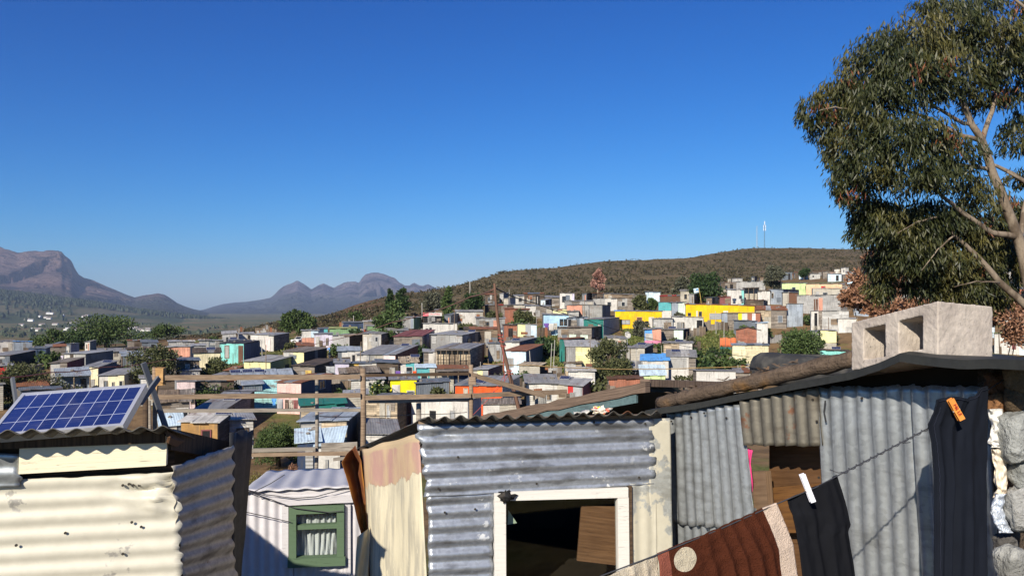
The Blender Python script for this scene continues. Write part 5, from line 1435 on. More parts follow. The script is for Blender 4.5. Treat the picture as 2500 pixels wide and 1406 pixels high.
# ------------------------------------------------------------------ foreground
class Wall:
    """vertical plane through two photo columns at given distances; n looks at the camera"""
    def __init__(s, pa, Ya, pb, Yb):
        s.A = Vector(((pa - CX) / F * Ya, Ya, 0)); s.B = Vector(((pb - CX) / F * Yb, Yb, 0))
        s.u = (s.B - s.A).normalized()
        s.n = Vector((s.u.y, -s.u.x, 0))
        if s.n.dot(s.A) > 0: s.n = -s.n
    def pt(s, px, py, off=0.0):
        d = Vector(((px - CX) / F, 1, (HY - py) / F))
        t = (s.A + s.n * off).dot(s.n) / d.dot(s.n)
        return d * t
def jag(t, seed, amp, fr=9.0):
    return amp * (mnoise.noise((t * fr, seed, 1.7)) + .5 * mnoise.noise((t * fr * 3.1, seed, 9.2)))
def sheet(m, wall, TL, TR, BR, BL, axis='h', pitch=.076, amp=.0085, off=0.0, mi=0, dent=.004, jags=(0, 0, 0, 0), seed=0.0, crump=None, res=9, bow=0.0, nvmin=14):
    a, b, c, d = (wall.pt(*q, off) for q in (TL, TR, BR, BL))
    W_ = ((b - a).length + (c - d).length) / 2; H_ = ((d - a).length + (c - b).length) / 2
    nu = max(nvmin, int(W_ / pitch * res) if axis == 'v' else int(W_ / .03))
    nv = max(nvmin, int(H_ / pitch * res) if axis == 'h' else int(H_ / .03))
    G, UV = [], []
    for i in range(nv + 1):
        row, ur = [], []
        for j in range(nu + 1):
            u, v = j / nu, i / nv
            uu = u + jag(v, seed + 1, jags[3]) * (1 - u) ** 6 + jag(v, seed + 2, jags[1]) * u ** 6
            vv = v + jag(u, seed + 3, jags[0]) * (1 - v) ** 6 + jag(u, seed + 4, jags[2]) * v ** 6
            p = (a * (1 - uu) + b * uu) * (1 - vv) + (d * (1 - uu) + c * uu) * vv
            ph = vv * H_ if axis == 'h' else uu * W_
            w = amp * math.sin(2 * math.pi * ph / pitch) if amp else 0
            w += dent * 1.3 * mnoise.noise((p.x * 3.1 + seed, p.y * 3.1, p.z * 3.1)) + dent * .35 * mnoise.noise((p.x * 11 + seed, p.y * 11, p.z * 11))
            w += bow * math.sin(math.pi * u)
            if crump:
                cu, cv, rr, am = crump
                g = math.exp(-(((u - cu) / rr) ** 2 + ((v - cv) / rr) ** 2))
                w += am * g * (mnoise.noise((p.x * 16, p.y * 16, p.z * 16 + seed)) * 1.6 + abs(mnoise.noise((p.x * 27, p.z * 27, seed))))
            row.append(p + wall.n * w); ur.append((uu * W_, (1 - vv) * H_))
        G.append(row); UV.append(ur)
    m.grid(G, mi, UV)
def galv(name, base, dirt=(.07, .065, .055), dirtamt=.5, specks=.0, metal=.7, rough=.4, paint=None, paintamt=0.0, rust=.0, obj=None):
    if name in _MC: return _MC[name]
    n = NT(name); uv = n.uv(); p = n.pos()
    a = n.noise(p, 2.6, 6, .6); b = n.noise(p, 17, 5, .6); c = n.noise(p, 70, 3)
    vor = n.node('ShaderNodeTexVoronoi'); n.put(vor.inputs['Vector'], p); vor.inputs['Scale'].default_value = 55
    sp = n.sep(vor.outputs['Color'])[0]
    col = n.mulv(base, n.M('ADD', n.M('MULTIPLY', a, .7), n.M('ADD', n.M('MULTIPLY', sp, .22), .48)))
    dm = n.step(n.M('ADD', n.M('MULTIPLY', a, .5), n.M('MULTIPLY', n.noise(n.scale(p, 5, 5, 22), 1.0, 5), .5)), .50, .64)
    col = n.mix(n.M('MULTIPLY', dm, dirtamt), col, dirt)
    if rust:
        rm = n.step(n.noise(p, 5.5, 6, .65), 1 - rust - .06, 1 - rust)
        col = n.mix(n.M('MULTIPLY', rm, .8), col, (.16, .06, .025))
    met = metal; rg = n.M('ADD', n.M('MULTIPLY', b, .25), rough - .1)
    if specks:
        reg = n.step(n.noise(p, 1.7, 2), .48, .60)
        sm = n.M('MULTIPLY', n.step(n.noise(p, 15, 5, .65), .70 - specks, .74 - specks), reg)
        col = n.mix(n.M('MULTIPLY', sm, .85), col, (.62, .63, .62)); met = n.M('MULTIPLY', n.M('SUBTRACT', 1.0, sm), metal)
    if paint:
        pm = n.M('SUBTRACT', 1.0, n.step(n.M('ADD', n.M('MULTIPLY', a, .7), n.M('MULTIPLY', b, .3)), paintamt, paintamt + .03))
        pc = n.mulv(paint, n.M('ADD', n.M('MULTIPLY', b, .3), .85))
        col = n.mix(pm, col, pc); met = n.M('MULTIPLY', n.M('SUBTRACT', 1.0, pm), metal)
    n.bump(n.M('ADD', n.M('MULTIPLY', b, .8), n.M('MULTIPLY', c, .3)), .22, .004)
    m = n.done(col, rg, met, .35)
    _MC[name] = m
    return m
def timber(name, base, dark, sc=1.0, grain=(2, 2, 26), rough=.85, paint=None):
    if name in _MC: return _MC[name]
    n = NT(name); uv = n.uv(); u_, v_, w_ = n.sep(uv)
    g = n.noise(n.scale(uv, 3.0 * sc, 60 * sc), 1.0, 6, .6); k = n.noise(uv, 4 * sc, 4); f = n.noise(n.scale(uv, 9 * sc, 170 * sc), 1.0, 4, .6)
    col = n.mix(n.step(g, .35, .68), base, dark)
    col = n.mulv(col, n.M('ADD', n.M('MULTIPLY', k, .8), .6))
    cr = n.step(f, .62, .72)
    if paint: col = n.mix(n.step(n.M('ADD', n.M('MULTIPLY', g, .5), n.M('MULTIPLY', k, .5)), .62, .68), paint, col)
    col = n.mix(n.M('MULTIPLY', cr, .55), col, [x * .3 for x in dark])
    n.bump(n.M('SUBTRACT', g, cr), .5, .006)
    m = n.done(col, rough, 0, .2); _MC[name] = m
    return m
GALV = galv('galvanised_old', (.35, .38, .43), specks=.10, dirtamt=.6, metal=.6, rough=.38)
GALV2 = galv('galvanised_bright', (.32, .34, .355), dirtamt=.40, rough=.34, metal=.5)
GALV3 = galv('galvanised_dull', (.50, .465, .40), dirtamt=.6, rough=.6, metal=.35, rust=.28)
GALVBR = galv('galvanised_brownish', (.17, .155, .125), (.06, .045, .03), .7, rough=.5, metal=.45, rust=.36)
CREAMTIN = galv('cream_painted_tin', (.42, .40, .36), metal=.1, rough=.45, paint=(.56, .53, .44), paintamt=.62, dirtamt=.4, rust=.27)
LILACTIN = galv('lilac_white_tin', (.40, .38, .40), metal=.1, rough=.55, paint=(.54, .525, .555), paintamt=.70, dirtamt=.2)
SHADETIN = galv('shaded_tin', (.045, .047, .052), (.02, .02, .02), .5, metal=.2, rough=.6)
ROOFTIN = galv('roof_tin_weathered', (.10, .095, .085), (.05, .04, .03), .6, metal=.3, rough=.6, rust=.34)
STAINTIN = galv('stained_pale_tin', (.38, .39, .37), (.16, .14, .10), .4, metal=.3, rough=.5, paint=(.48, .45, .36), paintamt=.5)
TIMB = timber('weathered_timber', (.30, .22, .15), (.16, .11, .075))
TIMBG = timber('grey_timber', (.34, .30, .25), (.17, .145, .12))
TIMBD = timber('dark_timber', (.10, .065, .04), (.045, .03, .02))
CREAMWOOD = timber('cream_painted_board', (.62, .54, .38), (.40, .33, .22), paint=(.74, .67, .50))
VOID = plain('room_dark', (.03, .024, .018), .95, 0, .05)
def quadbox(m, wall, TL, TR, BR, BL, off0, off1, mi=0):
    """board on a wall between two offsets, outline in photo points"""
    f = [wall.pt(*q, off1) for q in (BL, BR, TR, TL)]
    bk = [p - wall.n * (off1 - off0) for p in f]
    L = (f[1] - f[0]).length; H = (f[3] - f[0]).length; o = random.uniform(0, 5)
    m.face(f, mi, [(o, 0), (o + L, 0), (o + L, H), (o, H)])
    for i in range(4):
        j = (i + 1) % 4
        m.face([bk[i], bk[j], f[j], f[i]], mi, [(o, 0), (o + (bk[j] - bk[i]).length, 0), (o + (bk[j] - bk[i]).length, .05), (o, .05)])
    m.face([bk[3], bk[2], bk[1], bk[0]], mi)

# ---------------- left shack
def left_shack():
    w = Wall(0, 3.30, 440, 3.46)
    base = Vector((-1.9, 3.7, -2.4))
    r = thing('shack', base, 'cream painted corrugated shack at lower left carrying the large solar panel', 'shack')
    m = MB(); sheet(m, w, (-190, 1180), (432, 1152), (447, 1440), (-190, 1478), 'h', .0745, .0050, .0, dent=.002, jags=(.012, .03, 0, 0), seed=4.2, crump=(.95, .14, .16, .045))
    m.build('cladding', CREAMTIN, r, True, .002)
    m = MB(); sheet(m, w, (-190, 1098), (47, 1108), (52, 1187), (-190, 1196), 'h', .0745, .004, .02, dent=.006, seed=8.0, jags=(.0, .03, .02, 0))
    m.build('tin_flap', GALV2, r, True, .002)
    m = MB(); quadbox(m, w, (48, 1076), (408, 1064), (405, 1136), (45, 1157), .0, .035)
    m.build('board', CREAMWOOD, r)
    m = MB()
    q = [w.pt(*c, -.05) for c in ((-260, 1480), (436, 1440), (425, 1072), (-260, 1085))]
    m.face(q)
    m.build('inner_wall', TIMBD, r)
    # side
    s = Wall(436, 3.47, 566, 4.0)
    m = MB(); sheet(m, s, (420, 1139), (567, 1086), (574, 1440), (447, 1470), 'h', .0745, .0075, .0, dent=.004, seed=2.1, jags=(.01, .05, 0, 0))
    m.build('side_cladding', GALV3, r, True, .002)
    # end sheet, its shade facing away from the sun put into the colour
    m = MB(); A, B, C, D = P(560, 1056, 4.02), P(616, 1048, 4.36), P(580, 1480, 4.22), P(566, 1480, 4.03)
    G = []
    for i in range(14):
        v = i / 13; row = []
        for j in range(9):
            u = j / 8; p = (A * (1 - u) + B * u) * (1 - v) + (D * (1 - u) + C * u) * v
            if i == 0: p += Vector((0, 0, .03 * mnoise.noise((u * 5, 3, 1))))
            row.append(p + Vector((.012 * math.sin(u * 13) + .006 * mnoise.noise((v * 6, u * 3, 2)), 0, 0)))
        G.append(row)
    m.grid(G); m.build('end_sheet', SHADETIN, r, True, .003)
    # unseen back wall, with a higher left bay added to shadow the lilac shack
    m = MB()
    for x0, z0, x1, z1 in ((-1.45, -.74, -2.66, -.60), (-2.66, -.60, -3.7, .25)):
        m.face([Vector((x0, 4.0, z0)), Vector((x1, 4.0, z1)), Vector((x1, 4.0, -3.2)), Vector((x0, 4.0, -3.2))])
    m.build('back_wall', W('woodgrey:v'), r, False, .02)
    # roof
    fl, fr, br, bl = P(-230, 1060, 3.02), P(412, 1043, 3.30), P(530, 1088, 4.15), Vector((-2.75, 4.05, -.78))
    m = MB(); G = []; UV = []
    L = (fr - fl).length; nu = int(L / .08 * 9)
    for i in range(8):
        v = i / 7; row = []; uvr = []
        for j in range(nu + 1):
            u = j / nu; p = (fl * (1 - u) + fr * u) * (1 - v) + (bl * (1 - u) + br * u) * v
            z = .0095 * math.sin(u * L / .0795 * 2 * math.pi) + .004 * mnoise.noise((u * 9, v * 4, 5))
            if v < .01: p += Vector((0, -.012 * mnoise.noise((u * 8, 0, 4)), .006 * mnoise.noise((u * 5, 2, 1))))
            row.append(p + Vector((0, 0, z))); uvr.append((u * L, v))
        G.append(row); UV.append(uvr)
    m.grid(G, 0, UV); m.build('roof', ROOFTIN, r, True, .004)
    m = MB()
    m.bar(P(400, 1072, 3.45), P(545, 1100, 4.2), .07, .09); m.bar(P(-240, 1088, 3.2), P(404, 1064, 3.42), .05, .05)
    m.build('rafter', TIMBD, r)
    m = MB(); G = []
    for i in range(7):
        a, b = P(408 + 18 * i, 1050 + 6.5 * i + 3 * math.sin(i * 2.2), 3.36 + .12 * i), P(412 + 17 * i, 1082 + 3.0 * i + 5 * math.sin(i * 1.3), 3.36 + .12 * i)
        G.append([a, a.lerp(b, .5) + Vector((.015, -.01, 0)), b])
    m.grid(G); m.build('ragged_edge', galv('rusty_fringe', (.14, .075, .04), (.05, .025, .015), .7, metal=.1, rough=.85), r, False, .012)
    # nails and holes
    m = MB()
    for (x, y) in ((300, 1184), (315, 1181), (325, 1184), (340, 1184), (322, 1274), (345, 1285), (300, 1351), (160, 1300), (40, 1330)):
        p = w.pt(x, y, .012); m.tube([p, p + w.n * .004], .006, 7)
    m.build('nail', plain('nail_dark', (.03, .025, .02), .7), r)
    return r
left_shack()
def big_panel():
    TL, TR = P(55, 961, 3.55), P(358, 938, 3.61)
    u = TR - TL; dn = Vector((.03, -.33, -.150)).normalized()
    dn = (dn - u.normalized() * dn.dot(u.normalized())).normalized()
    n = u.cross(dn).normalized()
    if n.z < 0: n = -n
    h = .345
    r = thing('solar_panel', TL + u * .5 + dn * h, 'large blue solar panel with silver frame on the cream shack roof', 'solar panel')
    m = MB(); t = .016; un = u.normalized()
    m.box(TL - n * .032, u, dn * t, n * .036); m.box(TL + dn * (h - t) - n * .032, u, dn * t, n * .036)
    m.box(TL + dn * t - n * .032, un * t, dn * (h - 2 * t), n * .036); m.box(TR - un * t + dn * t - n * .032, un * t, dn * (h - 2 * t), n * .036)
    m.build('frame', plain('aluminium', (.72, .73, .75), .35, .6, .5, .08), r)
    c = NT('solar_glass'); uv = c.uv(False); uu, vv, ww = c.sep(uv)
    fu, fv = c.M('FRACT', uu), c.M('FRACT', vv)
    du = c.M('ABSOLUTE', c.M('SUBTRACT', fu, .5)); dv = c.M('ABSOLUTE', c.M('SUBTRACT', fv, .5))
    ln = c.M('MAXIMUM', c.M('GREATER_THAN', du, .478), c.M('GREATER_THAN', dv, .487))
    cell = c.white(c.comb(c.M('FLOOR', uu), c.M('FLOOR', vv), 2.0))
    fine = c.M('GREATER_THAN', c.M('FRACT', c.M('MULTIPLY', vv, 3.0)), .97)
    grain = c.noise(uv, 14, 4)
    cc = c.mulv((.015, .028, .125), c.M('ADD', c.M('MULTIPLY', cell, .35), c.M('ADD', c.M('MULTIPLY', grain, .5), .55)))
    cc = c.mix(c.M('MULTIPLY', fine, .12), cc, (.3, .33, .45))
    cc = c.mix(ln, cc, (.42, .46, .60))
    dust = c.noise(c.obj(), 9, 5)
    cc = c.mix(c.M('MULTIPLY', c.step(dust, .5, .75), .06), cc, (.4, .36, .3))
    gm = c.done(cc, c.M('ADD', c.M('MULTIPLY', dust, .2), .12), 0, .5)
    m = MB(); o = TL + un * t + dn * t; a, b = u - un * 2 * t, dn * (h - 2 * t)
    m.face([o, o + b, o + b + a, o + a], 0, [(0, 0), (0, 2.75), (9, 2.75), (9, 0)])
    m.build('cells', gm, r)
    st = plain('strut_grey', (.15, .16, .175), .6, .3)
    for a_, b_, ya, yb in (((350, 886), (408, 1052), 3.75, 3.85), ((388, 922), (342, 985), 3.72, 3.62), ((30, 922), (42, 1000), 3.72, 3.68)):
        m = MB(); m.bar(P(*a_, ya), P(*b_, yb), .012, .024); m.build('strut', st, r)
big_panel()
# ---------------- timber frame behind
def timber_frame():
    r = thing('timber_frame', P(885, 1560, 14), 'unfinished timber frame of posts and rails standing behind the front shacks', 'timber frame')
    def post(px, y0, y1, wpx, Y, mat=TIMB, px1=None, lean=0.0):
        m = MB(); a = P(px1 or px, y1, Y); b = P(px, y0, Y); ww = wpx / F * Y
        k = 5; pts = [a.lerp(b, i / k) + Vector((random.uniform(-.01, .01), 0, 0)) for i in range(k + 1)]
        m.tube(pts, [ww / 2 * random.uniform(.94, 1.08) for _ in pts], 9); m.build('post', mat, r, True)
    post(378, 896, 1420, 11, 13.2); post(356, 972, 1420, 13, 13.0, TIMBD); post(365, 978, 1420, 8, 13.3, TIMBG)
    post(773, 914, 1560, 9, 14.0, TIMBG); post(886, 899, 1560, 13, 13.9); post(1150, 890, 1560, 11, 14.2); post(1022, 972, 1560, 13, 14.3, TIMBG); post(1310, 958, 1560, 9, 15.0, TIMBG)
    def rail(x0, y0, x1, y1, hpx, Y0, Y1, mat=TIMB, nm='rail'):
        m = MB(); a, b = P(x0, y0, Y0), P(x1, y1, Y1); h = hpx / F * (Y0 + Y1) / 2
        k = max(3, int((b - a).length / .5)); G = []
        t = (b - a).normalized(); bk = Vector((-t.y, t.x, 0)).normalized() * .045
        for (dz, db) in ((0, 0), (1, 0), (1, 1), (0, 1), (0, 0)):
            G.append([a.lerp(b, i / k) + Vector((0, 0, -h / 2 + dz * h + .012 * mnoise.noise((i * .8, y0, dz)))) + bk * db for i in range(k + 1)])
        L = (b - a).length; o = random.uniform(0, 9)
        m.grid(G, 0, [[(o + L * i / k, q * .1) for i in range(k + 1)] for q in range(5)], flip=True)
        m.face([G[q][0] for q in range(4)]); m.face([G[q][-1] for q in range(4)][::-1])
        m.build(nm, mat, r)
    rail(384, 922, 879, 920, 12, 13.1, 13.8); rail(892, 917, 1146, 912, 7, 13.8, 14.1, TIMBD); rail(366, 969, 880, 965, 11, 13.0, 13.8)
    rail(892, 971, 1150, 966, 11, 13.8, 14.1); rail(1156, 966, 1385, 956, 11, 14.1, 15); rail(890, 981, 1145, 976, 7, 13.9, 14.2, TIMBG)
    rail(392, 1003, 880, 1001, 8, 13.2, 13.9, TIMBG); rail(600, 1100, 770, 1096, 9, 13.6, 13.9, TIMBG); rail(596, 1111, 880, 1106, 9, 13.6, 13.8)
    rail(784, 1094, 872, 1091, 24, 13.75, 13.85, TIMBG, 'board'); rail(814, 1122, 862, 1116, 7, 13.5, 13.6, TIMBG, 'board'); rail(1156, 916, 1330, 966, 12, 14.0, 14.6)
    for (x, y) in ((383, 935), (384, 926), (366, 960)):
        m = MB(); m.box(P(x - 4, y + 6, 13.1), (.13, 0, 0), (0, .08, 0), (0, 0, .22), jit=.02); m.build('block', timber('fresh_timber', (.46, .28, .12), (.30, .17, .07)), r)
    m = MB(); m.box(P(1143, 938, 13.95), (.14, 0, 0), (0, .07, 0), (0, 0, .12), jit=.015); m.build('block', TIMB, r)
timber_frame()
# ---------------- leaning pole with cables
def leaning_pole():
    pts = [P(x, y, 24) for x, y in ((1290, 1330), (1283, 1120), (1275, 1050), (1267, 1000), (1255, 955), (1241, 905), (1229, 855), (1220, 815), (1214, 770), (1210, 730), (1207, 692))]
    r = thing('power_pole', pts[0], 'crooked brown leaning pole carrying wires above the middle shacks', 'pole')
    m = MB(); m.tube(pts, [.075, .07, .066, .062, .06, .058, .055, .05, .046, .04, .034], 8); m.build('pole', plain('pole_rust', (.15, .085, .06), .9, 0, .1, .35), r, True)
    tw = plain('red_twine', (.46, .09, .07), .8)
    m = MB()
    for (x, y) in ((1221, 818), (1223, 826), (1225, 834), (1228, 845), (1243, 905), (1245, 912)):
        c = P(x, y, 24); m.tube([c + Vector((.075 * math.cos(a), .075 * math.sin(a), .02 * math.sin(a * 2))) for a in np.linspace(0, 6.28, 10)], .012, 4)
    for a, b in (((1240, 905), (1140, 1028)), ((1228, 845), (1232, 930)), ((1246, 908), (1200, 960))):
        A, B = P(*a, 24), P(*b, 22); m.tube([A, A.lerp(B, .5) - Vector((0, 0, .12)), B], .009, 4)
    m.build('twine', tw, r)
leaning_pole()
def cable(pts, rad, mat, label, group=None):
    P_ = [P(*p) for p in pts]; out = []
    for i in range(len(P_) - 1):
        for k in range(6):
            t = k / 6; q = P_[i].lerp(P_[i + 1], t); L = (P_[i + 1] - P_[i]).length
            out.append(q - Vector((0, 0, .012 * L * 4 * t * (1 - t) * .5)))
    out.append(P_[-1])
    m = MB(); m.tube(out, rad, 5); m.build('cable', mat, None, True, 0, label, 'cable')
CB = plain('cable_brown', (.17, .09, .07), .8); CR = plain('cable_red', (.50, .14, .07), .7); CK = plain('cable_dark', (.03, .03, .032), .7); CYL = plain('cable_yellow', (.45, .30, .12), .7)
cable([(1209, 705, 24), (1150, 724, 30), (1040, 764, 42), (960, 786, 52), (800, 832, 72), (700, 852, 84)], .028, CB, 'brown twisted wire running left and down from the leaning pole')
cable([(1209, 703, 24), (1300, 738, 34), (1420, 775, 46), (1520, 808, 58), (1640, 838, 66), (1830, 872, 74)], .022, CK, 'dark wire running right and down from the leaning pole')
cable([(-30, 923, 18), (120, 909, 24), (250, 896, 32), (400, 878, 48), (470, 868, 66)], .018, CR, 'thin orange red cable crossing the left bushes')
cable([(1180, 888, 34), (1300, 892, 36), (1440, 899, 38), (1560, 901, 40), (1700, 898, 42), (1880, 890, 44)], .020, CYL, 'yellowish cable crossing in front of the olive tree')
cable([(470, 948, 16), (640, 955, 20), (830, 962, 26), (1010, 958, 30)], .010, CK, 'thin dark wire between the upper rails of the timber frame')
cable([(780, 1016, 15), (900, 1014, 18), (1010, 1011, 22), (1140, 1006, 26)], .010, CK, 'thin dark wire in front of the long white house')
# ---------------- lilac shack with green window
def lilac_shack():
    w = Wall(600, 6.25, 860, 6.42)
    r = thing('shack', w.pt(720, 1980, -1.0), 'lilac white tin shack with green framed curtained window, between the two front shacks', 'shack')
    m = MB(); sheet(m, w, (540, 1196), (716, 1192), (716, 1620), (540, 1624), 'v', .076, .0075, .0, dent=.003, seed=1.0)
    sheet(m, w, (838, 1190), (960, 1186), (960, 1610), (838, 1614), 'v', .076, .0075, .0, dent=.003, seed=2.0)
    sheet(m, w, (716, 1376), (838, 1373), (838, 1614), (716, 1616), 'v', .076, .0075, -.002, dent=.003, seed=3.0)
    m.build('cladding', LILACTIN, r, True, .002)
    m = MB(); quadbox(m, w, (634, 1196), (864, 1186), (862, 1212), (634, 1216), .005, .025); quadbox(m, w, (652, 1214), (864, 1208), (862, 1226), (694, 1234), .008, .04)
    m.build('fascia', timber('lilac_board', (.55, .51, .55), (.30, .26, .25), paint=(.56, .545, .57)), r)
    m = MB(); quadbox(m, w, (688, 1236), (704, 1236), (704, 1385), (688, 1385), .0, .02); quadbox(m, w, (849, 1232), (856, 1232), (856, 1400), (849, 1400), .0, .03)
    m.build('batten', timber('lilac_board', (.55, .51, .55), (.30, .26, .25)), r)
    # window
    GR = timber('green_painted_wood', (.085, .125, .08), (.05, .075, .045), paint=(.10, .155, .095))
    m = MB()
    quadbox(m, w, (705, 1238), (840, 1233), (840, 1251), (705, 1256), -.02, .05); quadbox(m, w, (702, 1364), (843, 1359), (843, 1380), (702, 1386), -.02, .065)
    quadbox(m, w, (705, 1256), (723, 1255), (723, 1364), (705, 1365), -.02, .05); quadbox(m, w, (822, 1251), (840, 1250), (840, 1360), (822, 1361), -.02, .05)
    quadbox(m, w, (723, 1282), (822, 1278), (822, 1289), (723, 1293), -.02, .035)
    win = m.build('window', GR, r)
    m = MB(); q = [w.pt(*c, -.012) for c in ((723, 1365), (822, 1361), (822, 1251), (723, 1255))]; m.face(q)
    GLS = bpy.data.materials.new('clear_pane'); GLS.use_nodes = True
    t = GLS.node_tree; t.nodes.clear(); o = t.nodes.new('ShaderNodeOutputMaterial'); mx = t.nodes.new('ShaderNodeMixShader'); tr = t.nodes.new('ShaderNodeBsdfTransparent'); gl = t.nodes.new('ShaderNodeBsdfGlossy')
    mx.inputs[0].default_value = .07; gl.inputs['Roughness'].default_value = .03; tr.inputs[0].default_value = (.82, .85, .84, 1)
    t.links.new(tr.outputs[0], mx.inputs[1]); t.links.new(gl.outputs[0], mx.inputs[2]); t.links.new(mx.outputs[0], o.inputs[0])
    _MC['clear_pane'] = GLS
    m.build('pane', GLS, win)
    m = MB(); G = []
    for i in range(16):
        v = i / 15; row = []
        for j in range(50):
            u = j / 49; p = w.pt(722 + 102 * u, 1256 + 112 * v - 4 * u, -.06)
            row.append(p + w.n * (.016 * math.sin(u * 42 + 2 * math.sin(v * 3 + u * 6)) + .008 * math.sin(u * 95)))
        G.append(row)
    m.grid(G); n = NT('curtain_cloth'); uvn = n.noise(n.pos(), 8, 4)
    m.build('curtain', n.done(n.mulv((.62, .64, .66), n.M('ADD', n.M('MULTIPLY', uvn, .4), .8)), .9, 0, .1), r, True, .003)
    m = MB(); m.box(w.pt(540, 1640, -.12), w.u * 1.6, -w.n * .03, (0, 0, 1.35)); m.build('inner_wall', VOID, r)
    # roof
    fl, fr_ = w.pt(590, 1199, .06), w.pt(868, 1188, .06)
    bk = -w.n * 2.2 + Vector((0, 0, -.28))
    m = MB(); G = []; L = (fr_ - fl).length
    for i in range(12):
        v = i / 11
        G.append([fl.lerp(fr_, j / 70) + bk * v + Vector((0, 0, .006 * math.sin(j / 70 * L / .15 * 6.28) + .010 * mnoise.noise((j * .1, v * 4, 2)))) for j in range(71)])
    m.grid(G); m.build('roof', galv('lilac_roof', (.42, .40, .42), metal=.1, rough=.5, paint=(.52, .51, .52), paintamt=.72, dirtamt=.25), r, True, .004)
    wire = plain('thin_wire', (.07, .07, .075), .6, .3)
    m = MB()
    for pts in ([(592, 1192), (650, 1207), (720, 1216), (770, 1212), (860, 1188)], [(592, 1195), (660, 1218), (720, 1240), (800, 1250), (838, 1246)], [(585, 1246), (640, 1258), (710, 1274)], [(620, 1200), (660, 1180), (695, 1158)]):
        m.tube([w.pt(x, y, .07) for x, y in pts], .0035, 4)
    m.build('wire', wire, r)
lilac_shack()
# ---------------- middle shack
def peel_material():
    n = NT('peeling_cream_sheet'); uv = n.uv(False); u, v, w = n.sep(uv); p = n.pos()
    a = n.noise(n.scale(p, 14, 14, 2.2), 1.0, 6, .6); b = n.noise(p, 22, 6, .65); c = n.noise(p, 5, 4)
    col = n.mix(n.step(a, .38, .66), (.66, .60, .44), (.42, .39, .31))
    col = n.mix(n.M('MULTIPLY', n.step(n.noise(n.scale(p, 20, 20, 5), 1, 5, .7), .60, .66), .8), col, (.72, .66, .48))
    edge = n.M('ADD', n.M('MULTIPLY', b, .10), n.M('MULTIPLY', c, .16))
    t = n.step(n.M('ADD', v, edge), .885, .892)
    pk = n.mix(n.step(n.noise(n.scale(p, 9, 9, 3), 1.0, 5), .36, .60), (.42, .26, .22), (.50, .37, .24))
    t2 = n.step(n.M('ADD', v, n.M('MULTIPLY', c, .06)), .985, .999)
    col = n.mix(t, col, pk); col = n.mix(t2, col, (.48, .37, .24))
    n.bump(n.M('ADD', b, n.M('MULTIPLY', t, .6)), .5, .006)
    return n.done(col, .75, 0, .2)
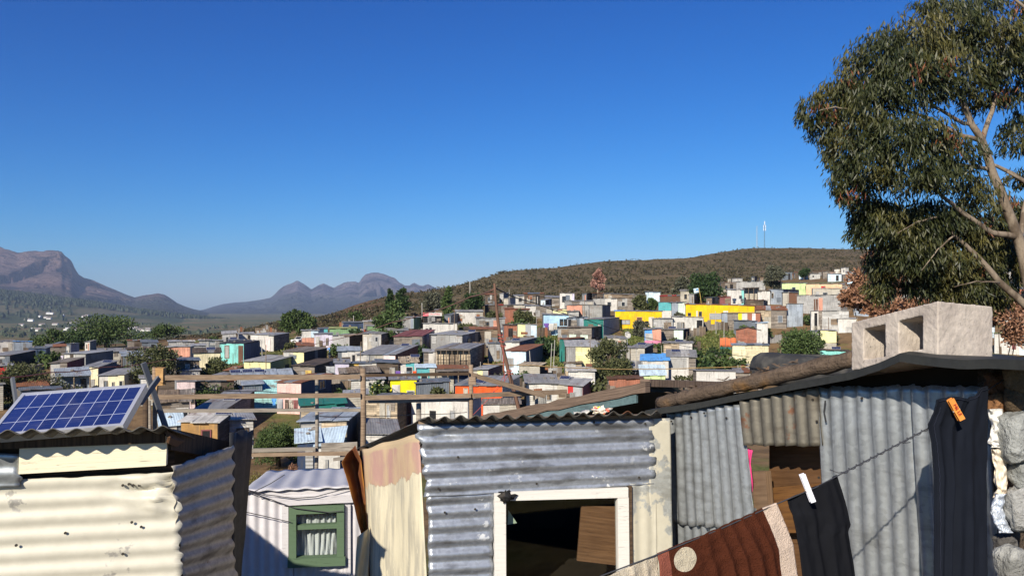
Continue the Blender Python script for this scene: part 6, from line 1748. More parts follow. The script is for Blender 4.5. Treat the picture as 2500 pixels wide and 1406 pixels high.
def middle_shack():
    w = Wall(1020, 4.30, 1600, 4.55)
    r = thing('shack', w.pt(1300, 1830, -1.2), 'silvery corrugated shack with white framed window in the middle foreground', 'shack')
    m = MB(); sheet(m, w, (1019, 1036), (1594, 1021), (1600, 1182), (1041, 1213), 'h', .077, .0095, .012, dent=.0035, jags=(.006, .012, .008, .02), seed=5.5, crump=(.04, .12, .10, .02))
    m.build('upper_cladding', GALV, r, True, .002)
    m = MB(); sheet(m, w, (1043, 1210), (1206, 1200), (1203, 1460), (1047, 1466), 'h', .077, .0095, .0, dent=.004, jags=(0, .02, 0, .03), seed=7.7)
    m.build('lower_cladding', GALV, r, True, .002)
    m = MB(); sheet(m, w, (1584, 1022), (1636, 1020), (1644, 1460), (1586, 1460), 'v', .30, .004, .004, dent=.004, seed=3.2)
    sheet(m, w, (1537, 1180), (1602, 1176), (1604, 1460), (1541, 1460), 'v', .076, .004, .006, dent=.003, seed=3.9)
    m.build('pale_cladding', STAINTIN, r, True, .002)
    m = MB(); quadbox(m, w, (1022, 1026), (1588, 1012), (1590, 1022), (1022, 1036), -.03, .006); m.build('wall_plate', TIMB, r)
    # window
    WH = timber('white_chipped_paint', (.66, .64, .60), (.40, .36, .30), paint=(.64, .62, .58))
    m = MB()
    quadbox(m, w, (1234, 1201), (1534, 1190), (1534, 1214), (1234, 1222), -.02, .03); quadbox(m, w, (1207, 1204), (1235, 1203), (1236, 1470), (1208, 1470), -.02, .026); quadbox(m, w, (1508, 1214), (1535, 1213), (1538, 1470), (1511, 1470), -.02, .026)
    win = m.build('window', WH, r)
    m = MB(); m.face([w.pt(*c, -.005) for c in ((1235, 1470), (1511, 1470), (1509, 1214), (1235, 1222))]); m.build('pane', _MC['clear_pane'], win)
    m = MB(); quadbox(m, w, (1536, 1186), (1543, 1186), (1546, 1460), (1540, 1460), -.01, .03); m.build('batten', TIMBD, r)
    m = MB(); q = [w.pt(*c, -.07) for c in ((1409, 1368), (1512, 1380), (1512, 1236), (1420, 1234))]; m.face(q)
    m.build('leaning_board', timber('brown_board', (.21, .11, .055), (.14, .07, .035)), r, False, .015)
    m = MB(); m.face([w.pt(*c, -.06) for c in ((1239, 1280), (1262, 1276), (1241, 1244))]); m.build('paper_corner', plain('green_paper', (.45, .55, .40), .8), r, False, .004)
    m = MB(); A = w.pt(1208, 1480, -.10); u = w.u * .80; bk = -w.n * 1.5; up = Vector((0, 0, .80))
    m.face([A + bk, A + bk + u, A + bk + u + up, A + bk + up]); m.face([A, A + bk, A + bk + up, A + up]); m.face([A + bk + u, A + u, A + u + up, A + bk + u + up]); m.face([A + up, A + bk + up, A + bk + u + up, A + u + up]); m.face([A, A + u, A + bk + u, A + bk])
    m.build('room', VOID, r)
    # stuffed black cloth in the window corner
    m = MB(); c = w.pt(1236, 1212, .035)
    G = [[c + Vector(((.040 * math.cos(a) * math.sin(b)), .018 * math.sin(a) * math.sin(b), .026 * math.cos(b))) * (1 + .9 * mnoise.noise((math.cos(a) * 2.1, math.sin(a) * 2.1, b * 1.8))) for a in np.linspace(0, 6.283, 19)] for b in np.linspace(.05, 3.09, 12)]
    m.grid(G); m.build('stuffed_rag', W('black:c'), r, True)
    # left side
    s = Wall(1040, 4.33, 886, 5.3)
    m = MB(); G = []; UV = []
    for i in range(40):
        v = i / 39; row = []; ur = []
        for j in range(26):
            u = j / 25
            yt = 1058 + (1096 - 1058) * u + 6 * mnoise.noise((u * 4, 1, 1)); xl = (1024 + 22 * v, 884 + 26 * v)
            px = xl[0] + (xl[1] - xl[0]) * u; py = yt + (1480 - yt) * v
            row.append(s.pt(px, py, .006 * mnoise.noise((u * 5, v * 5, 2)) + .012 * math.sin(u * 9) * (1 - .5 * v))); ur.append((u, 1 - v))
        G.append(row); UV.append(ur)
    m.grid(G, 0, UV, flip=True); m.build('side_cladding', peel_material(), r, True, .003)
    # roof
    fl, fr, br, bl = P(1037, 1021, 4.20), P(1606, 1006, 4.44), P(1640, 1060, 5.9), P(868, 1096, 5.5)
    m = MB(); G = []; UV = []; L = (fr - fl).length; nu = int(L / .0845 * 9)
    for i in range(14):
        v = i / 13; row = []; ur = []
        for j in range(nu + 1):
            u = j / nu; p = (fl * (1 - u) + fr * u) * (1 - v) + (bl * (1 - u) + br * u) * v
            z = .011 * math.sin(u * L / .0845 * 6.283) + .005 * mnoise.noise((u * 7, v * 5, 8))
            if u < .03: z += .012 * mnoise.noise((v * 8, 4, 4))
            if v < .01: z += .008 * mnoise.noise((u * 9, 2, 7))
            row.append(p + Vector((0, 0, z))); ur.append((u * L, v * 1.4))
        G.append(row); UV.append(ur)
    m.grid(G, 0, UV); m.build('roof', ROOFTIN, r, True, .004)
    # rust coloured curled sheet and torn strips at the left corner
    m = MB(); LE = [(846, 1108), (834, 1128), (850, 1180), (868, 1250), (888, 1330), (898, 1420)]; RE = [(868, 1087), (882, 1125), (890, 1190), (896, 1260), (900, 1335), (902, 1424)]
    G = []
    for i in range(26):
        t = i / 25 * 5; k = min(int(t), 4); f = t - k
        l = (LE[k][0] * (1 - f) + LE[k + 1][0] * f, LE[k][1] * (1 - f) + LE[k + 1][1] * f); q = (RE[k][0] * (1 - f) + RE[k + 1][0] * f, RE[k][1] * (1 - f) + RE[k + 1][1] * f)
        wd = (q[0] - l[0])
        G.append([P(l[0] + wd * j / 12 + 1.2 * mnoise.noise((i * .4, j * .3, 1)), l[1] + (q[1] - l[1]) * j / 12, 5.15 + .0034 * wd * math.sin(math.pi * j / 12) ** .8 + .08 * j / 12) for j in range(13)])
    m.grid(G); n = NT('rust_sheet'); p_ = n.pos(); f1 = n.noise(p_, 5, 6, .6); f2 = n.noise(p_, 40, 4)
    rc = n.mix(n.step(f1, .36, .62), (.36, .16, .035), (.15, .055, .025)); rc = n.mulv(rc, n.M('ADD', n.M('MULTIPLY', f2, .8), .6)); n.bump(f2, .3, .004)
    m.build('curled_sheet', n.done(rc, .7, .1, .25), r, True, .003)
    m = MB(); s2 = [[P(872 + 32 * j / 6 - 6 * i / 9, 1310 + 120 * i / 9 - 24 * j / 6 * (1 - i / 9), 5.1 + .02 * math.sin(j * 1.4 + i * .5)) for j in range(7)] for i in range(10)]
    m.grid(s2); m.build('torn_strip', plain('cream_strip', (.58, .48, .30), .8), r, True, .003)
    m = MB()
    m.bar(P(889, 1092, 5.34), P(897, 1480, 5.34), .05, .05); m.build('corner_post', TIMBD, r)
    m = MB()
    for (x, y) in ((1068, 1046), (1026, 1082), (1070, 1192), (1450, 1030), (1575, 1034), (1560, 1165), (1086, 1250), (1118, 1115), (1160, 1242), (1310, 1180)):
        p = w.pt(x, y, .022); m.tube([p, p + w.n * .004], .0065, 7)
    m.build('nail', plain('nail_dark', (.03, .025, .02), .7), r)
middle_shack()
# ---------------- roof wedge between middle and right shack
def wedge():
    r = thing('shack', P(1420, 1560, 6.8), 'low shack roof with dark underside rising between the middle and right front shacks', 'shack')
    A, B, C, D = P(1150, 1024, 7.3), P(1574, 938, 5.7), P(1672, 945, 6.3), P(1560, 1040, 7.9)
    m = MB(); t = Vector((0, 0, -.05)); m.hexa([A + t, B + t, C + t, D + t, A, B, C, D]); m.build('roof', plain('green_black_sheet', (.025, .035, .032), .8), r)
    m = MB(); dn = Vector((0, 0, -.075)); k = 16; G = []; off = Vector((0, -.03, .02))
    for q in (0, .5, 1): G.append([A.lerp(B, i / k) + off + dn * q + Vector((0, 0, .015 * mnoise.noise((i * .7, q * 3, 4)))) for i in range(k + 1)])
    m.grid(G, 0, [[((B - A).length * i / k, q * .08) for i in range(k + 1)] for q in range(3)], flip=True); m.build('edge_board', timber('edge_brown', (.19, .135, .10), (.09, .065, .05)), r, False, .05)
    m = MB(); off2 = Vector((0, -.01, -.06)); G = []
    for q in (0, 1): G.append([A.lerp(B, .22 + .74 * i / k) + off2 + dn * q * .8 for i in range(k + 1)])
    m.grid(G, flip=True); m.build('trim', galv('teal_flaked', (.10, .16, .17), (.04, .04, .04), .6, metal=0, rough=.8), r, False, .02)
    m = MB(); m.bar(P(1574, 934, 5.75), P(1840, 942, 6.6), .09, .05); m.build('purlin', timber('edge_brown', (.19, .135, .10), (.09, .065, .05)), r)
    m = MB(); m.face([A + Vector((.3, .4, -.1)), D + Vector((0, 0, -.1)), D + Vector((0, 0, -2.5)), A + Vector((.3, .4, -2.5))]); m.face([D + Vector((0, 0, -.1)), C + Vector((0, 0, -.1)), C + Vector((0, 0, -2.5)), D + Vector((0, 0, -2.5))]); m.build('wall', TIMBD, r)
    # crumpled wrapper on the middle shack roof
    c = P(1466, 1003, 4.62); m = MB()
    G = [[c + Vector((.045 * math.cos(a) * math.sin(b), .03 * math.sin(a) * math.sin(b), .022 * math.cos(b))) * (1 + .9 * mnoise.noise((math.cos(a) * 2.2, math.sin(a) * 2.2, b * 2))) for a in np.linspace(0, 6.283, 25)] for b in np.linspace(.05, 3.09, 14)]
    m.grid(G); n = NT('printed_wrapper'); q = n.noise(n.obj(), 24, 2); q2 = n.noise(n.obj(), 31, 2)
    wc = n.mix(n.step(q, .50, .53), (.72, .66, .56), (.60, .16, .10)); wc = n.mix(n.step(q2, .56, .58), wc, (.65, .58, .04))
    m.build('wrapper', n.done(wc, .35, 0, .5), None, False, 0, 'crumpled white red and yellow plastic wrapper lying on the middle shack roof', 'wrapper')
    c = P(1418, 1010, 4.62); m = MB(); G = [[c + Vector((-.04 + .09 * i / 5, .06 * j / 3, .010 * math.sin(i * 1.3 + j) + .012 * i / 5)) for i in range(6)] for j in range(4)]
    m.grid(G); m.build('paper_scrap', W('white:c'), None, True, .003, 'flat white paper scrap on the roof left of the crumpled wrapper', 'paper')
wedge()
# ---------------- right shack
RW = Wall(1630, 4.80, 2440, 3.0)
IN = -RW.n
def right_shack():
    w = RW
    r = thing('shack', w.pt(2000, 1700, -1.0), 'upright corrugated tin shack at the right with an open dark window hole', 'shack')
    m = MB(); sheet(m, w, (1628, 1004), (1811, 984), (1842, 1300), (1637, 1274), 'v', .0765, .0085, .016, dent=.0035, jags=(.01, .02, .03, 0), seed=1.4)
    m.build('left_cladding', GALV2, r, True, .002)
    m = MB(); sheet(m, w, (1632, 1240), (1848, 1240), (1862, 1480), (1640, 1480), 'v', .0765, .0085, -.012, dent=.003, seed=6.6); m.build('lower_cladding', GALV2, r, True, .002)
    m = MB(); sheet(m, w, (1806, 980), (2000, 944), (2010, 1089), (1815, 1087), 'v', .0765, .010, .03, dent=.004, jags=(.01, .01, .03, .01), seed=2.4); m.build('short_cladding', GALVBR, r, True, .002)
    m = MB(); sheet(m, w, (1995, 946), (2230, 940), (2262, 1480), (2020, 1480), 'v', .0765, .0085, .012, dent=.003, jags=(.012, 0, 0, .006), seed=9.1)
    sheet(m, w, (2222, 940), (2412, 945), (2450, 1480), (2256, 1480), 'v', .0765, .0085, .026, dent=.004, jags=(.012, .012, 0, 0), seed=9.9)
    m.build('right_cladding', GALV2, r, True, .002)
    # opening
    bt = timber('ply_brown', (.13, .068, .032), (.09, .045, .02), rough=.7)
    m = MB(); quadbox(m, w, (1878, 1078), (2060, 1070), (2060, 1480), (1878, 1480), -.20, -.18); m.build('room_board', bt, r)
    m = MB(); quadbox(m, w, (1885, 1190), (2012, 1178), (2014, 1300), (1880, 1300), -.15, -.10); m.build('inner_shelf', timber('orange_wood', (.17, .08, .025), (.11, .05, .018)), r)
    m = MB(); quadbox(m, w, (1838, 1150), (1868, 1150), (1880, 1300), (1842, 1300), -.07, -.03); m.build('inner_post', timber('raw_wood', (.20, .13, .08), (.14, .09, .055)), r)
    m = MB(); G = []
    for i in range(20):
        v = i / 19; xl = 1812 + 12 * v; xr = 1838 - 4 * math.sin(v * 7) - 10 * v * v
        G.append([w.pt(xl + (xr - xl) * j / 8, 1096 + 140 * v + 3 * math.sin(j), -.012 + .008 * math.sin(j * 1.7 + v * 6)) for j in range(9)])
    m.grid(G); m.build('pink_rag', plain('pink_cloth', (.62, .05, .20), .9), r, True, .004)
    # dark sheet standing in for the shade in the gap under the roof
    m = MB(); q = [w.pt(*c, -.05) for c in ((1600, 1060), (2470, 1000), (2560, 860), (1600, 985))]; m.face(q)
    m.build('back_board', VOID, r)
    # roof
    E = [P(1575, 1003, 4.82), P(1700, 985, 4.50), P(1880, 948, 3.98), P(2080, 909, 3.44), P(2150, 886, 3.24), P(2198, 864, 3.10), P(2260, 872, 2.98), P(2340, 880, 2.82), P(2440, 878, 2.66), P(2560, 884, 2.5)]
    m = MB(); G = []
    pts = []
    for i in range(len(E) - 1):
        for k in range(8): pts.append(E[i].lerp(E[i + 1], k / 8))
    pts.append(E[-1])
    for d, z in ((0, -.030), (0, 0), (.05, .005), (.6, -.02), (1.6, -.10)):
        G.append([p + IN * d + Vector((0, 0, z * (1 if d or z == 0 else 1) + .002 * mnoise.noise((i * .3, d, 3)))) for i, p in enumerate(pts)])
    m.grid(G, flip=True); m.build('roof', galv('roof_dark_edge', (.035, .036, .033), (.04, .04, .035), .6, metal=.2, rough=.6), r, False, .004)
    # log along the edge
    m = MB(); L0, L1 = P(1612, 984, 4.9), P(2100, 872, 3.62); k = 30
    m.tube([L0.lerp(L1, i / k) + Vector((0, 0, .008 * mnoise.noise((i * .5, 1, 1)))) for i in range(k + 1)], [.040 + .012 * mnoise.noise((i * .9, 5, 1)) for i in range(k + 1)], 14)
    n = NT('flaking_log'); p = n.pos(); luv = n.uv(False); a = n.M('ADD', n.M('MULTIPLY', n.noise(p, 14, 7, .7), .5), n.M('MULTIPLY', n.noise(n.scale(luv, 42, 5), 1.0, 6, .65), .5)); b = n.noise(p, 3, 4); c = n.noise(p, 60, 4)
    lc = n.mix(n.step(b, .54, .70), (.13, .095, .07), (.24, .13, .05)); lc = n.mulv(lc, n.M('ADD', n.M('MULTIPLY', a, 2.4), -.25)); n.bump(n.M('ADD', a, n.M('MULTIPLY', c, .3)), 1.0, .03)
    LM = n.done(lc, .9, 0, .1); g = random.Random(4)
    for i in range(46):
        t = g.uniform(.05, .75); c_ = L0.lerp(L1, t) + Vector((g.uniform(-.02, .02), g.uniform(-.03, .02), .048)); d = Vector((g.uniform(-.05, .05), g.uniform(-.04, .04), g.uniform(-.004, .018)))
        m.face([c_, c_ + d, c_ + d * .8 + Vector((.012, 0, .004)), c_ + Vector((.014, -.004, 0))])
    m.build('edge_log', LM, r, True)
    m = MB(); wire = [w.pt(x, y, .03) for x, y in ((2015, 978), (2012, 1005), (2017, 1030))]; m.tube(wire, .004, 5)
    m.build('wire_hook', CK, r)
    m = MB()
    for (x, y) in ((1720, 1008), (1688, 1018), (1774, 1020), (1985, 975), (2105, 972), (1995, 1028), (1640, 1028), (2000, 1165)):
        p = w.pt(x, y, .034); m.tube([p, p + w.n * .005], .006, 7)
    m.build('nail', plain('nail_dark', (.03, .025, .02), .7), r)
right_shack()
def tyre():
    c = Vector((1.67, 4.55, -.455)); r = thing('tyre', c, 'worn black tyre lying flat on the roof left of the concrete block', 'tyre')
    ax = Vector((.05, .02, 1)).normalized(); x = ax.cross(Vector((0, 1, 0))).normalized(); y = ax.cross(x)
    prof = [(.19, .02), (.205, .0), (.25, .005), (.288, .03), (.302, .06), (.305, .0925), (.302, .125), (.288, .155), (.25, .18), (.205, .185), (.19, .165), (.20, .09), (.19, .02)]
    m = MB(); N = 120; G = []
    for q, (rr, z) in enumerate(prof):
        row = []
        for i in range(N + 1):
            a = 2 * math.pi * i / N; tr = rr
            if rr > .28 and q in (4, 5, 6) and i % 3 == 0: tr = rr - .004
            row.append(c + (x * math.cos(a) + y * math.sin(a)) * tr + ax * (z + .004 * math.sin(a * 2 + 1)))
        G.append(row)
    m.grid(G, flip=True); n = NT('tyre_rubber'); f = n.noise(n.pos(), 12, 6); f2 = n.noise(n.scale(n.pos(), 1, 1, 12), 6, 4)
    m.build('rubber', n.done(n.mix(n.step(f, .4, .7), (.030, .031, .033), (.085, .08, .072)), .85, 0, .3), r, True)
    m = MB(); G = [[c + (x * math.cos(a) + y * math.sin(a)) * rr + ax * z for a in np.linspace(0, 6.2832, N + 1)] for rr, z in ((.3065, .090), (.3085, .092), (.3085, .098), (.3065, .100))]
    m.grid(G, flip=True); m.build('tread_rib', plain('rubber', (.02, .02, .022), .9), r)
tyre()
def block():
    C0 = P(2290, 868, 3.03); T0 = P(2290, 735, 3.03); L0 = P(2078, 904, 3.45); LT = P(2084, 786, 3.45)
    e1 = L0 - C0                                    # along the holed face, away from the near corner
    up = (T0 - C0)
    d1 = Vector((e1.x, e1.y, 0)).normalized(); e2 = Vector((-d1.y, d1.x, 0))
    if e2.x < 0: e2 = -e2
    e2 = e2 * .285 + Vector((0, 0, -.02)); 
    m = MB(); n1 = e1.length; U = e1.normalized(); h = up.length; V = up.normalized()
    def cell(u0, u1, v0, v1):
        o = C0 + U * (u0 * n1) + V * (v0 * h); m.box(o, U * ((u1 - u0) * n1), e2, V * ((v1 - v0) * h))
    cell(0, 1, 0, .17); cell(0, 1, .80, 1); cell(0, .16, .16, .81); cell(.42, .58, .16, .81); cell(.84, 1, .16, .81)
    n = NT('concrete_block'); p = n.pos(); a = n.noise(p, 18, 7, .65); b = n.noise(p, 5, 4); c = n.noise(p, 90, 4, .6)
    pit = n.step(c, .66, .74)
    col = n.mix(n.step(b, .36, .64), (.50, .44, .38), (.38, .33, .29)); col = n.mulv(col, n.M('ADD', n.M('MULTIPLY', a, .7), .62)); col = n.mix(n.M('MULTIPLY', pit, .5), col, (.12, .10, .09))
    n.bump(n.M('SUBTRACT', n.M('ADD', a, n.M('MULTIPLY', c, .5)), pit), .8, .006)
    o = m.build('concrete_block', n.done(col, .95, 0, .1), None, False, 0, 'rough hollow concrete block with two openings weighing down the right roof', 'concrete block')
    rm = o.modifiers.new('weld', 'REMESH'); rm.mode = 'VOXEL'; rm.voxel_size = .0042; rm.use_smooth_shade = True
    tx = bpy.data.textures.new('lump', 'CLOUDS'); tx.noise_scale = .022; tx.noise_depth = 4
    dp = o.modifiers.new('lumps', 'DISPLACE'); dp.texture = tx; dp.strength = .006; dp.mid_level = .5
    sm = o.modifiers.new('soft', 'SMOOTH'); sm.iterations = 2
block()
# ---------------- washing line and clothes
LINE = [P(1380, 1452, 2.22), P(1470, 1404, 2.28), P(1607, 1352, 2.36), P(1760, 1290, 2.44), P(1895, 1230, 2.52), P(1990, 1190, 2.57), P(2050, 1158, 2.60), P(2150, 1106, 2.66), P(2266, 1045, 2.72), P(2400, 960, 2.80), P(2520, 880, 2.86)]
def on_line(px):
    for a, b in zip(LINE, LINE[1:]):
        pa, pb = pix(a)[0], pix(b)[0]
        if pa <= px <= pb: return a.lerp(b, (px - pa) / (pb - pa))
    return LINE[0]
def clothes_line():
    m = MB(); m.tube(LINE, .0022, 5)
    tw = []
    for i in range(140):
        t = i / 139; px = 2050 + (2262 - 2050) * t; c = on_line(px); a = t * 75
        tw.append(c + Vector((.004 * math.cos(a), .004 * math.sin(a) * .5, .0045 * math.sin(a))))
    m.tube(tw, .0018, 4)
    c = on_line(2225); m.tube([c, c + Vector((-.03, 0, -.022)), c + Vector((-.004, 0, -.018))], .0016, 4)
    c = on_line(2062); m.tube([c, c + Vector((-.02, 0, -.003)), c + Vector((-.045, .01, .006))], .0016, 4)
    m.build('wire', plain('wire_steel', (.10, .10, .105), .45, .6), None, True, 0, 'twisted steel wire washing line at the lower right', 'washing line')
clothes_line()
def interp(poly, t):
    k = len(poly) - 1; s = min(max(t, 0), 1) * k; i = min(int(s), k - 1); f = s - i
    return tuple(poly[i][q] * (1 - f) + poly[i + 1][q] * f for q in range(len(poly[0])))
def drape(left, right, top=None, folds=(), nu=60, nv=44, amp=.012, seed=0.0, sag=None):
    """cloth between two edge polylines (px, py, Y); folds hang from the top"""
    m = MB(); G = []; UV = []
    for i in range(nv + 1):
        v = i / nv; l, r = interp(left, v), interp(right, v); row = []; ur = []
        for j in range(nu + 1):
            u = j / nu; q = [l[k] * (1 - u) + r[k] * u for k in range(3)]
            if top and v < .5:
                tp = interp(top, u); f = (1 - v / .5) ** 2
                q[0] += (tp[0] - (left[0][0] * (1 - u) + right[0][0] * u)) * f; q[1] += (tp[1] - (left[0][1] * (1 - u) + right[0][1] * u)) * f
            p = P(*q)
            d = 0
            for (fu, w_, a_, dr) in folds: d += a_ * math.exp(-((u - fu - dr * v) / w_) ** 2) * (.25 + .75 * v)
            d += amp * mnoise.noise((u * 3.5 + seed, v * 2.2, seed)) + amp * .35 * mnoise.noise((u * 11, v * 8, seed))
            row.append(p + Vector((.3 * d, -d, 0))); ur.append((u, 1 - v))
        G.append(row); UV.append(ur)
    m.grid(G, 0, UV, flip=True)
    return m
def terry(name, fn):
    n = NT(name); uv = n.uv(False); u, v, w = n.sep(uv); p = n.pos()
    a = n.noise(p, 260, 3); b = n.noise(p, 45, 5, .7)
    col = fn(n, u, v)
    col = n.mulv(col, n.M('ADD', n.M('MULTIPLY', a, .6), n.M('ADD', n.M('MULTIPLY', b, .5), .45)))
    n.bump(n.M('ADD', a, b), 1.0, .006)
    m = n.done(col, .95, 0, .05)
    try: n.b.inputs['Sheen Weight'].default_value = .0
    except Exception: pass
    return m
def clothes():
    # brown towel
    def brown(n, u, v):
        c = n.mix(n.M('GREATER_THAN', u, .885), (.070, .021, .011), (.58, .46, .37))
        c = n.mix(n.M('LESS_THAN', u, .085), c, (.24, .08, .055))
        du = n.M('DIVIDE', n.M('SUBTRACT', u, .20), .088); dv = n.M('DIVIDE', n.M('SUBTRACT', v, .745), .185)
        rr = n.M('ADD', n.M('MULTIPLY', du, du), n.M('MULTIPLY', dv, dv))
        return n.mix(n.M('LESS_THAN', rr, 1.0), c, (.50, .44, .33))
    tp = [(*pix(on_line(x)), 0) for x in np.linspace(1607, 1913, 12)]
    m = drape([(1607, 1350, 2.36), (1614, 1420, 2.35), (1622, 1500, 2.34)], [(1895, 1226, 2.52), (1940, 1330, 2.51), (1962, 1490, 2.50)], None, [(.38, .03, .016, .04), (.50, .025, .020, .05), (.60, .02, .016, .05), (.70, .03, .022, .05), (.80, .02, .014, .05)], 110, 60, .008, 2.0)
    m.build('towel', terry('brown_terry', brown), None, True, .006, 'dark brown towel with a cream dot and pale border on the washing line', 'towel')
    def cream(n, u, v): return n.mix(n.M('GREATER_THAN', n.noise(n.pos(), 30, 3), .5), (.56, .49, .38), (.50, .43, .33))
    m = drape([(1440, 1424, 2.26), (1450, 1480, 2.25)], [(1606, 1352, 2.365), (1612, 1480, 2.355)], None, [(.3, .05, .012, .05), (.62, .04, .014, .03), (.82, .03, .010, .02)], 60, 24, .006, 5.0)
    m.build('towel', terry('cream_terry', cream), None, True, .006, 'cream towel at the bottom edge left of the brown towel', 'towel')
    def cloth(name, c):
        n = NT(name); p = n.pos(); a = n.noise(p, 320, 2); b = n.noise(p, 14, 4)
        n.bump(a, .25, .002)
        return n.done(n.mulv(c, n.M('ADD', n.M('MULTIPLY', b, .5), .75)), .92, 0, .12)
    m = drape([(1924, 1219, 2.545), (1938, 1260, 2.54), (1950, 1330, 2.535), (1968, 1480, 2.53)], [(2046, 1160, 2.60), (2068, 1225, 2.605), (2080, 1280, 2.605), (2074, 1300, 2.60), (2084, 1370, 2.60), (2098, 1480, 2.60)], None, [(.3, .06, .014, .1), (.62, .08, .016, .0), (.85, .05, .01, .05)], 60, 60, .010, 7.0)
    m.build('black_garment', cloth('black_cotton', (.007, .0075, .010)), None, True, .004, 'small black garment pegged with a white peg on the washing line', 'garment')
    m = drape([(2288, 976, 2.70), (2282, 1010, 2.70), (2267, 1036, 2.70), (2276, 1080, 2.70), (2284, 1160, 2.70), (2284, 1280, 2.69), (2281, 1480, 2.68)], [(2415, 942, 2.79), (2412, 990, 2.79), (2410, 1060, 2.79), (2408, 1130, 2.78), (2409, 1220, 2.77), (2409, 1300, 2.76), (2408, 1480, 2.74)],
              [(2288, 976), (2318, 968), (2345, 969), (2366, 974), (2376, 966), (2396, 946), (2415, 942)], [(.42, .05, .020, -.2), (.58, .06, -.016, -.22), (.72, .07, .018, -.04), (.15, .04, .010, -.04)], 70, 80, .010, 11.0)
    navy = m.build('navy_garment', cloth('navy_cotton', (.007, .009, .015)), None, True, .004, 'long dark navy garment hanging at the right with an orange peg', 'garment')
    # stitched side seam and hem bands follow the cloth
    Gv = [Vector(v) for v in m.v]; nu_ = 71
    sm = MB(); sm.tube([Gv[i * nu_ + 5] + Vector((.0012 * math.sin(i * 2.3), -.005, 0)) for i in range(8, 80)], .0016, 5)
    sm.tube([Gv[2 * nu_ + j] + Vector((0, -.004, 0)) for j in range(2, 69)], .0012, 5)
    sm.build('seam', cloth('navy_thread', (.018, .021, .034)), navy, True)
clothes()
def peg(a, b, wd, mat, label, text=None):
    a, b = Vector(a), Vector(b); t = (b - a); L = t.length; t.normalize(); x = t.cross(Vector((0, 1, 0))).normalized(); y = Vector((0, -1, 0))
    r = thing('clothes_peg', (a + b) / 2, label, 'clothes peg')
    for s, nm in ((-1, 'half'), (1, 'half')):
        m = MB(); o = a + y * (.004 * s) - x * wd / 2; k = 8
        G = []
        for q in (0, 1):
            G.append([o + t * (L * i / k) + x * wd * q + y * (.003 + (.004 * abs(i / k - .5) if True else 0)) * s for i in range(k + 1)])
        G2 = [[p - y * .004 * s for p in row] for row in G]
        m.grid(G); m.grid(G2, flip=True)
        for row, row2 in ((G[0], G2[0]), (G[1], G2[1])): m.grid([row, row2])
        m.face([G[0][0], G[1][0], G2[1][0], G2[0][0]]); m.face([G[0][-1], G[1][-1], G2[1][-1], G2[0][-1]])
        m.build(nm, mat, r)
    m = MB(); c = a + t * L * .56; m.tube([c - x * wd * .62, c + x * wd * .62], .0045, 8); m.build('spring', plain('spring_steel', (.55, .5, .42), .35, .8), r)
    if text:
        cu = bpy.data.curves.new('lettering', 'FONT'); cu.body = text; cu.size = wd * .82; cu.align_x = 'CENTER'; cu.align_y = 'CENTER'; cu.extrude = .0004
        to = bpy.data.objects.new('tmp', cu); COLL.objects.link(to)
        dg = bpy.context.evaluated_depsgraph_get(); me = bpy.data.meshes.new_from_object(to.evaluated_get(dg))
        bpy.data.objects.remove(to)
        from mathutils import Matrix
        nx = -t; 
        M_ = Matrix((x * .95, nx, y)).transposed().to_4x4()
        M_.translation = (a + b) / 2 + y * .0125 - ORG[r.name]
        # lettering runs along the peg
        Rz = Matrix.Rotation(R(-90), 4, 'Z')
        me.transform(M_ @ Rz)
        me.materials.clear(); me.materials.append(plain('marker_red', (.38, .02, .01), .7))
        o = bpy.data.objects.new('lettering', me); COLL.objects.link(o); o.parent = r; ORG[o.name] = ORG[r.name]
peg(P(1958, 1157, 2.53), P(1984, 1224, 2.52), .016, plain('peg_white', (.72, .72, .78), .4), 'white plastic clothes peg holding the black garment')
peg(P(2319, 974, 2.70), P(2347, 1024, 2.69), .020, plain('peg_orange', (.62, .22, .035), .75), 'orange wooden clothes peg with red writing on the navy garment', 'M6 LE')
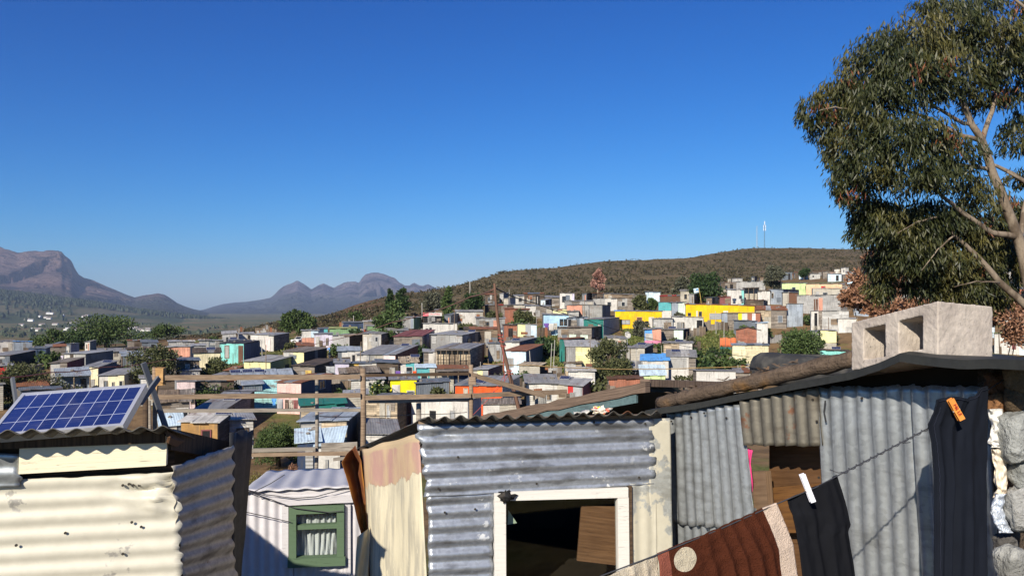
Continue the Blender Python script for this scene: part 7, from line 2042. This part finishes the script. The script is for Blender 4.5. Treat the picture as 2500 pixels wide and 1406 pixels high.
# ---------------- rubble wall at the right edge
def rubble():
    def rock(px, py, Y, sx, sy, seed, col, label, sub=.5, kind='rock', flat=1.0):
        c = P(px, py, Y); rx, rz = sx / F * Y, sy / F * Y
        m = MB(); G = []
        for b in np.linspace(.02, 3.12, 22):
            row = []
            for a in np.linspace(0, 6.2832, 33):
                d = Vector((math.cos(a) * math.sin(b), math.sin(a) * math.sin(b), math.cos(b)))
                k = 1 + sub * .5 * mnoise.noise((d.x * 1.3 + seed, d.y * 1.3, d.z * 1.3)) + .10 * mnoise.noise((d.x * 3 + seed, d.y * 3, d.z * 3)) + .05 * mnoise.noise((d.x * 9 + seed, d.y * 9, d.z * 9))
                e = Vector((math.copysign(abs(d.x) ** .68, d.x), math.copysign(abs(d.y) ** .68, d.y), math.copysign(abs(d.z) ** .68, d.z)))
                row.append(c + Vector((e.x * rx * k, e.y * rx * .8 * k, e.z * rz * k)))
            G.append(row)
        m.grid(G, flip=True)
        m.build(kind, rockmat(col), None, True, 0, label, kind.replace('_', ' '))
    def rockmat(col):
        nm = 'rubble_%d' % int(col[0] * 1000)
        if nm in _MC: return _MC[nm]
        n = NT(nm); p = n.pos(); a = n.noise(p, 14, 7, .65); b = n.noise(p, 70, 4)
        c2 = n.noise(p, 6, 5, .6); n.bump(n.M('ADD', a, n.M('ADD', c2, n.M('MULTIPLY', b, .4))), 1.0, .03)
        _MC[nm] = n.done(n.mix(n.M('MULTIPLY', n.step(c2, .5, .62), .6), n.mulv(col, n.M('ADD', n.M('MULTIPLY', a, 1.3), .3)), [x * .35 for x in col]), .95, 0, .1); return _MC[nm]
    G_ = (.34, .35, .34)
    rock(2492, 1065, 2.78, 54, 62, 3.0, G_, 'big pale grey stone at the right edge level with the white bag')
    rock(2505, 1150, 2.80, 40, 40, 9.0, (.28, .29, .28), 'grey stone below the big pale one at the right edge')
    rock(2498, 1240, 2.78, 36, 58, 14.0, (.33, .33, .32), 'tall grey stone at the right edge below the brown brick')
    rock(2482, 1385, 2.74, 46, 50, 21.0, (.36, .36, .34), 'rounded grey stone in the lower right corner')
    rock(2452, 1330, 2.84, 24, 26, 25.0, (.17, .16, .15), 'small dark stone above the rounded corner stone')
    rock(2466, 1165, 2.92, 24, 40, 31.0, (.22, .12, .07), 'brown brick lump between the bag and the grey stones', .3, 'brick')
    rock(2490, 918, 2.80, 36, 42, 33.0, (.16, .115, .07), 'brown wood log end at the right edge, upper of two', .25, 'log')
    rock(2478, 975, 2.80, 24, 32, 37.0, (.15, .105, .065), 'brown wood log end at the right edge, lower of two', .25, 'log')
    rock(2438, 985, 2.86, 30, 24, 41.0, (.26, .13, .06), 'splintered orange brown wood chunk behind the navy garment top', .9, 'wood_chunk')
    rock(2436, 940, 2.88, 30, 26, 44.0, (.20, .10, .055), 'tangle of reddish brown bark under the roof at the right', 1.2, 'bark')
    # plastic bags pushed into the gap
    def bag(pts, wd, mat, label, Y, seed):
        m = MB(); G = []
        for i in range(46):
            t = i / 45; x, y = interp(pts, t); hw = wd * (1 + .35 * mnoise.noise((t * 5, seed, 1)))
            G.append([P(x + hw * math.cos(a) + 4 * mnoise.noise((t * 7 + seed, math.cos(a) * 1.5, math.sin(a) * 1.5)), y + 2 * mnoise.noise((t * 6, math.cos(a), seed)), Y - .03 * math.sin(a) + .022 * mnoise.noise((t * 9, math.cos(a) * 2.5, math.sin(a) * 2.5 + seed))) for a in np.linspace(0, 6.2832, 27)])
        m.grid(G); m.build('plastic_bag', mat, None, True, 0, label, 'plastic bag')
    bag([(2428, 998), (2440, 1040), (2432, 1078), (2438, 1092)], 19, plain('bag_white', (.72, .70, .66), .45, 0, .5, .1), 'crumpled white plastic bag behind the navy garment', 2.82, 2.0)
    bag([(2434, 1096), (2442, 1140), (2446, 1190), (2440, 1215)], 15, plain('bag_cream', (.66, .58, .47), .5, 0, .5, .12), 'cream crumpled plastic strip below the white bag', 2.82, 6.0)
    n = NT('bag_striped'); u, v, w = n.sep(n.pos()); s_ = n.M('GREATER_THAN', n.M('SINE', n.M('MULTIPLY', n.M('ADD', u, n.M('MULTIPLY', v, .3)), 900.0)), .1)
    bag([(2446, 1205), (2432, 1240), (2444, 1275), (2456, 1300)], 16, n.done(n.mix(s_, (.62, .65, .70), (.28, .34, .44)), .5), 'pale blue striped plastic bag wedged among the stones', 2.80, 9.0)
    bag([(2462, 1200), (2468, 1225), (2470, 1250)], 9, plain('bag_red', (.48, .10, .10), .5), 'dull red plastic scrap beside the striped bag', 2.83, 12.0)
    # earth bank behind the stones
    m = MB(); G = [[P(2415 + 40 * j, 900 + 70 * i, 3.06 + .05 * mnoise.noise((i, j, 3)) + .03 * j) for j in range(7)] for i in range(10)]
    m.grid(G, flip=True); m.build('wall', rockmat((.10, .075, .055)), None, True, .05, 'dark earth and rubble wall behind the stones at the right edge', 'wall')
rubble()
# ---------------- big gum tree
def gum():
    Y = 15.0
    base = P(2560, 1500, Y)
    r = thing('gum_tree', base, 'big eucalyptus with drooping leaves and pale limbs at the right edge', 'tree')
    m = MB()
    def limb(pts, r0, r1):
        q = [P(x, y, yy) for x, y, yy in pts]; k = len(q)
        fine = []
        for i in range(k - 1):
            for s in range(4): fine.append(q[i].lerp(q[i + 1], s / 4))
        fine.append(q[-1]); n_ = len(fine)
        fine = [p + Vector((.03 * mnoise.noise((i * .6, r0 * 9, 1)), 0, .03 * mnoise.noise((i * .5, 3, r0 * 7)))) for i, p in enumerate(fine)]
        m.tube(fine, [r0 + (r1 - r0) * i / (n_ - 1) for i in range(n_)], 9)
    limb([(2570, 1500, 15), (2556, 900, 15), (2520, 720, 15), (2488, 590, 15), (2455, 500, 14.9), (2418, 410, 14.8), (2398, 345, 14.7), (2372, 305, 14.6), (2352, 250, 14.6), (2325, 190, 14.6), (2300, 90, 14.6)], .13, .025)
    limb([(2490, 580, 15), (2420, 570, 14.8), (2350, 520, 14.6), (2300, 478, 14.4), (2270, 440, 14.3)], .065, .02)
    limb([(2520, 760, 15.1), (2440, 690, 15.0), (2380, 620, 14.9), (2330, 575, 14.8), (2290, 530, 14.7)], .075, .02)
    limb([(2420, 415, 14.8), (2365, 407, 14.7), (2300, 400, 14.5), (2230, 380, 14.4)], .04, .012)
    limb([(2398, 345, 14.7), (2340, 330, 14.6), (2270, 290, 14.5), (2180, 260, 14.5), (2080, 270, 14.5)], .045, .012)
    limb([(2372, 305, 14.6), (2350, 302, 14.6), (2280, 260, 14.4), (2230, 200, 14.3), (2180, 150, 14.3)], .04, .012)
    limb([(2490, 600, 15), (2500, 520, 15.3), (2510, 450, 15.5), (2460, 420, 15.4)], .06, .02)
    limb([(2540, 470, 15.6), (2470, 425, 15.5), (2420, 400, 15.4)], .05, .03)
    limb([(2398, 345, 14.8), (2430, 250, 15.0), (2440, 150, 15.1), (2450, 40, 15.2)], .05, .02)
    limb([(2530, 40, 14.0), (2490, 10, 14.0), (2462, -12, 14.0)], .03, .02)
    for x0, y0, x1, y1 in ((2230, 380, 2130, 430), (2230, 380, 2160, 340), (2080, 270, 2000, 270), (2180, 260, 2120, 330), (2180, 150, 2120, 180), (2270, 440, 2180, 490), (2290, 530, 2190, 570), (2330, 575, 2250, 660), (2300, 90, 2240, 60), (2325, 190, 2260, 130), (2440, 690, 2330, 700)):
        limb([(x0, y0, 14.5), ((x0 + x1) / 2, (y0 + y1) / 2 - 8, 14.4), (x1, y1, 14.3)], .018, .006)
    n = NT('gum_bark'); p = n.pos(); a = n.noise(n.scale(p, 3, 3, .8), 2.0, 5); b = n.noise(p, 22, 5)
    bc = n.mix(n.step(a, .42, .62), (.25, .20, .15), (.12, .09, .065)); n.bump(b, .4, .02)
    m.build('trunk', n.done(n.mulv(bc, n.M('ADD', n.M('MULTIPLY', b, .7), .6)), .85, 0, .15), r, True)
    CL = [(2230, 95, 95, 70, 14.4), (2330, 70, 100, 62, 14.6), (2150, 150, 88, 70, 14.5), (2085, 200, 70, 62, 14.6), (2045, 250, 62, 55, 14.6), (1985, 262, 40, 48, 14.6), (2010, 310, 50, 50, 14.7), (2125, 260, 80, 70, 14.1), (2215, 200, 95, 80, 14.0), (2310, 170, 95, 80, 14.2), (2415, 110, 95, 80, 14.6), (2490, 90, 60, 60, 15.0),
          (2480, 190, 70, 70, 15.2), (2400, 220, 70, 60, 15.0), (2060, 370, 55, 50, 14.6), (2100, 330, 75, 55, 14.2), (2190, 330, 85, 62, 13.9), (2270, 330, 75, 55, 13.9), (2340, 380, 70, 60, 14.3), (2120, 410, 82, 58, 14.2), (2055, 440, 45, 40, 14.5), (2210, 420, 90, 55, 13.9), (2300, 430, 80, 50, 14.1), (2090, 470, 60, 35, 14.5), (2380, 470, 55, 50, 14.5), (2480, 330, 50, 60, 15.4), (2490, 430, 40, 30, 15.5),
          (2140, 520, 66, 45, 14.9), (2105, 560, 40, 40, 15.0), (2190, 560, 80, 55, 14.7), (2270, 540, 80, 55, 14.8), (2350, 560, 70, 55, 15.0), (2230, 620, 75, 50, 14.7), (2310, 640, 75, 55, 14.9), (2160, 640, 50, 45, 15.2), (2390, 650, 60, 55, 15.4), (2250, 690, 60, 45, 15.2), (2340, 710, 70, 40, 15.3), (2430, 590, 55, 55, 15.5), (2460, 520, 50, 45, 15.6), (2150, 700, 40, 40, 15.4), (2420, 720, 60, 40, 15.6), (2480, 640, 45, 60, 15.8),
          (2310, 10, 70, 26, 14.8), (2400, 15, 70, 30, 15.0), (2260, 8, 40, 14, 14.7), (2490, 20, 30, 25, 14.9)]
    g = np.random.default_rng(42); C, D = [], []; RC, RD = [], []
    for (px, py, rx, ry, yy) in CL:
        c = P(px, py, yy + .2); ax, az = rx / F * yy, ry / F * yy
        area = rx * ry; N = int(area * (.68 if py > 480 else .35))
        v = g.normal(size=(N, 3)); v /= np.linalg.norm(v, axis=1, keepdims=True)
        v *= g.uniform(0, 1, (N, 1)) ** (1 / 2.6)
        # sprays: gather leaves round twig ends
        tw = np.array([g.normal(size=3) for _ in range(max(6, N // 30))]); tw /= np.linalg.norm(tw, axis=1, keepdims=True); tw *= g.uniform(.45, 1, (len(tw), 1))
        idx = g.integers(0, len(tw), N)
        mixv = np.where(g.uniform(size=(N, 1)) < .86, tw[idx] + g.normal(size=(N, 3)) * .15, v)
        pts = np.array(c) + mixv * np.array([ax, min(ax, 1.0), az])
        pts[:, 2] -= np.abs(g.normal(size=N)) * .06
        dr = np.stack([mixv[:, 0] * .45 + g.normal(size=N) * .35, mixv[:, 1] * .4 + g.normal(size=N) * .35, -1.0 + .35 * g.normal(size=N)], 1)
        C.append(pts); D.append(dr)
        if g.random() < .30:
            q = np.array(c) + g.normal(size=(26, 3)) * .10 + np.array([g.uniform(-.5, .5) * ax, -ax * .7, g.uniform(-.4, .5) * az]); RC.append(q); RD.append(np.stack([g.normal(size=26) * .4, g.normal(size=26) * .4, -np.ones(26)], 1))
    n = NT('gum_leaf'); ge = n.node('ShaderNodeNewGeometry'); rr = ge.outputs['Random Per Island']; big = n.noise(n.pos(), 1.1, 3)
    lc = n.mix(rr, (.015, .023, .008), (.052, .058, .018))
    lc = n.mix(n.M('MULTIPLY', n.step(big, .46, .66), .75), lc, n.mix(rr, (.052, .050, .012), (.13, .11, .028)))
    n.put(n.b.inputs['Base Color'], lc)
    LM = n.done(lc, .5, 0, .35)
    leaf_mesh('crown', np.concatenate(C), np.concatenate(D), .14, .027, LM, r, 'diamond', 77)
    leaf_mesh('dead_leaves', np.concatenate(RC), np.concatenate(RD), .13, .022, leafy('gum_dead', (.13, .035, .02), (.22, .09, .04)), r, 'diamond', 78)
gum()
